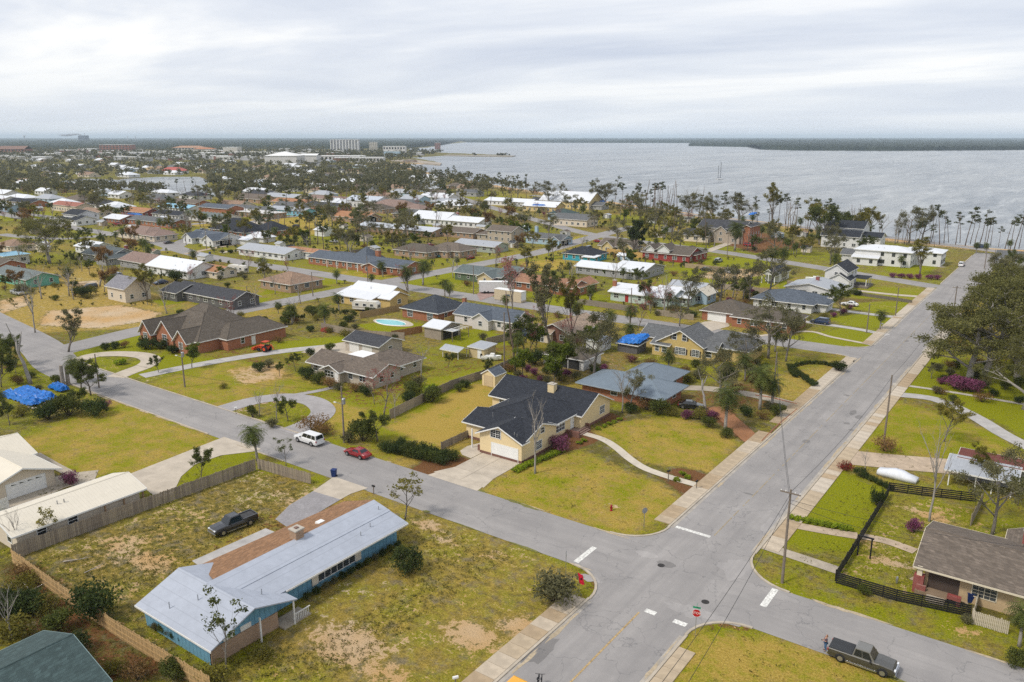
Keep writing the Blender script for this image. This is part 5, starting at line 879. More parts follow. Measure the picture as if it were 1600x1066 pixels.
def car_proto(kind, paint, roofpaint=None, cover=None):
    d = CARK[kind]; L, Wd = d['L'], d['W']; X = lambda f: (f-.5)*L
    secs = []
    for f, z, hw in d['belt']:
        hw = hw*Wd/2.0; sill = .30 if kind in ('suv', 'pickup') else .22
        if f in (0, 1): sill += .1
        secs.append((X(f), [(hw*.72, sill), (hw*.96, sill+.07), (hw*1.0, sill+(z-sill)*.55), (hw*.97, z-.06), (hw*.90, z), (0.001, z+.03)]))
    parts = [('body', loft(secs).mesh('body', paint, False), None)]
    a, b, c, e = [X(v) for v in d['cab']]; zr = d['roof']; bz = [z for f, z, hw in d['belt'] if .25 < f < .75][0]-.04; hw = Wd/2*.90; hr = Wd/2*.72
    cb = MB(); n = 0
    low = [(a, -hw, bz), (e, -hw, bz), (e, hw, bz), (a, hw, bz)]; top = [(b, -hr, zr-.05), (c, -hr, zr-.05), (c, hr, zr-.05), (b, hr, zr-.05)]; tp2 = [(b+.12, -hr+.16, zr), (c-.12, -hr+.16, zr), (c-.12, hr-.16, zr), (b+.12, hr-.16, zr)]
    cb.v = low+top+tp2
    for i in range(4): j = (i+1) % 4; cb.f += [(i, j, 4+j, 4+i), (4+i, 4+j, 8+j, 8+i)]
    cb.f.append((8, 9, 10, 11)); parts.append(('cabin', cb.mesh('cabin', roofpaint or paint), None))
    def pane(p0, p1, p2, p3, u0, u1, v0, v1, nrm):
        f = lambda u, v: (Vector(p0).lerp(Vector(p1), u)).lerp(Vector(p3).lerp(Vector(p2), u), v)+Vector(nrm)*.012
        m_ = MB(); m_.quad(f(u0, v0), f(u1, v0), f(u1, v1), f(u0, v1)); return m_.mesh('side_window', CARGLASS)
    parts.append(('windscreen', pane(low[1], low[2], top[2], top[1], .06, .94, .10, .94, (1, 0, .7)), None)); parts.append(('rear_window', pane(low[3], low[0], top[0], top[3], .08, .92, .16, .92, (-1, 0, .3)), None))
    cuts = {'sedan': ((.20, .50), (.52, .82)), 'suv': ((.04, .28), (.31, .58), (.60, .90)), 'minivan': ((.04, .30), (.33, .56), (.58, .86)), 'pickup': ((.06, .44), (.47, .90))}[kind]
    for u0, u1 in cuts:
        parts.append(('side_window', pane(low[0], low[1], top[1], top[0], u0, u1, .14, .92, (0, -1, .3)), None)); parts.append(('side_window', pane(low[3], low[2], top[2], top[3], u0, u1, .14, .92, (0, 1, .3)), None))
    w0, w1 = d['wb']; r = d['wr']
    for f in (w0, w1):
        for sg in (-1, 1):
            t_ = MB(); prof = [(r*.62, 0), (r*.98, .01), (r, .05), (r, .19), (r*.98, .23), (r*.62, .24)]; t_.lathe(prof, 0, 0, 20); t_.v = [(x, (z-.12), y) for x, y, z in t_.v]
            rm = MB(); rm.lathe([(r*.6, -.13), (r*.58, -.11), (r*.2, -.09), (r*.16, -.12), (.01, -.12)], 0, 0, 14); rm.v = [(x, z*(1 if sg < 0 else -1), y) for x, y, z in rm.v]
            ar = MB(); ar.lathe([(r*1.16, -.05), (r*1.16, .05)], 0, 0, 18); ar.v = [(x, z, max(y, -.05)) for x, y, z in ar.v]
            parts.append(('wheel', t_.mesh('wheel', TYRE, True), ((X(f), sg*(Wd/2*.97-.08), r), [('rim', rm.mesh('rim', RIM))]))); parts.append(('wheel_arch', ar.mesh('wheel_arch', PLAST), ((X(f), sg*(Wd/2*.985-.04), r), [])))
    zb = d['belt'][-2][1]; hwf = d['belt'][-1][2]*Wd/2
    for sg in (-1, 1):
        m_ = MB(); m_.box(L/2-.16, sg*hwf*.72-.17, zb-.30, L/2-.01, sg*hwf*.72+.17, zb-.12); parts.append(('headlight', m_.mesh('headlight', HLIGHT), None))
        zt = d['belt'][1][1]; m_ = MB(); m_.box(-L/2-.012, sg*d['belt'][1][2]*Wd/2*.86-.09, zt-.30, -L/2+.14, sg*d['belt'][1][2]*Wd/2*.86+.09, zt-.06 if kind != 'pickup' else zt-.08); parts.append(('taillight', m_.mesh('taillight', RLIGHT), None))
        m_ = MB(); m_.box(e-.42, sg*(Wd/2+.10)-.1, bz+.02, e-.28, sg*(Wd/2+.10)+.1, bz+.18); parts.append(('mirror', m_.mesh('mirror', paint if kind == 'sedan' else PLAST), None))
        m_ = MB(); m_.box(X(w0)+r*1.2, sg*Wd/2*.985-.03, .26, X(w1)-r*1.2, sg*Wd/2*.985+.03, .36); parts.append(('side_step', m_.mesh('side_step', CHROME if kind == 'pickup' else PLAST), None))
    m_ = MB(); m_.box(L/2-.1, -hwf, .38, L/2+.06, hwf, .56); parts.append(('front_bumper', m_.mesh('front_bumper', CHROME if kind in ('pickup', 'suv') else paint), None))
    m_ = MB(); m_.box(L/2-.08, -hwf*.52, zb-.34, L/2+.015, hwf*.52, zb-.10); parts.append(('grille', m_.mesh('grille', CHROME if kind == 'pickup' else PLAST), None))
    m_ = MB(); m_.box(-L/2-.08, -Wd/2*.86, .40, -L/2+.06, Wd/2*.86, .58); parts.append(('rear_bumper', m_.mesh('rear_bumper', CHROME if kind == 'pickup' else paint), None))
    if kind == 'pickup':
        bx0, bx1 = -L/2+.12, a-.08; m_ = MB()
        if cover: m_.box(bx0-.04, -Wd/2*.90, 1.13, bx1+.04, Wd/2*.90, 1.19); parts.append(('bed_cover', m_.mesh('bed_cover', cover), None))
        else:
            m_.box(bx0, -Wd/2*.80, 1.125, bx1, Wd/2*.80, 1.150); parts.append(('bed_floor', m_.mesh('bed_floor', M('paint', (.05, .05, .052), .8, .3, 3)), None))
            for sg in (-1, 1): m_ = MB(); m_.box(bx0-.05, sg*Wd/2*.86-.08, 1.08, bx1, sg*Wd/2*.86+.08, 1.26); parts.append(('bed_rail', m_.mesh('bed_rail', paint), None))
            m_ = MB(); m_.box(bx0-.12, -Wd/2*.86, 1.0, bx0, Wd/2*.86, 1.26); parts.append(('tailgate', m_.mesh('tailgate', paint), None))
    return parts
def car(name, label, kind, paint, x, y, heading, cat='car', group=None, key=None, **k):
    """heading: degrees, 0 = nose toward +x"""
    kk = (kind, paint.as_pointer(), str(k)); parts = _cars.get(kk) or _cars.setdefault(kk, car_proto(kind, paint, **k))
    o = thing(name, label, cat, (x, y, .045), R(heading), group)
    for nm, me, pl in parts:
        p = ob(nm, me, o, pl[0] if pl else None)
        if pl:
            for n2, m2 in pl[1]: ob(n2, m2, p)
    return o
GREYT = carpaint(.05, .047, .038); BLK = carpaint(.010, .010, .011); WHP = carpaint(.68, .68, .68); REDP = carpaint(.26, .008, .012); SILV = carpaint(.36, .37, .38); TEALP = carpaint(.02, .16, .20); BLUP = carpaint(.02, .04, .10); YELC = carpaint(.75, .36, .01)
car('pickup_truck', 'grey crew-cab pickup with black bed cover parked on the side street', 'pickup', GREYT, -11.3, 71.9, 0, 'truck', cover=M('vinyl', (.035, .037, .04), .7, .1), roofpaint=carpaint(.14, .135, .12))  # cabin coloured lighter than the body
car('pickup_truck', 'black pickup with open bed parked in the weedy yard', 'pickup', BLK, -82.2, 53.8, 264, 'truck')
car('suv', 'white full-size suv parked at the kerb of the side street', 'suv', WHP, *[a+b for a, b in zip(P(484, 697), (-1.2, .9))], 180, 'car')
car('sedan', 'dark red sedan parked behind the white suv', 'sedan', REDP, *[a+b for a, b in zip(P(556, 717), (-.6, .9))], 180, 'car')
car('sedan', 'black car parked beneath the leaning trunk near the palms', 'sedan', BLK, *P(1080, 638), 20)
car('minivan', 'black van on the drive beside the main road', 'minivan', BLUP, *P(1281, 506), 180); car('sedan', 'white sedan on the gravel below the grey-roofed house', 'sedan', WHP, *P(1327, 478), 180)
car('minivan', 'white van at the kerb near the end of the main road', 'minivan', WHP, *P(1502, 416), 90); car('sedan', 'white car under the oaks across the main road', 'sedan', WHP, *P(1560, 421), 0); car('suv', 'dark car on the shore road at the end of the main road', 'suv', BLUP, *P(1533, 388), 0); car('suv', 'white suv beside the long white waterfront house', 'suv', WHP, *P(1400, 403), 0)
car('sedan', 'teal car beside the tan brick hip house', 'sedan', TEALP, *P(681, 402), 0); car('sedan', 'silver car on the drive by the low white house', 'sedan', SILV, *P(424, 404), 0); car('sedan', 'dark car on the street below the grey-green roof', 'sedan', BLK, *P(288, 352), 0); car('minivan', 'dark car in front of the white garage', 'minivan', BLUP, *P(318, 343), 0); car('sedan', 'dark car parked by the hedge on the second street', 'sedan', BLK, *P(264, 381), 90)
car('sedan', 'red car beside the turquoise house', 'sedan', REDP, *P(935, 379), 0); car('sedan', 'white car by the cream grey-gabled house', 'sedan', WHP, *P(925, 349), 0); car('suv', 'white suv by the cream grey-gabled house', 'suv', WHP, *P(911, 353), 90); car('suv', 'dark suv under the carport of the orange-tan roof', 'suv', BLUP, *P(567, 346), 0); car('suv', 'dark blue suv in the yard of the pale tan-roofed brick house', 'suv', BLUP, *P(828, 527), 0); car('pickup_truck', 'white work truck by the low white house', 'pickup', WHP, *P(390, 390), 0, 'truck')
# yellow car with a black bicycle on its rear rack, cut by the bottom edge
yx, yy = -34.75, 47.0; car('yellow_car', 'yellow car cut off by the bottom picture edge', 'suv', YELC, yx, yy, -90)
def bicycle(x, y, z, rz, label):
    o = thing('bicycle', label, 'bicycle', (x, y, z), rz)
    for f in (-.52, .52):
        m_ = MB(); n = 20; ring = [(f+.33*math.cos(t), 0, .34+.33*math.sin(t)) for t in [2*math.pi*i/n for i in range(n+1)]]; m_.tube(ring, .035, 6, False); w_ = m_.build('wheel', TYRE, o)
        sp = MB(); [sp.tube([(f, 0, .34), (f+.31*math.cos(t), 0, .34+.31*math.sin(t))], .006, 3) for t in [math.pi*i/5 for i in range(10)]]; sp.build('spoke', RIM, w_)
    m_ = MB()
    for a, b in (((-.52, .34), (-.1, .34)), ((-.1, .34), (-.2, .82)), ((-.2, .78), (.34, .8)), ((-.1, .34), (.36, .72)), ((-.52, .34), (-.2, .78)), ((.34, .86), (.52, .34))): m_.tube([(a[0], 0, a[1]), (b[0], 0, b[1])], .03, 5)
    m_.build('frame', BLACK, o); m_ = MB(); m_.tube([(.34, -.3, .98), (.32, 0, .95), (.34, .3, .98)], .022, 5); m_.build('handlebar', BLACK, o); m_ = MB(); m_.box(-.34, -.08, .86, -.08, .08, .92); m_.build('saddle', BLACK, o); m_ = MB(); m_.tube([(-.1, -.12, .34), (-.1, .12, .34)], .09, 10); m_.build('crank', CHROME, o)
bicycle(yx+.75, yy+4.1, .45, 2.0, 'black bicycle carried upright behind the yellow car'); bicycle(yx+1.0, yy+4.3, .42, 2.1, 'second black bicycle, outermost on the yellow car rack')
# camper trailers, container, tractor, boats
def camper(label, px, py, L, heading, col=(.60, .58, .52)):
    x, y = P(px, py); o = thing('camper_trailer', label, 'camper', (x, y, 0), R(heading)); b = M('paint', col, .6, .06); m_ = MB(); pr = [(-L/2, .6), (-L/2+.05, 2.6), (-L/2+.5, 2.95), (L/2-.6, 2.95), (L/2, 2.3), (L/2-.2, .6)]
    n = len(pr); m_.v = [(u, -1.15, v) for u, v in pr]+[(u, 1.15, v) for u, v in pr]; m_.f = [tuple(reversed(range(n))), tuple(range(n, 2*n))]+[(i, (i+1) % n, n+(i+1) % n, n+i) for i in range(n)]; m_.build('body', b, o)
    for u in (-L*.3, 0, L*.28): window(o, 'S', u, -1.15, 1.6, 1.0, .7, 'plain'); window(o, 'N', u, 1.15, 1.6, 1.0, .7, 'plain')
    window(o, 'E', L/2-.06, 0, 1.3, 1.2, .7, 'plain'); m_ = MB(); m_.box(-.4, -.4, 2.95, .4, .4, 3.2); m_.build('air_conditioner', TRIM, o); m_ = MB(); m_.box(-L/2, -1.165, 1.1, L/2-.2, -1.155, 1.25); m_.build('stripe', M('paint', (.2, .16, .12), .6), o)
    for u in (-.5, .5):
        for s_ in (-1, 1): m_ = MB(); m_.tube([(u, s_*.95, .36), (u, s_*1.15, .36)], .36, 12); m_.build('wheel', TYRE, o)
camper('large cream camper parked in front of the plywood house', 573, 486, 8.0, 18); camper('cream camper trailer beside the small orange-roofed house', 373, 427, 8.5, 5)
def container(label, px, py, L, w_, h_, heading, col, wheels=True):
    x, y = P(px, py); o = thing('cargo_trailer' if wheels else 'storage_container', label, 'trailer' if wheels else 'container', (x, y, 0), R(heading)); m_ = MB(); m_.box(-L/2, -w_/2, .6 if wheels else .1, L/2, w_/2, h_); m_.build('box', M('siding', col, .6, .05), o); m_ = MB(); m_.box(-L/2-.05, -w_/2-.05, h_, L/2+.05, w_/2+.05, h_+.08); m_.build('top', WHITE, o); m_ = MB(); m_.box(L/2, -w_/2+.1, .7, L/2+.03, w_/2-.1, h_-.15); m_.build('door', WHITE, o)
    if wheels:
        for u in (-L*.3, -L*.18):
            for s_ in (-1, 1): m_ = MB(); m_.tube([(u, s_*(w_/2-.2), .45), (u, s_*w_/2, .45)], .45, 12); m_.build('wheel', TYRE, o)
    else: m_ = MB(); m_.box(-.8, -w_/2-.02, 1.6, .8, -w_/2-.005, 2.1); m_.build('sign_panel', M('paint', (.02, .05, .25), .6), o)
container('white cargo trailer on the verge by the reddish drive', 771, 458, 9, 2.6, 3.7, 35, (.66, .66, .67)); container('tan storage container beside the white cargo trailer', 797, 470, 10, 2.6, 3.3, 0, (.55, .46, .32), False)
def tractor(px, py):
    x, y = P(px, py); o = thing('tractor', 'orange loader tractor with canopy beside the long drive', 'tractor', (x, y, 0), R(190)); OR = M('paint', (.50, .06, .015), .5, .08)
    for nm, a, mt in (('body', (-1.2, -.4, .6, 1.4, .4, 1.35), OR), ('seat', (-1.0, -.3, 1.35, -.4, .3, 1.7), BLACK), ('canopy', (-1.3, -.7, 2.35, .1, .7, 2.45), OR), ('bucket', (2.5, -.8, .2, 3.1, .8, .75), OR)): m_ = MB(); m_.box(*a); m_.build(nm, mt, o)
    for s_ in (-1, 1):
        m_ = MB(); m_.tube([(-.8, s_*.55, .75), (-.8, s_*.95, .75)], .75, 16); w_ = m_.build('wheel', TYRE, o); m_ = MB(); m_.tube([(-.8, s_*.6, .75), (-.8, s_*.97, .75)], .4, 12); m_.build('rim', OR, w_); m_ = MB(); m_.tube([(1.0, s_*.55, .45), (1.0, s_*.85, .45)], .45, 14); m_.build('wheel', TYRE, o)
        m_ = MB(); m_.tube([(.1, s_*.5, 1.3), (1.6, s_*.55, 1.4), (2.7, s_*.5, .6)], .08, 5); m_.build('loader_arm', OR, o); m_ = MB(); m_.box(-1.25, s_*.6-.04, 1.3, -1.17, s_*.6+.04, 2.36); m_.build('canopy_post', BLACK, o)
    m_ = MB(); m_.tube([(-1.4, 0, .9), (-2.2, 0, 1.9), (-2.9, 0, .8)], .12, 6); m_.build('backhoe_arm', OR, o)
tractor(413, 549)
def boat(label, px, py, L, heading, mat=WHITE, z=.3):
    x, y = P(px, py); o = thing('boat', label, 'boat', (x, y, z), R(heading)); m_ = MB(); W_ = L*.17
    secs = [(-L/2, [(W_*.7, 0), (W_*.95, .4), (W_, .9), (.01, .75)]), (0, [(W_*.6, 0), (W_*.95, .4), (W_*1.05, .95), (.01, .75)]), (L*.3, [(W_*.35, .1), (W_*.6, .5), (W_*.75, 1.05), (.01, .85)]), (L/2, [(.02, .5), (.03, .8), (.05, 1.2), (.01, 1.15)])]; loft(secs).build('hull', mat, o); m_ = MB(); m_.box(-L*.05, -W_*.5, .8, L*.15, W_*.5, 1.5); m_.build('console', WHITE, o); m_ = MB(); m_.box(-L*.5-.3, -.2, .3, -L*.5, .2, 1.2); m_.build('outboard', BLACK, o); return o
boat('white motor boat on the sandy drive by the white gable house', 1275, 440, 7, 200); boat('small upturned white boat beside the tan flat-roofed shed', 768, 563, 4.5, 20, z=.1)
sb = boat('sailing boat anchored out on the bay', 1125, 279.5, 11, 70, WHITE, -.9); m_ = MB(); m_.tube([(.5, 0, .8), (.5, 0, 20)], .45, 6); m_.build('mast', GREYMETAL, sb); m_ = MB(); m_.tube([(.5, 0, 2), (-4, 0, 2.1)], .3, 6); m_.build('furled_sail', M('cloth', (.12, .14, .2), .8), sb); m_ = MB(); m_.tube([(-3.5, 0, .8), (-3.5, 0, 16)], .4, 6); m_.build('mizzen_mast', GREYMETAL, sb)
# ================================================================ STREET FURNITURE
POLE = M('bark', (.20, .165, .135), .95, .25, 4)
def pole(label, px, py, top, arms=1, transformer=False, lean=0):
    x, y = P(px, py); h_ = HT(px, py, top); o = thing('utility_pole', label, 'utility pole', (x, y, 0), 0, 'wooden utility poles'); m_ = MB(); m_.tube([(0, 0, -.3), (lean*h_, 0, h_)], [.17, .11], 8); m_.build('pole', POLE, o)
    for k in range(arms): m_ = MB(); m_.box(-1.1+lean*h_, -.06, h_-.5-k*.9, 1.1+lean*h_, .06, h_-.36-k*.9); c_ = m_.build('crossarm', POLE, o); [MB().lathe([(.05, h_-.36-k*.9), (.07, h_-.28-k*.9), (.03, h_-.2-k*.9)], u, 0, 8).build('insulator', TRIM, c_) for u in (-1, -.5, .5, 1)]
    if transformer: m_ = MB(); m_.lathe([(.25, h_-2.9), (.28, h_-2.8), (.28, h_-2.0), (.2, h_-1.9)], .4, 0, 12); m_.build('transformer', GREYMETAL, o); m_ = MB(); m_.tube([(0, 0, h_-3), (-1.2, -.3, h_-2.8)], .04, 5); q_ = m_.build('lamp_arm', GREYMETAL, o); m_ = MB(); m_.box(-1.6, -.42, h_-2.88, -1.1, -.2, h_-2.76); m_.build('lamp_head', TRIM, o)
    return (x, y, h_)
p1 = pole('utility pole with crossarm beside the black fence at the crossroads', 1222, 911, 765, 1); p2 = pole('lone wooden pole on the olive lawn right of the main road', 1381, 691, 586, 0); p3 = pole('street pole with transformer beside the red sedan', 538, 692, 604, 0, True); p4 = pole('slim pole on the dry lawn by the long drive', 289, 605, 535, 0, True)
p5 = pole('pole at the kerb across from the leaning palm', 1487, 508, 447, 1); p6 = pole('pole behind the leaning palm', 1354, 520, 475, 0); p7 = pole('pole beside the gravel strip on the main road', 1399, 494, 449, 0); p8 = pole('pole in the hedge by the brick-edged bed', 1207, 632, 550, 0); p9 = pole('pole behind the yellow house fence', 788, 580, 488, 0); p10 = pole('pole at the second street junction', 575, 445, 400, 0); p11 = pole('pole beside the dark green house', 740, 460, 415, 0); p12 = pole('pole by the dark grey house', 388, 480, 447, 0); p13 = pole('pole on the lot beside the mint green house', 985, 505, 450, 0); p14 = pole('pole at the curve below the stone house', 1136, 402, 362, 1); p15 = pole('pole by the dark red house drive', 1059, 375, 352, 0, True); p16 = pole('pole on the field by the turquoise house', 857, 395, 352, 0); p17 = pole('pole at the far kerb of the main road', 1538, 420, 388, 1); p18 = pole('pole near the dark oak end of the main road', 1551, 424, 390, 0); p19 = pole('pole beside the twin white gables', 323, 390, 355, 0, True); p20 = pole('pole above the trees by the white gables', 291, 383, 360, 0); p21 = pole('pole on the lawn of the faded orange hip house', 489, 463, 425, 0); p22 = pole('leaning pole in the brush beside the street head', 155, 606, 553, 0)
WIRE = M('paint', (.03, .03, .032), .6, .1)
def wire(label, a, b, sag=1.0, r=.024):
    pts = [(a[0]+(b[0]-a[0])*t, a[1]+(b[1]-a[1])*t, a[2]+(b[2]-a[2])*t-sag*4*t*(1-t)) for t in [i/14 for i in range(15)]]; m_ = MB(); m_.tube(pts, r, 3, False); o = m_.build('power_line', WIRE); tag(o, label, 'cable', 'overhead wires')
wire('overhead wire along the main road between the crossroads pole and the lawn pole', (p1[0], p1[1], p1[2]-.3), (p2[0], p2[1], p2[2]-.3)); wire('overhead wire from the lawn pole up the main road', (p2[0], p2[1], p2[2]-.3), (p5[0], p5[1], p5[2]-.3), 1.5)
for k in range(2): wire(('upper', 'lower')[k]+' overhead wire crossing the main road toward the hedge pole', (p1[0], p1[1], p1[2]-.6-k*.7), (p8[0], p8[1], p8[2]-.4-k*.6), 1.2)
wire('service wire from the crossroads pole to the bungalow chimney', (p1[0], p1[1], p1[2]-1.2), (-.5, 96, 4.9), .6); wire('service wire from the crossroads pole to the bungalow gable', (p1[0], p1[1], p1[2]-1.6), (-9, 92, 4.4), .6)
for k in range(2): wire(('first', 'second')[k]+' overhead wire running out of the frame past the dry lawn', (p1[0], p1[1], p1[2]-.5-.6*k), (-20+k*2, 38, 10), 1.0)
wire('overhead wire above the side street from the transformer pole', (p3[0], p3[1], p3[2]-.5), (p22[0], p22[1], p22[2]-.2), 1.5)
for lb, a, b in (('overhead wire between the leaning-palm pole and the gravel-strip pole', p6, p7), ('overhead wire from the hedge pole to the leaning-palm pole', p8, p6), ('overhead wire from the gravel-strip pole up the main road', p7, p17), ('overhead wire along the second street, junction to dark green house', p10, p11), ('overhead wire along the second street from the dark grey house', p12, p21), ('overhead wire along the second street into the junction', p21, p10), ('overhead wire from the dark green house to the mint green house', p11, p13), ('overhead wire from the fence pole toward the mint green house', p9, p13), ('overhead wire over the long drive', p3, p4), ('overhead wire from the field pole to the red house pole', p16, p15), ('overhead wire from the red house pole to the curve pole', p15, p14)): wire(lb, (a[0], a[1], a[2]-.2), (b[0], b[1], b[2]-.2), 1.3, .02)
def sign(label, px, py, h_, kind, face=0):
    x, y = P(px, py); o = thing('stop_sign', label, 'sign', (x, y, 0), R(face), 'signs at the crossroads'); m_ = MB(); m_.box(-.03, -.03, -.1, .03, .03, h_+.35); m_.build('post', GREYMETAL, o)
    m_ = MB(); pts = [(.42*math.cos(R(22.5+45*i)), .42*math.sin(R(22.5+45*i))) for i in range(8)]; m_.v = [(u, -.05, h_+v) for u, v in pts]+[(u, -.035, h_+v) for u, v in pts]; m_.f = [tuple(range(8)), tuple(reversed(range(8, 16)))]+[(i, 8+i, 8+(i+1) % 8, (i+1) % 8) for i in range(8)]; p_ = m_.build('plate', M('paint', (.42, .012, .016), .5, .05) if kind == 'front' else GREYMETAL, o)
    if kind == 'front':
        rim = MB(); rim.v = [(u*1.06, -.045, h_+v*1.06) for u, v in pts]; rim.f = [tuple(range(8))]; rim.build('border', WHITE, p_)
        cu = bpy.data.curves.new('lettering', 'FONT'); cu.body = 'STOP'; cu.size = .34; cu.align_x = 'CENTER'; cu.align_y = 'CENTER'; cu.extrude = .004; t0_ = bpy.data.objects.new('tmp', cu); t_ = ob('lettering', bpy.data.meshes.new_from_object(t0_), p_); bpy.data.objects.remove(t0_); t_.location = (0, -.056, h_); t_.rotation_euler = (math.pi/2, 0, 0); t_.data.materials.clear(); t_.data.materials.append(WHITE)
        for k, (w_, rz_) in enumerate(((.75, 0), (.7, 1.57))): m_ = MB(); m_.box(-w_/2, -.012, h_+.5+.2*k, w_/2, .012, h_+.68+.2*k); q_ = m_.build('street_name_plate', M('paint', (.01, .25, .12), .5, .05), o, rz=rz_)
    return o
sign('red stop sign with green street name plates on the corner of the dry lawn', 1086, 994, 2.6, 'front', 18); sign('back of a round grey sign on the corner of the yellow house lawn', 1006, 826, 2.5, 'back', 60); sign('grey sign back beside the flowering bush at the corner', 884, 898, 2.6, 'back', 120)
x, y = P(906, 922); o = thing('red_flag', 'bright red advertising flag on a short pole at the street corner', 'flag', (x, y, 0), R(35)); m_ = MB(); m_.tube([(0, 0, 0), (-.3, 0, 2.1)], .02, 5); m_.build('pole', GREYMETAL, o); m_ = MB(); n = 8
for i in range(n+1): t = i/n; m_.v += [(-.28+.55*t, .07*math.sin(t*7), 2.1-.25*t), (-.05+.55*t, .07*math.sin(t*7+.5), .75-.15*t)]
for i in range(n): m_.f.append((2*i, 2*i+1, 2*i+3, 2*i+2))
q_ = m_.build('banner', M('cloth', (.72, .015, .05), .7, .06), o); m_ = MB(); m_.box(.02, -.09, 1.28, .2, -.075, 1.5); m_.build('emblem', BLACK, q_)
x, y = P(955, 798); o = thing('fire_hydrant', 'dark red fire hydrant on the corner lawn', 'hydrant', (x, y, 0)); HR = M('paint', (.28, .015, .02), .5, .1); MB().lathe([(.2, 0), (.2, .06), (.13, .08), (.13, .62), (.17, .64), (.17, .68), (.12, .78), (.04, .86), (.04, .92), (.01, .93)], 0, 0, 12).build('body', HR, o)
for a in (0, 2.1, 4.2): m_ = MB(); m_.tube([(0, 0, .48), (.22*math.cos(a), .22*math.sin(a), .48)], .07, 8); m_.build('nozzle', HR, o)
def mailbox(label, px, py, col, rz=0, h_=1.1):
    x, y = P(px, py); o = thing('mailbox', label, 'mailbox', (x, y, 0), rz, 'mailboxes'); m_ = MB(); m_.box(-.05, -.05, -.1, .05, .05, h_); m_.build('post', POLE, o); m_ = MB(); pr = [(-.1, h_), (.1, h_), (.1, h_+.14), (.06, h_+.22), (-.06, h_+.22), (-.1, h_+.14)]; n = len(pr); m_.v = [(-.26, u, v) for u, v in pr]+[(.26, u, v) for u, v in pr]; m_.f = [tuple(reversed(range(n))), tuple(range(n, 2*n))]+[(i, (i+1) % n, n+(i+1) % n, n+i) for i in range(n)]; b_ = m_.build('box', col, o); m_ = MB(); m_.box(.05, .1, h_+.1, .07, .12, h_+.3); m_.build('flag', RLIGHT, o)
mailbox('black mailbox on a wooden post at the drive of the blue house', 584, 772, BLACK); mailbox('white mailbox at the bottom picture edge', 712, 1075, WHITE, 1.0, 1.0); mailbox('black mailbox at the end of the curved front walk', 1088, 764, BLACK, 1.5); mailbox('white mailbox at the head of the long drive', 369, 647, WHITE, 1); mailbox('white mailbox under the leaning palm', 1378, 513, WHITE); mailbox('dark lamp-like mailbox at the pale side of the front walk', 1044, 752, BLACK, 1.2, 1.5)
def bin_(label, px, py, col, s_=1.0):
    x, y = P(px, py); o = thing('wheelie_bin', label, 'bin', (x, y, 0), R(20)); m_ = MB(); m_.v = [(-.26, -.28, .08), (.26, -.28, .08), (.26, .28, .08), (-.26, .28, .08), (-.34, -.36, 1.1), (.34, -.36, 1.1), (.34, .36, 1.1), (-.34, .36, 1.1)]; m_.f = [(0, 3, 2, 1), (4, 5, 6, 7), (0, 1, 5, 4), (1, 2, 6, 5), (2, 3, 7, 6), (3, 0, 4, 7)]; m_.build('body', col, o); m_ = MB(); m_.box(-.38, -.4, 1.1, .38, .4, 1.17); m_.build('lid', col, o); [MB().tube([(u, .3, .12), (u+.08, .3, .12)], .12, 10).build('wheel', TYRE, o) for u in (-.36, .28)]
BINB = M('paint', (.012, .03, .12), .5, .1); bin_('dark blue wheeled bin on the drive apron', 522, 745, BINB); bin_('blue bin against the bungalow wall', 1515, 941, BINB); bin_('blue bin by the pale tan-roofed brick house', 829, 531, BINB); bin_('blue bin beside the tan detached garage', 546, 543, BINB); bin_('blue bin by the drive of the white street', 328, 398, BINB); bin_('blue bin by the plywood house', 528, 475, BINB)
# clutter by the bungalow porch
for nm, lb, cat, px, py, mt, dims in (('planter', 'red glazed planter on the timber patio', 'planter', 1463, 918, BRKR, (.45, .4, .9)), ('door_panel', 'red-brown panel leaning on the bungalow wall', 'panel', 1498, 935, M('paint', (.20, .05, .03), .7, .2), (.9, .12, 1.7)), ('plank', 'pale plank leaning by the porch steps', 'plank', 1470, 923, M('wood', (.6, .5, .38), .8), (.12, .1, 1.6)), ('statue', 'small grey garden figure on the timber edge', 'statue', 1401, 912, GREYMETAL, (.3, .3, .8)), ('bucket', 'small white bucket on the patio', 'bucket', 1478, 930, WHITE, (.3, .3, .35))):
    x, y = P(px, py); m_ = MB(); a, b, c = dims
    if nm in ('planter', 'bucket', 'statue'): m_.lathe([(a*.35, 0), (a*.45, c*.3), (a*.5, c*.7), (a*.42, c*.85), (a*.3, c)], 0, 0, 12)
    else: m_.v = [(-a/2, 0, 0), (a/2, 0, 0), (a/2, .06, 0), (-a/2, .06, 0), (-a/2, .35, c), (a/2, .35, c), (a/2, .41, c), (-a/2, .41, c)]; m_.f = [(0, 3, 2, 1), (4, 5, 6, 7), (0, 1, 5, 4), (1, 2, 6, 5), (2, 3, 7, 6), (3, 0, 4, 7)]
    tag(m_.build(nm, mt, None, loc=(x, y, .05)), lb, cat)
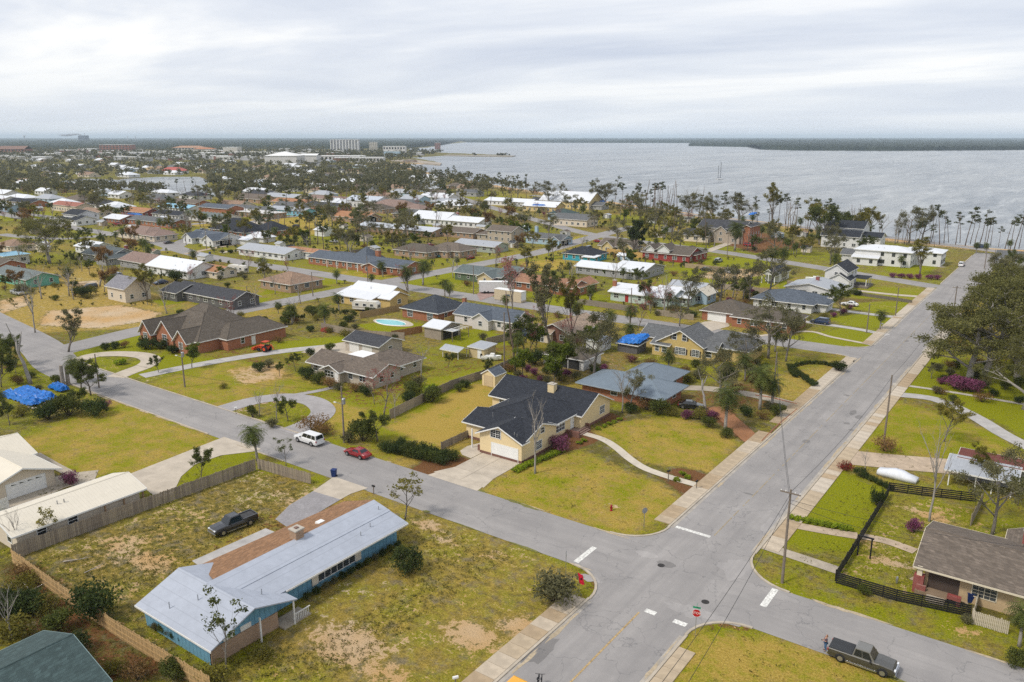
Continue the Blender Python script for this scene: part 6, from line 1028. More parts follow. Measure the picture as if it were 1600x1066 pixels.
# car under a white cover, red-roofed open shed, tarps
x, y = P(1402, 747); secs = [(-2.3, [(.8, 0), (.85, .5), (.75, .85), (.01, .9)]), (-1.5, [(.9, 0), (.92, .6), (.8, 1.0), (.01, 1.05)]), (-.5, [(.92, 0), (.93, .7), (.72, 1.4), (.01, 1.45)]), (.6, [(.92, 0), (.93, .7), (.7, 1.35), (.01, 1.4)]), (1.3, [(.9, 0), (.92, .65), (.8, .95), (.01, 1.0)]), (2.3, [(.75, 0), (.8, .5), (.7, .75), (.01, .8)])]
secs = [(u*1.15, [(a*(1.05 if j < 2 else 1), b*.82) for j, (a, b) in enumerate(q)]) for u, q in secs]; tag(loft(secs).build('covered_car', M('cloth', (.66, .68, .72), .8, .08, 2), None, True, (x, y, .04), R(-5)), 'car wrapped in a pale cover on the sandy drive', 'car')
x, y = P(1540, 742, 2.4); h_, og = house('open_shed', 'open shed with rusty red and white metal roof behind the black fence', 'the red and white roofed shed', [(x-4.5, y-1, x+3.5, y+3, 2.5, .6, 'sx', None, GYMET), (x-3.5, y+3.1, x+5, y+6, 3.1, .2, 'sx', None, M('metal_roof', (.14, .045, .035), .8, .2))], GSI, WHT, TRIM, wins=[], opens=(0,), cat='shed'); [post(h_, og, a, y-.8, 0, 2.5, .07) for a in (x-4.3, x-1, x+1, x+3.3)]
x, y = P(45, 622); tarp('large crumpled blue tarp over debris at the left picture edge', x, y, 13, 5.0, 1.15, .75, 21, (.5, .4), hang=.8); x, y = P(72, 612); tarp('narrow blue tarp end trailing over branches', x+1, y+2, 5, 2.0, 1.1, .5, 23, hang=.7)
x, y = P(560, 527); tarp('small grey tarp beside the detached garage', x, y, 2.4, 2, .8, .3, 25, mat=M('tarp', (.4, .42, .45), .7)); x, y = P(510, 518); tarp('dark red cover on debris by the back fence', x, y, 2.5, 2, .8, .4, 26, mat=M('tarp', (.25, .04, .03), .8))
# swimming pool
px_ = [(743, 0)]; cx, cy = P(610.5, 504.5); pts = [(cx+4.6*math.cos(t)*(1+.12*math.cos(2*t)), cy+2.6*math.sin(t)) for t in [2*math.pi*i/28 for i in range(28)]]
m_ = MB(); m_.poly([(cx+(x-cx)*1.32+.4, cy+(y-cy)*1.4+.5, .05) for x, y in pts]); pool = thing('swimming_pool', 'kidney-shaped blue swimming pool with pale deck behind the brick house', 'pool', (0, 0, 0)); m_.build('deck', DRIVE, pool); m_ = MB(); m_.poly([(x, y, .058) for x, y in pts]); wm, t, b = mat_nodes('pool_water'); b.inputs['Base Color'].default_value = (.16, .50, .52, 1); b.inputs['Roughness'].default_value = .08; m_.build('water_surface', wm, pool); m_ = MB(); m_.tube([(x, y, .06) for x, y in pts+[pts[0]]], .12, 5, False); m_.build('coping', WHITE, pool)
# twin stumps
for lb, px, py, tp in (('left of two sawn tree stumps at the street head', 99, 603, 571), ('right of two sawn tree stumps at the street head', 107, 601, 574)): x, y = P(px, py); h_ = HT(px, py, tp); m_ = MB(); m_.tube([(0, 0, -.2), (0, 0, h_*.5), (.1, 0, h_)], [.42, .36, .34], 10); tag(m_.build('tree_stump', M('bark', (.30, .26, .22), .95, .25, 4), None, False, (x, y, 0)), lb, 'stump')
# fallen limbs
for i, (lb, px, py, rz_, s_) in enumerate((('fallen bleached branch in the weedy yard', 120, 880, .6, 1.6), ('second fallen branch beside the bleached one', 148, 890, 1.6, 1.2), ('fallen trunk lying in the brush behind the board fence', 60, 935, 2.6, 3.0), ('long fallen trunk in front of the blue tarp', 75, 640, .5, 4.0), ('broken branch in the brush at the fence corner', 300, 1048, .3, 2.2))):
    x, y = P(px, py); r_ = random.Random(i); m_ = MB(); p = Vector((-s_, 0, .15)); d = Vector((1, 0, .05)); pts = [p.copy()]
    for k in range(6): d = (d+Vector((0, r_.uniform(-.35, .35), r_.uniform(-.1, .12)))).normalized(); p = p+d*s_/3; pts.append(p.copy())
    m_.tube(pts, [.11*s_/2*(1-.13*k) for k in range(7)], 6)
    for k in (2, 3, 4): m_.tube([pts[k], pts[k]+Vector((r_.uniform(0, .6), r_.choice((-1, 1))*r_.uniform(.5, 1), r_.uniform(.1, .6)))*s_*.6], [.05*s_/2, .02], 4)
    tag(m_.build('fallen_branch', M('bark', (.34, .30, .26), .95, .2, 4), None, True, (x, y, 0), rz_), lb, 'branch')
# ================================================================ FENCES
FWOOD = [M('plank', c, .95, .22, 2.5) for c in ((.27, .225, .175), (.30, .25, .19), (.23, .19, .15), (.33, .275, .205))]; FNEW = [M('plank', c, .9, .18, 2.5) for c in ((.42, .28, .13), (.37, .25, .12), (.46, .31, .15))]; FBLK = [M('paint', (.012, .012, .014), .6, .2, 3)]
def fence(label, pts, h_=1.8, bw=.24, mats=None, kind='board', seed=0, gap=.012, name='board_fence', rails='near', panel=2.4):
    mats = mats or FWOOD; rr = random.Random(seed); x0, y0 = pts[0]; o = thing(name, label, 'fence', (x0, y0, 0)); mes = []
    for mt in mats:
        for k in range(2):
            m_ = MB()
            if kind == 'board': m_.box(gap, -.012, .03, bw-gap, .012, h_+(k-.5)*.05)
            elif kind == 'panel': m_.box(.02, -.03, .03, panel-.02, .03, h_+(k-.5)*.03)
            else: m_.box(0, -.02, 0, panel, .02, .165)
            mes.append(m_.mesh({'board': 'board', 'panel': 'panel', 'slat': 'slat'}[kind], mt))
    pm = MB(); pm.box(-.05, -.05, -.2, .05, .05, h_+.06); pm = pm.mesh('post', mats[0])
    for (ax, ay), (bx, by) in zip(pts[:-1], pts[1:]):
        L = math.dist((ax, ay), (bx, by)); an = math.atan2(by-ay, bx-ax); ux, uy = (bx-ax)/L, (by-ay)/L; nx_, ny_ = -uy, ux; step = bw if kind == 'board' else panel; n = max(1, int(round(L/step)))
        for i in range(n):
            d = L*i/n; q = (ax-x0+ux*d, ay-y0+uy*d)
            if kind == 'slat':
                k = int(h_/.22)
                for j in range(k): ob('slat', mes[0], o, (q[0], q[1], .1+j*(h_-.12)/(k-1)*.94), an, (L/n/panel, 1, 1))
            else:
                b_ = ob(kind, rr.choice(mes), o, (q[0], q[1], rr.uniform(-.03, .03)), an, (L/n/step, 1, 1)); b_.rotation_euler = (rr.uniform(-.012, .012), 0, an)
        for i in range(int(L/2.4)+1): d = min(L, i*2.4); ob('post', pm, o, (ax-x0+ux*d+nx_*.07, ay-y0+uy*d+ny_*.07, 0), an)
        if kind != 'slat':
            for zz in (.35, h_*.5, h_-.3):
                m_ = MB(); sg = 1 if rails == 'near' else -1; m_.box(0, sg*.035-.02, zz-.045, L, sg*.035+.02, zz+.045); m_.build('rail', mats[0], o, loc=(ax-x0, ay-y0, 0), rz=an)
    return o
fence('weathered grey board fence along the cream-roofed house yard', [P(22, 874), P(400, 735)], 1.85, .22, seed=1); fence('short grey board fence from the palm to the driveway', [P(403, 733), P(486, 757)], 1.7, .2, seed=2)
fence('long yellowish board fence seen from its rail side at the bottom left', [P(20, 880), P(95, 935), P(190, 1000), P(290, 1062), P(330, 1085)], 1.85, .24, FNEW, seed=3, rails='far')
fence('grey panel fence between the stucco house and the yellow house yard', [P(610, 655), P(705, 608), P(765, 588), P(800, 572)], 1.8, kind='panel', seed=4); fence('weathered panel fence across the back gardens', [P(502, 515), P(560, 527), P(632, 531)], 1.8, kind='panel', seed=5); fence('new reddish panel fence behind the pool', [P(612, 528), P(660, 520)], 1.8, kind='panel', mats=[M('wood', (.36, .19, .08), .9, .15)], seed=6); fence('low grey board fence beside the yellow house garage', [P(690, 703), P(735, 682)], 1.3, .2, seed=7)
fence('yellow panel fence beside the brick house by the pool', [P(695, 507), P(727, 497)], 1.8, kind='panel', mats=[M('wood', (.48, .35, .13), .9, .15)], seed=8); fence('timber panel fence behind the large cream camper', [P(563, 498), P(625, 486)], 1.8, kind='panel', mats=[M('wood', (.36, .25, .12), .9, .15)], seed=9); fence('new yellow timber fence in front of the pale yellow gabled house', [P(948, 397), P(1008, 405)], 2.4, kind='panel', mats=[M('wood', (.55, .35, .12), .9, .12)], seed=10); fence('grey panel fence beside the white slate-roofed house', [P(760, 540), P(800, 530), P(842, 515)], 1.8, kind='panel', seed=11); fence('dark panel fence behind the porch cottage lot', [P(1050, 458), P(1130, 452), P(1215, 462)], 1.8, kind='panel', seed=12)
fence('black slat fence along the bungalow front garden facing the side street', [P(1306, 912), P(1400, 940), P(1516, 965)], 1.35, kind='slat', mats=FBLK, name='slat_fence', seed=13); fence('black slat fence running back beside the main road garden', [P(1306, 908), P(1345, 845), P(1388, 775)], 1.35, kind='slat', mats=FBLK, name='slat_fence', seed=14); fence('black slat fence at the back of the fenced garden', [P(1388, 768), P(1440, 775), P(1525, 785)], 1.3, kind='slat', mats=FBLK, name='slat_fence', seed=15)
fence('pale picket fence beside the bungalow side garden', [P(1519, 975), P(1575, 992)], 1.5, .16, [M('plank', (.50, .44, .34), .9, .15, 3)], seed=16, gap=.02, name='picket_fence'); fence('pale picket fence end running to the bungalow wall', [P(1519, 972), P(1530, 935)], 1.5, .16, [M('plank', (.50, .44, .34), .9, .15, 3)], seed=17, gap=.02, name='picket_fence'); fence('weathered board fence beyond the fenced garden', [P(1517, 822), P(1535, 785)], 1.7, .2, seed=18); fence('white picket fence beside the yellow cottage', [P(1160, 570), P(1185, 556)], 1.0, .2, [WHITE], seed=19, gap=.05, name='picket_fence')
fence('low dark fence beside the gravel drive on the main road', [P(1330, 460), P(1425, 474)], 1.0, kind='panel', seed=20, mats=[M('wood', (.16, .14, .11), .9)]); fence('white gate beside the garage at the picture edge', [P(0, 800), P(15, 793)], 1.6, .2, [WHITE], seed=22, gap=.03, name='picket_gate')
x, y = P(1341, 868); o = thing('gate_arch', 'tall black gate posts in the slat fence', 'gate', (x, y, 0)); [MB().box(u-.08, -.08, -.1, u+.08, .08, 2.6).build('post', FBLK[0], o) for u in (-.1, 1.3)]; MB().box(-.3, -.1, 2.5, 1.5, .1, 2.65).build('beam', FBLK[0], o)
# white pergola
x, y = P(1372, 412); o = thing('pergola', 'white timber pergola beside the waterfront lawn', 'pergola', (x, y, 0)); [MB().box(u-.1, v-.1, 0, u+.1, v+.1, 2.6).build('post', WHITE, o) for u in (-4, -1.3, 1.3, 4) for v in (-1.5, 1.5)]; [MB().box(-4.4, v-.08, 2.6, 4.4, v+.08, 2.8).build('beam', WHITE, o) for v in (-1.5, 1.5)]; [MB().box(u-.06, -2, 2.8, u+.06, 2, 2.95).build('rafter', WHITE, o) for u in [-4+k for k in range(9)]]
# brick edging
for lb, pts in (('brick edging of the garden bed by the main road', [(1190, 690), (1215, 665), (1245, 640)]), ('brick edging of the bed beside the palm', [(1245, 632), (1205, 622), (1180, 618)])): m_ = MB(); q = smooth(PP(pts)); m_.tube([(p.x, p.y, .06) for p in q], .14, 4); tag(m_.build('garden_edging', BRK), lb, 'edging')
# ================================================================ PERSON
def skin_body(name, joints, bones, mat, parent, sub=2):
    me = bpy.data.meshes.new(name); ks = list(joints); me.from_pydata([joints[k][0] for k in ks], [], [(ks.index(a), ks.index(b)) for a, b in bones]); o = ob(name, me, parent); md = o.modifiers.new('skin', 'SKIN'); md.use_smooth_shade = True
    for i, k in enumerate(ks): r = joints[k][1]; me.skin_vertices[0].data[i].radius = r if isinstance(r, tuple) else (r, r)
    me.skin_vertices[0].data[0].use_root = True; s_ = o.modifiers.new('sub', 'SUBSURF'); s_.levels = sub; s_.render_levels = sub; me.materials.append(mat); return o
x, y = P(1289, 1017); man = thing('person', 'person in dark plaid shirt and jeans standing behind the grey pickup', 'person', (x, y, .03), R(-60)); SKIN = M('paint', (.42, .24, .17), .6, .05)
J = {'pel': ((0, 0, .93), (.15, .11)), 'wst': ((0, 0, 1.1), (.15, .11)), 'chest': ((0, .01, 1.3), (.18, .12)), 'neck': ((0, .02, 1.48), .06), 'hd0': ((0, .03, 1.57), (.075, .085)), 'hd1': ((0, .035, 1.67), (.08, .095)), 'hd2': ((0, .02, 1.74), (.05, .06))}
B = [('pel', 'wst'), ('wst', 'chest'), ('chest', 'neck'), ('neck', 'hd0'), ('hd0', 'hd1'), ('hd1', 'hd2')]
for s_, n_ in ((-1, 'l'), (1, 'r')):
    J.update({'sh'+n_: ((s_*.19, 0, 1.41), .065), 'el'+n_: ((s_*.25, -.04, 1.14), .048), 'wr'+n_: ((s_*.10, -.27, 1.14), .034), 'pa'+n_: ((s_*.07, -.33, 1.15), (.035, .02)), 'hp'+n_: ((s_*.09, 0, .90), .1), 'kn'+n_: ((s_*.11, -.02, .49), .065), 'an'+n_: ((s_*.12, .02, .09), .045), 'to'+n_: ((s_*.13, -.13, .05), .045)})
    B += [('chest', 'sh'+n_), ('sh'+n_, 'el'+n_), ('el'+n_, 'wr'+n_), ('wr'+n_, 'pa'+n_), ('pel', 'hp'+n_), ('hp'+n_, 'kn'+n_), ('kn'+n_, 'an'+n_), ('an'+n_, 'to'+n_)]
skin_body('body', J, B, SKIN, man)
G_ = lambda ks, k: {a: (J[a][0], tuple(v*k+.008 for v in J[a][1]) if isinstance(J[a][1], tuple) else J[a][1]*k+.008) for a in ks}
pm_, t, b = mat_nodes('plaid'); co = texco(t); ck = N(t, 'ShaderNodeTexChecker'); ck.inputs['Scale'].default_value = 9; ck.inputs[1].default_value = (.02, .025, .06, 1); ck.inputs[2].default_value = (.10, .05, .06, 1); t.links.new(co, ck.inputs[0]); t.links.new(ck.outputs[0], b.inputs['Base Color']); b.inputs['Roughness'].default_value = .9
skin_body('shirt', G_(['wst', 'pel', 'chest', 'shl', 'ell', 'shr', 'elr'], 1.1), [('pel', 'wst'), ('wst', 'chest'), ('chest', 'shl'), ('shl', 'ell'), ('chest', 'shr'), ('shr', 'elr')], pm_, man)
skin_body('jeans', G_(['pel', 'hpl', 'knl', 'anl', 'hpr', 'knr', 'anr'], 1.12), [('pel', 'hpl'), ('hpl', 'knl'), ('knl', 'anl'), ('pel', 'hpr'), ('hpr', 'knr'), ('knr', 'anr')], M('cloth', (.06, .13, .25), .9, .1), man)
skin_body('shoe', {'a': ((-.12, .02, .06), .055), 'b': ((-.135, -.15, .045), .05)}, [('a', 'b')], M('paint', (.06, .035, .025), .7), man, 1); skin_body('shoe', {'a': ((.12, .02, .06), .055), 'b': ((.135, -.15, .045), .05)}, [('a', 'b')], M('paint', (.06, .035, .025), .7), man, 1)
skin_body('hair', {'a': ((0, .06, 1.63), (.085, .075)), 'b': ((0, .05, 1.73), (.085, .085)), 'c': ((0, .10, 1.5), (.06, .04))}, [('a', 'b'), ('a', 'c')], M('paint', (.16, .08, .04), .8), man, 1)
for s_, n_ in ((-1, 'l'), (1, 'r')):
    for k in range(4): skin_body('finger', {'a': ((s_*(.045+.018*k), -.345, 1.15), .009), 'b': ((s_*(.035+.016*k), -.385-.004*(k in (1, 2)), 1.16), .008), 'c': ((s_*(.03+.014*k), -.395, 1.13), .007)}, [('a', 'b'), ('b', 'c')], SKIN, man, 1)
    skin_body('thumb', {'a': ((s_*.05, -.31, 1.165), .010), 'b': ((s_*.025, -.35, 1.185), .009)}, [('a', 'b')], SKIN, man, 1)
m_ = MB(); m_.box(-.09, -.43, 1.13, .09, -.37, 1.17); tag(m_.build('remote_control', BLACK, None, loc=(x, y, .03), rz=R(-60)), 'small dark controller held by the standing person', 'controller')
# ================================================================ PLANTS
def leaf_mat(name, a, b_, trans=.38):
    m, t, b = mat_nodes(name); b.inputs['Roughness'].default_value = .75; b.inputs['Specular IOR Level'].default_value = .15
    at_ = N(t, 'ShaderNodeAttribute', attribute_name='tint'); oi = N(t, 'ShaderNodeObjectInfo')
    c = mixc(t, at_.outputs['Fac'], a, b_); c = mixc(t, ramp(t, oi.outputs['Random'], 0, 1, 0, .38), c, mixc(t, .5, sc3(a, .55), (.05, .045, .02)))
    t.links.new(c, b.inputs['Base Color'])
    tr = N(t, 'ShaderNodeBsdfTranslucent'); t.links.new(c, tr.inputs[0]); mx_ = N(t, 'ShaderNodeMixShader'); mx_.inputs[0].default_value = trans
    t.links.new(b.outputs[0], mx_.inputs[1]); t.links.new(tr.outputs[0], mx_.inputs[2]); t.links.new(mx_.outputs[0], t.nodes['Material Output'].inputs[0]); return m
LOAK = leaf_mat('oak_leaves', (.095, .096, .05), (.26, .24, .115)); LPINE = leaf_mat('pine_needles', (0.055, 0.072, 0.035), (0.152, 0.167, 0.065)); LGRN = leaf_mat('green_leaves', (.045, .068, .016), (.165, .18, .04)); LDK = leaf_mat('dark_leaves', (0.029, 0.052, 0.017), (0.094, 0.123, 0.032))
LOLV = leaf_mat('olive_leaves', (0.109, 0.109, 0.023), (0.290, 0.246, 0.043)); LPALM = leaf_mat('palm_fronds', (0.051, 0.080, 0.022), (0.189, 0.210, 0.051)); LBRN = leaf_mat('brown_leaves', (0.145, 0.087, 0.036), (0.377, 0.217, 0.080)); LAZ = leaf_mat('azalea_blossom', (.11, .045, .05), (.36, .10, .24)); LRED = leaf_mat('reddish_buds', (0.232, 0.080, 0.072), (0.464, 0.189, 0.160)); LSPR = leaf_mat('spring_leaves', (0.145, 0.225, 0.012), (0.377, 0.450, 0.029)); LOAK2 = leaf_mat('live_oak_leaves', (.095, .10, .032), (.27, .255, .085)); LSPT = leaf_mat('fresh_leaves', (.07, .11, .012), (.20, .235, .03)); LREDF = leaf_mat('red_blossom', (.10, .05, .02), (.48, .03, .05))
BARK = M('bark', (.17, .145, .12), .95, .3, 5); BARKG = M('bark', (.30, .275, .25), .95, .25, 4); BARK2 = M('bark', (.19, .17, .15), .95, .3, 4); BARKP = M('bark', (.145, .105, .08), .95, .3, 5)
class Leaves:
    def __init__(s): s.v = []; s.t = []
    def add(s, rng_, c, rad, n, size, flat=.75, tint=None):
        d = rng_.normal(size=(n, 3)); d /= np.linalg.norm(d, axis=1)[:, None]+1e-9; r = rad*rng_.random(n)**.45
        p = np.array(c)+d*r[:, None]*np.array([1, 1, flat])
        a = rng_.normal(size=(n, 3)); a /= np.linalg.norm(a, axis=1)[:, None]; q = rng_.normal(size=(n, 3)); q -= a*(a*q).sum(1)[:, None]; q /= np.linalg.norm(q, axis=1)[:, None]+1e-9
        sz = size*(.6+.8*rng_.random(n))[:, None]; s.v.append(np.stack([p-a*sz, p-q*sz*.55, p+a*sz, p+q*sz*.55], 1).reshape(-1, 3))
        tt = (rng_.random() if tint is None else tint)*.6+.4*rng_.random(n); s.t.append(tt)
    def quads(s, arr, t): s.v.append(np.asarray(arr, float).reshape(-1, 3)); s.t.append(np.asarray(t, float))
    def mesh(s, name, mat):
        v = np.concatenate(s.v); n = len(v)//4; me = bpy.data.meshes.new(name); me.vertices.add(n*4); me.vertices.foreach_set('co', v.astype(np.float32).ravel())
        me.loops.add(n*4); me.loops.foreach_set('vertex_index', np.arange(n*4, dtype=np.int32)); me.polygons.add(n); me.polygons.foreach_set('loop_start', np.arange(0, n*4, 4, dtype=np.int32)); me.polygons.foreach_set('loop_total', np.full(n, 4, np.int32)); me.update(calc_edges=True)
        at_ = me.attributes.new('tint', 'FLOAT', 'FACE'); at_.data.foreach_set('value', np.concatenate(s.t).astype(np.float32)); me.materials.append(mat); return me
def branchy(seed, H_, r0, first, nb, spread, up, levels, leafr, nleaf, lsize, lmat, bark, lean=0, droop=0, prune=0.0, gaps=.15, sub=3):
    rr = random.Random(seed); rg = np.random.default_rng(seed); tb = MB(); lv = Leaves(); tips = []
    def limb(p, d, L, r, lev):
        pts = [Vector(p)]; n = 4 if lev else 6; dd = Vector(d).normalized()
        for i in range(n):
            dd = (dd+Vector((rr.uniform(-1, 1), rr.uniform(-1, 1), rr.uniform(-.6, .9)+(-droop if lev > 1 else .1)))*.17).normalized(); pts.append(pts[-1]+dd*L/n)
        rad = [r*(1-.62*i/n) for i in range(n+1)]; tb.tube(pts, rad, 6 if lev == 0 else (5 if lev == 1 else 3), cap=lev == 0)
        if lev >= levels:
            tips.append(pts[-1]); tips.append(pts[-2]); return
        k = nb if lev == 0 else sub
        for j in range(k):
            f = first+(1-first)*(j+.6)/k if lev == 0 else .35+.65*(j+.7)/k
            if rr.random() < prune and lev > 0: continue
            i = min(int(f*n), n-1); q = pts[i].lerp(pts[i+1], f*n-i); an = rr.uniform(0, 6.283) if lev else (j*2.4+rr.uniform(-.5, .5))
            side = Vector((math.cos(an), math.sin(an), 0)); nd = (side*spread+dd*(up if lev == 0 else .9)+Vector((0, 0, up*.35))).normalized()
            limb(q, nd, L*(.62 if lev == 0 else .6)*rr.uniform(.75, 1.15)*(1 if lev else (1.15-.45*f)), rad[i]*.62, lev+1)
        if lev > 0: tips.append(pts[-1])
    limb((0, 0, -.15), (lean, 0, 1), H_*.72, r0, 0)
    if nleaf:
        for q in tips:
            if rr.random() < gaps: continue
            lv.add(rg, tuple(q), leafr*rr.uniform(.7, 1.25), int(nleaf*rr.uniform(.6, 1.3)), lsize)
    return tb.mesh('trunk', bark, True), (lv.mesh('crown', lmat) if lv.v else None)
def pine(seed, H_, dead=False, tuft=26):
    rr = random.Random(seed); rg = np.random.default_rng(seed); tb = MB(); lv = Leaves(); lean = Vector((rr.uniform(-.17, .17), rr.uniform(-.17, .17), 1))
    pts = [lean*H_*i/6+Vector((rr.uniform(-.12, .12), rr.uniform(-.12, .12), 0))*(i > 0) for i in range(7)]; pts[0].z = -.2; tb.tube(pts, [.2*(1-.11*i) for i in range(7)], 6)
    for k in range(rr.randint(8, 12) if not dead else rr.randint(3, 6)):
        f = .62+.38*rr.random() if not dead else .45+.5*rr.random(); p = lean*H_*f; an = rr.uniform(0, 6.28); L = H_*.17*rr.uniform(.5, 1.1)*(1.25-f*.6) ; e = p+Vector((math.cos(an)*L, math.sin(an)*L, L*rr.uniform(-.05, .5))); tb.tube([p, (p+e)/2+Vector((0, 0, .1)), e], [.06, .045, .025], 4)
        if not dead:
            for m_ in (.6, 1.0): lv.add(rg, tuple(p.lerp(e, m_)), .8, tuft, .26, .6)
    if not dead: lv.add(rg, tuple(lean*H_), .9, tuft*2, .26, .8)
    return tb.mesh('trunk', BARKP, True), (lv.mesh('crown', LPINE) if not dead else None)
def palm(seed, H_, fan=False):
    rr = random.Random(seed); tb = MB(); lv = Leaves(); H_ *= .8; top = Vector((rr.uniform(-.5, .5), rr.uniform(-.5, .5), H_))
    pts = [Vector((top.x*(i/5)**2, top.y*(i/5)**2, H_*i/5)) for i in range(6)]; pts[0].z = -.2; tb.tube(pts, [.24, .2, .18, .18, .2, .26], 8)
    q, tt = [], []
    nf = 34
    for k in range(nf):
        an = 2.399*k; el_ = R(78)-R(128)*(k/nf)+rr.uniform(-.15, .15); L = rr.uniform(2.5, 3.3)*(1 if not fan else .92); d = Vector((math.cos(an), math.sin(an), 0)); dead = k > nf-5
        p = top.copy(); di = el_; step = L/6; side = Vector((-d.y, d.x, 0)); tn = .02 if dead else rr.random()
        for i in range(6):
            p2 = p+(d*math.cos(di)+Vector((0, 0, math.sin(di))))*step; wd = (.12, .5, .72, .68, .5, .26)[i]*(1.25 if fan else 1); wd2 = (.5, .72, .68, .5, .26, .03)[i]*(1.25 if fan else 1)
            for sg in (1, -1):   # leaflets with gaps
                for u in (0.0, .5):
                    a = p.lerp(p2, u); b2 = p.lerp(p2, u+.3); tip = p.lerp(p2, min(1, u+.75))+side*sg*(wd+(wd2-wd)*u)+Vector((0, 0, -.22*wd)); q += [a, b2, tip, tip+Vector((0, 0, -.02))]; tt.append(tn*.7+.3*rr.random())
            p = p2; di -= .30+.10*rr.random()
    lv.quads([tuple(v) for v in q], tt); return tb.mesh('trunk', BARKG, True), lv.mesh('crown', LPALM)
def shrub(seed, w_, h_, n, size, mat, lumps=9, stems=True, flower=None):
    rr = random.Random(seed); rg = np.random.default_rng(seed); lv = Leaves(); tb = MB()
    for k in range(lumps):
        an, rad = rr.uniform(0, 6.28), w_/2*.62*math.sqrt(rr.random()); c = (math.cos(an)*rad, math.sin(an)*rad, h_*rr.uniform(.3, .78)*(1.1-.35*rad/(w_/2))); lv.add(rg, c, w_*.26*rr.uniform(.7, 1.2), n//lumps, size, .8*h_/w_+.25)
        tb.tube([(0, 0, -.05), (c[0]*.5, c[1]*.5, c[2]*.45), c], [.05, .035, .015], 3)
    return tb.mesh('stem', BARK, True), lv.mesh('crown', mat)
KIND = {}
def reg(k, pair, hgt, name, cat, adj):
    hgt = max(max(v.co.z for v in m_.vertices) for m_ in pair if m_)*.985
    KIND.setdefault(k, []).append((pair, hgt, name, cat, adj))
for s_ in range(4): reg('oak', branchy(11+s_, 11, .31, .28, 7, 1.0, .55, 3, 1.0, 64, .145, LOAK, BARK2, prune=.2, gaps=.3, droop=.2), 10.5, 'oak_tree', 'tree', 'grey-green spreading oak')
for s_ in range(2): reg('bigoak', branchy(31+s_, 15, .55, .22, 9, 1.25, .5, 3, 1.3, 105, .15, LOAK2, BARKG, prune=.22, gaps=.32, droop=.25, sub=4), 13.5, 'live_oak', 'tree', 'large ragged live oak')
for s_ in range(3): reg('tree', branchy(41+s_, 7, .17, .35, 7, .8, .7, 3, .6, 42, .13, LGRN, BARK, gaps=.16), 6.6, 'leafy_tree', 'tree', 'mid-sized green leafy tree')
for s_ in range(2): reg('olive', branchy(51+s_, 8, .2, .3, 7, .85, .7, 3, .62, 40, .135, LOLV, BARK, gaps=.15), 7.4, 'olive_green_tree', 'tree', 'yellowish-green loose tree')
for s_ in range(2): reg('sap', branchy(61+s_, 5, .07, .38, 6, .55, .9, 2, .36, 22, .10, LOLV if s_ else LGRN, BARK2, gaps=.25), 4.6, 'sapling', 'tree', 'thin sparsely leaved sapling')
for s_ in range(3): reg('bare', branchy(71+s_, 9, .2, .35, 7, .75, .8, 3, .3, 0, .1, LOAK, BARKG), 8.6, 'bare_tree', 'tree', 'leafless grey tree')
for s_ in range(2): reg('bud', branchy(76+s_, 7, .12, .3, 7, .6, .9, 3, .4, 7, .09, LRED, BARK), 6.6, 'budding_tree', 'tree', 'bare tree with reddish buds')
reg('snag', branchy(80, 8, .28, .5, 4, .6, .7, 1, .3, 0, .1, LOAK, BARKG, lean=.25), 6.6, 'broken_tree', 'tree', 'broken grey storm-damaged trunk')
for s_ in range(2): reg('ivy', branchy(84+s_, 10, .24, .2, 9, .5, 1.0, 3, .55, 40, .13, LOLV if s_ else LOAK, BARK, gaps=.2, prune=.2), 9.5, 'ivy_clad_tree', 'tree', 'upright broken tree clad in dark foliage')
for s_ in range(4): reg('pine', pine(91+s_, 15), 15.5, 'pine_tree', 'tree', 'thin tufted pine')
for s_ in range(2): reg('deadpine', pine(97+s_, 14, True), 14, 'dead_pine', 'tree', 'bare dead pine pole')
for s_ in range(3): reg('palm', palm(101+s_, 5.2), 6.6, 'palm_tree', 'palm', 'feathery palm')
for s_ in range(2): reg('cabbage', palm(111+s_, 5.6, True), 7.0, 'cabbage_palm', 'palm', 'round-headed cabbage palm')
for s_ in range(3): reg('shrub', shrub(121+s_, 2.6, 1.9, 1900, .085, (LGRN, LDK, LOAK)[s_], 13), 1.9, 'shrub', 'shrub', ('rounded green shrub', 'dark green shrub', 'leafy green shrub')[s_])
for s_ in range(2): reg('brush', shrub(131+s_, 3.2, 1.7, 900, .10, (LOLV, LBRN)[s_], 11), 1.7, 'scrub_bush', 'shrub', ('straggly olive scrub bush', 'withered brown scrub bush')[s_])
reg('azalea', shrub(141, 2.6, 1.7, 1500, .085, LAZ, 13), 1.7, 'azalea', 'shrub', 'magenta flowering azalea'); reg('redbush', shrub(142, 2.2, 1.1, 800, .08, LREDF), 1.1, 'flowering_shrub', 'shrub', 'low red flowering shrub')
reg('spring', shrub(143, 1.5, .8, 420, .12, LSPR, 6), .8, 'border_plant', 'plant', 'bright green clump of strappy leaves'); reg('springtree', branchy(144, 6, .15, .3, 7, .8, .7, 3, .6, 50, .13, LSPT, BARK, gaps=.1), 5.6, 'lime_tree', 'tree', 'bright lime-green tree')
for s_ in range(2): reg('hedge', shrub(151+s_, 2.4, 1.6, 1500, .09, LDK if s_ == 0 else LGRN, 10), 1.6, 'hedge_shrub', 'shrub', 'clipped hedge shrub')
reg('column', branchy(161, 12, .3, .06, 16, .3, .5, 1, .95, 190, .2, LDK, BARK, gaps=0), 11.5, 'column_tree', 'tree', 'tall dark column-shaped tree')
reg('autumn', branchy(165, 8, .2, .3, 7, .8, .7, 2, .95, 60, .2, LBRN, BARK, gaps=.1), 7.4, 'autumn_tree', 'tree', 'brown-leaved tree')
PLANTS = []
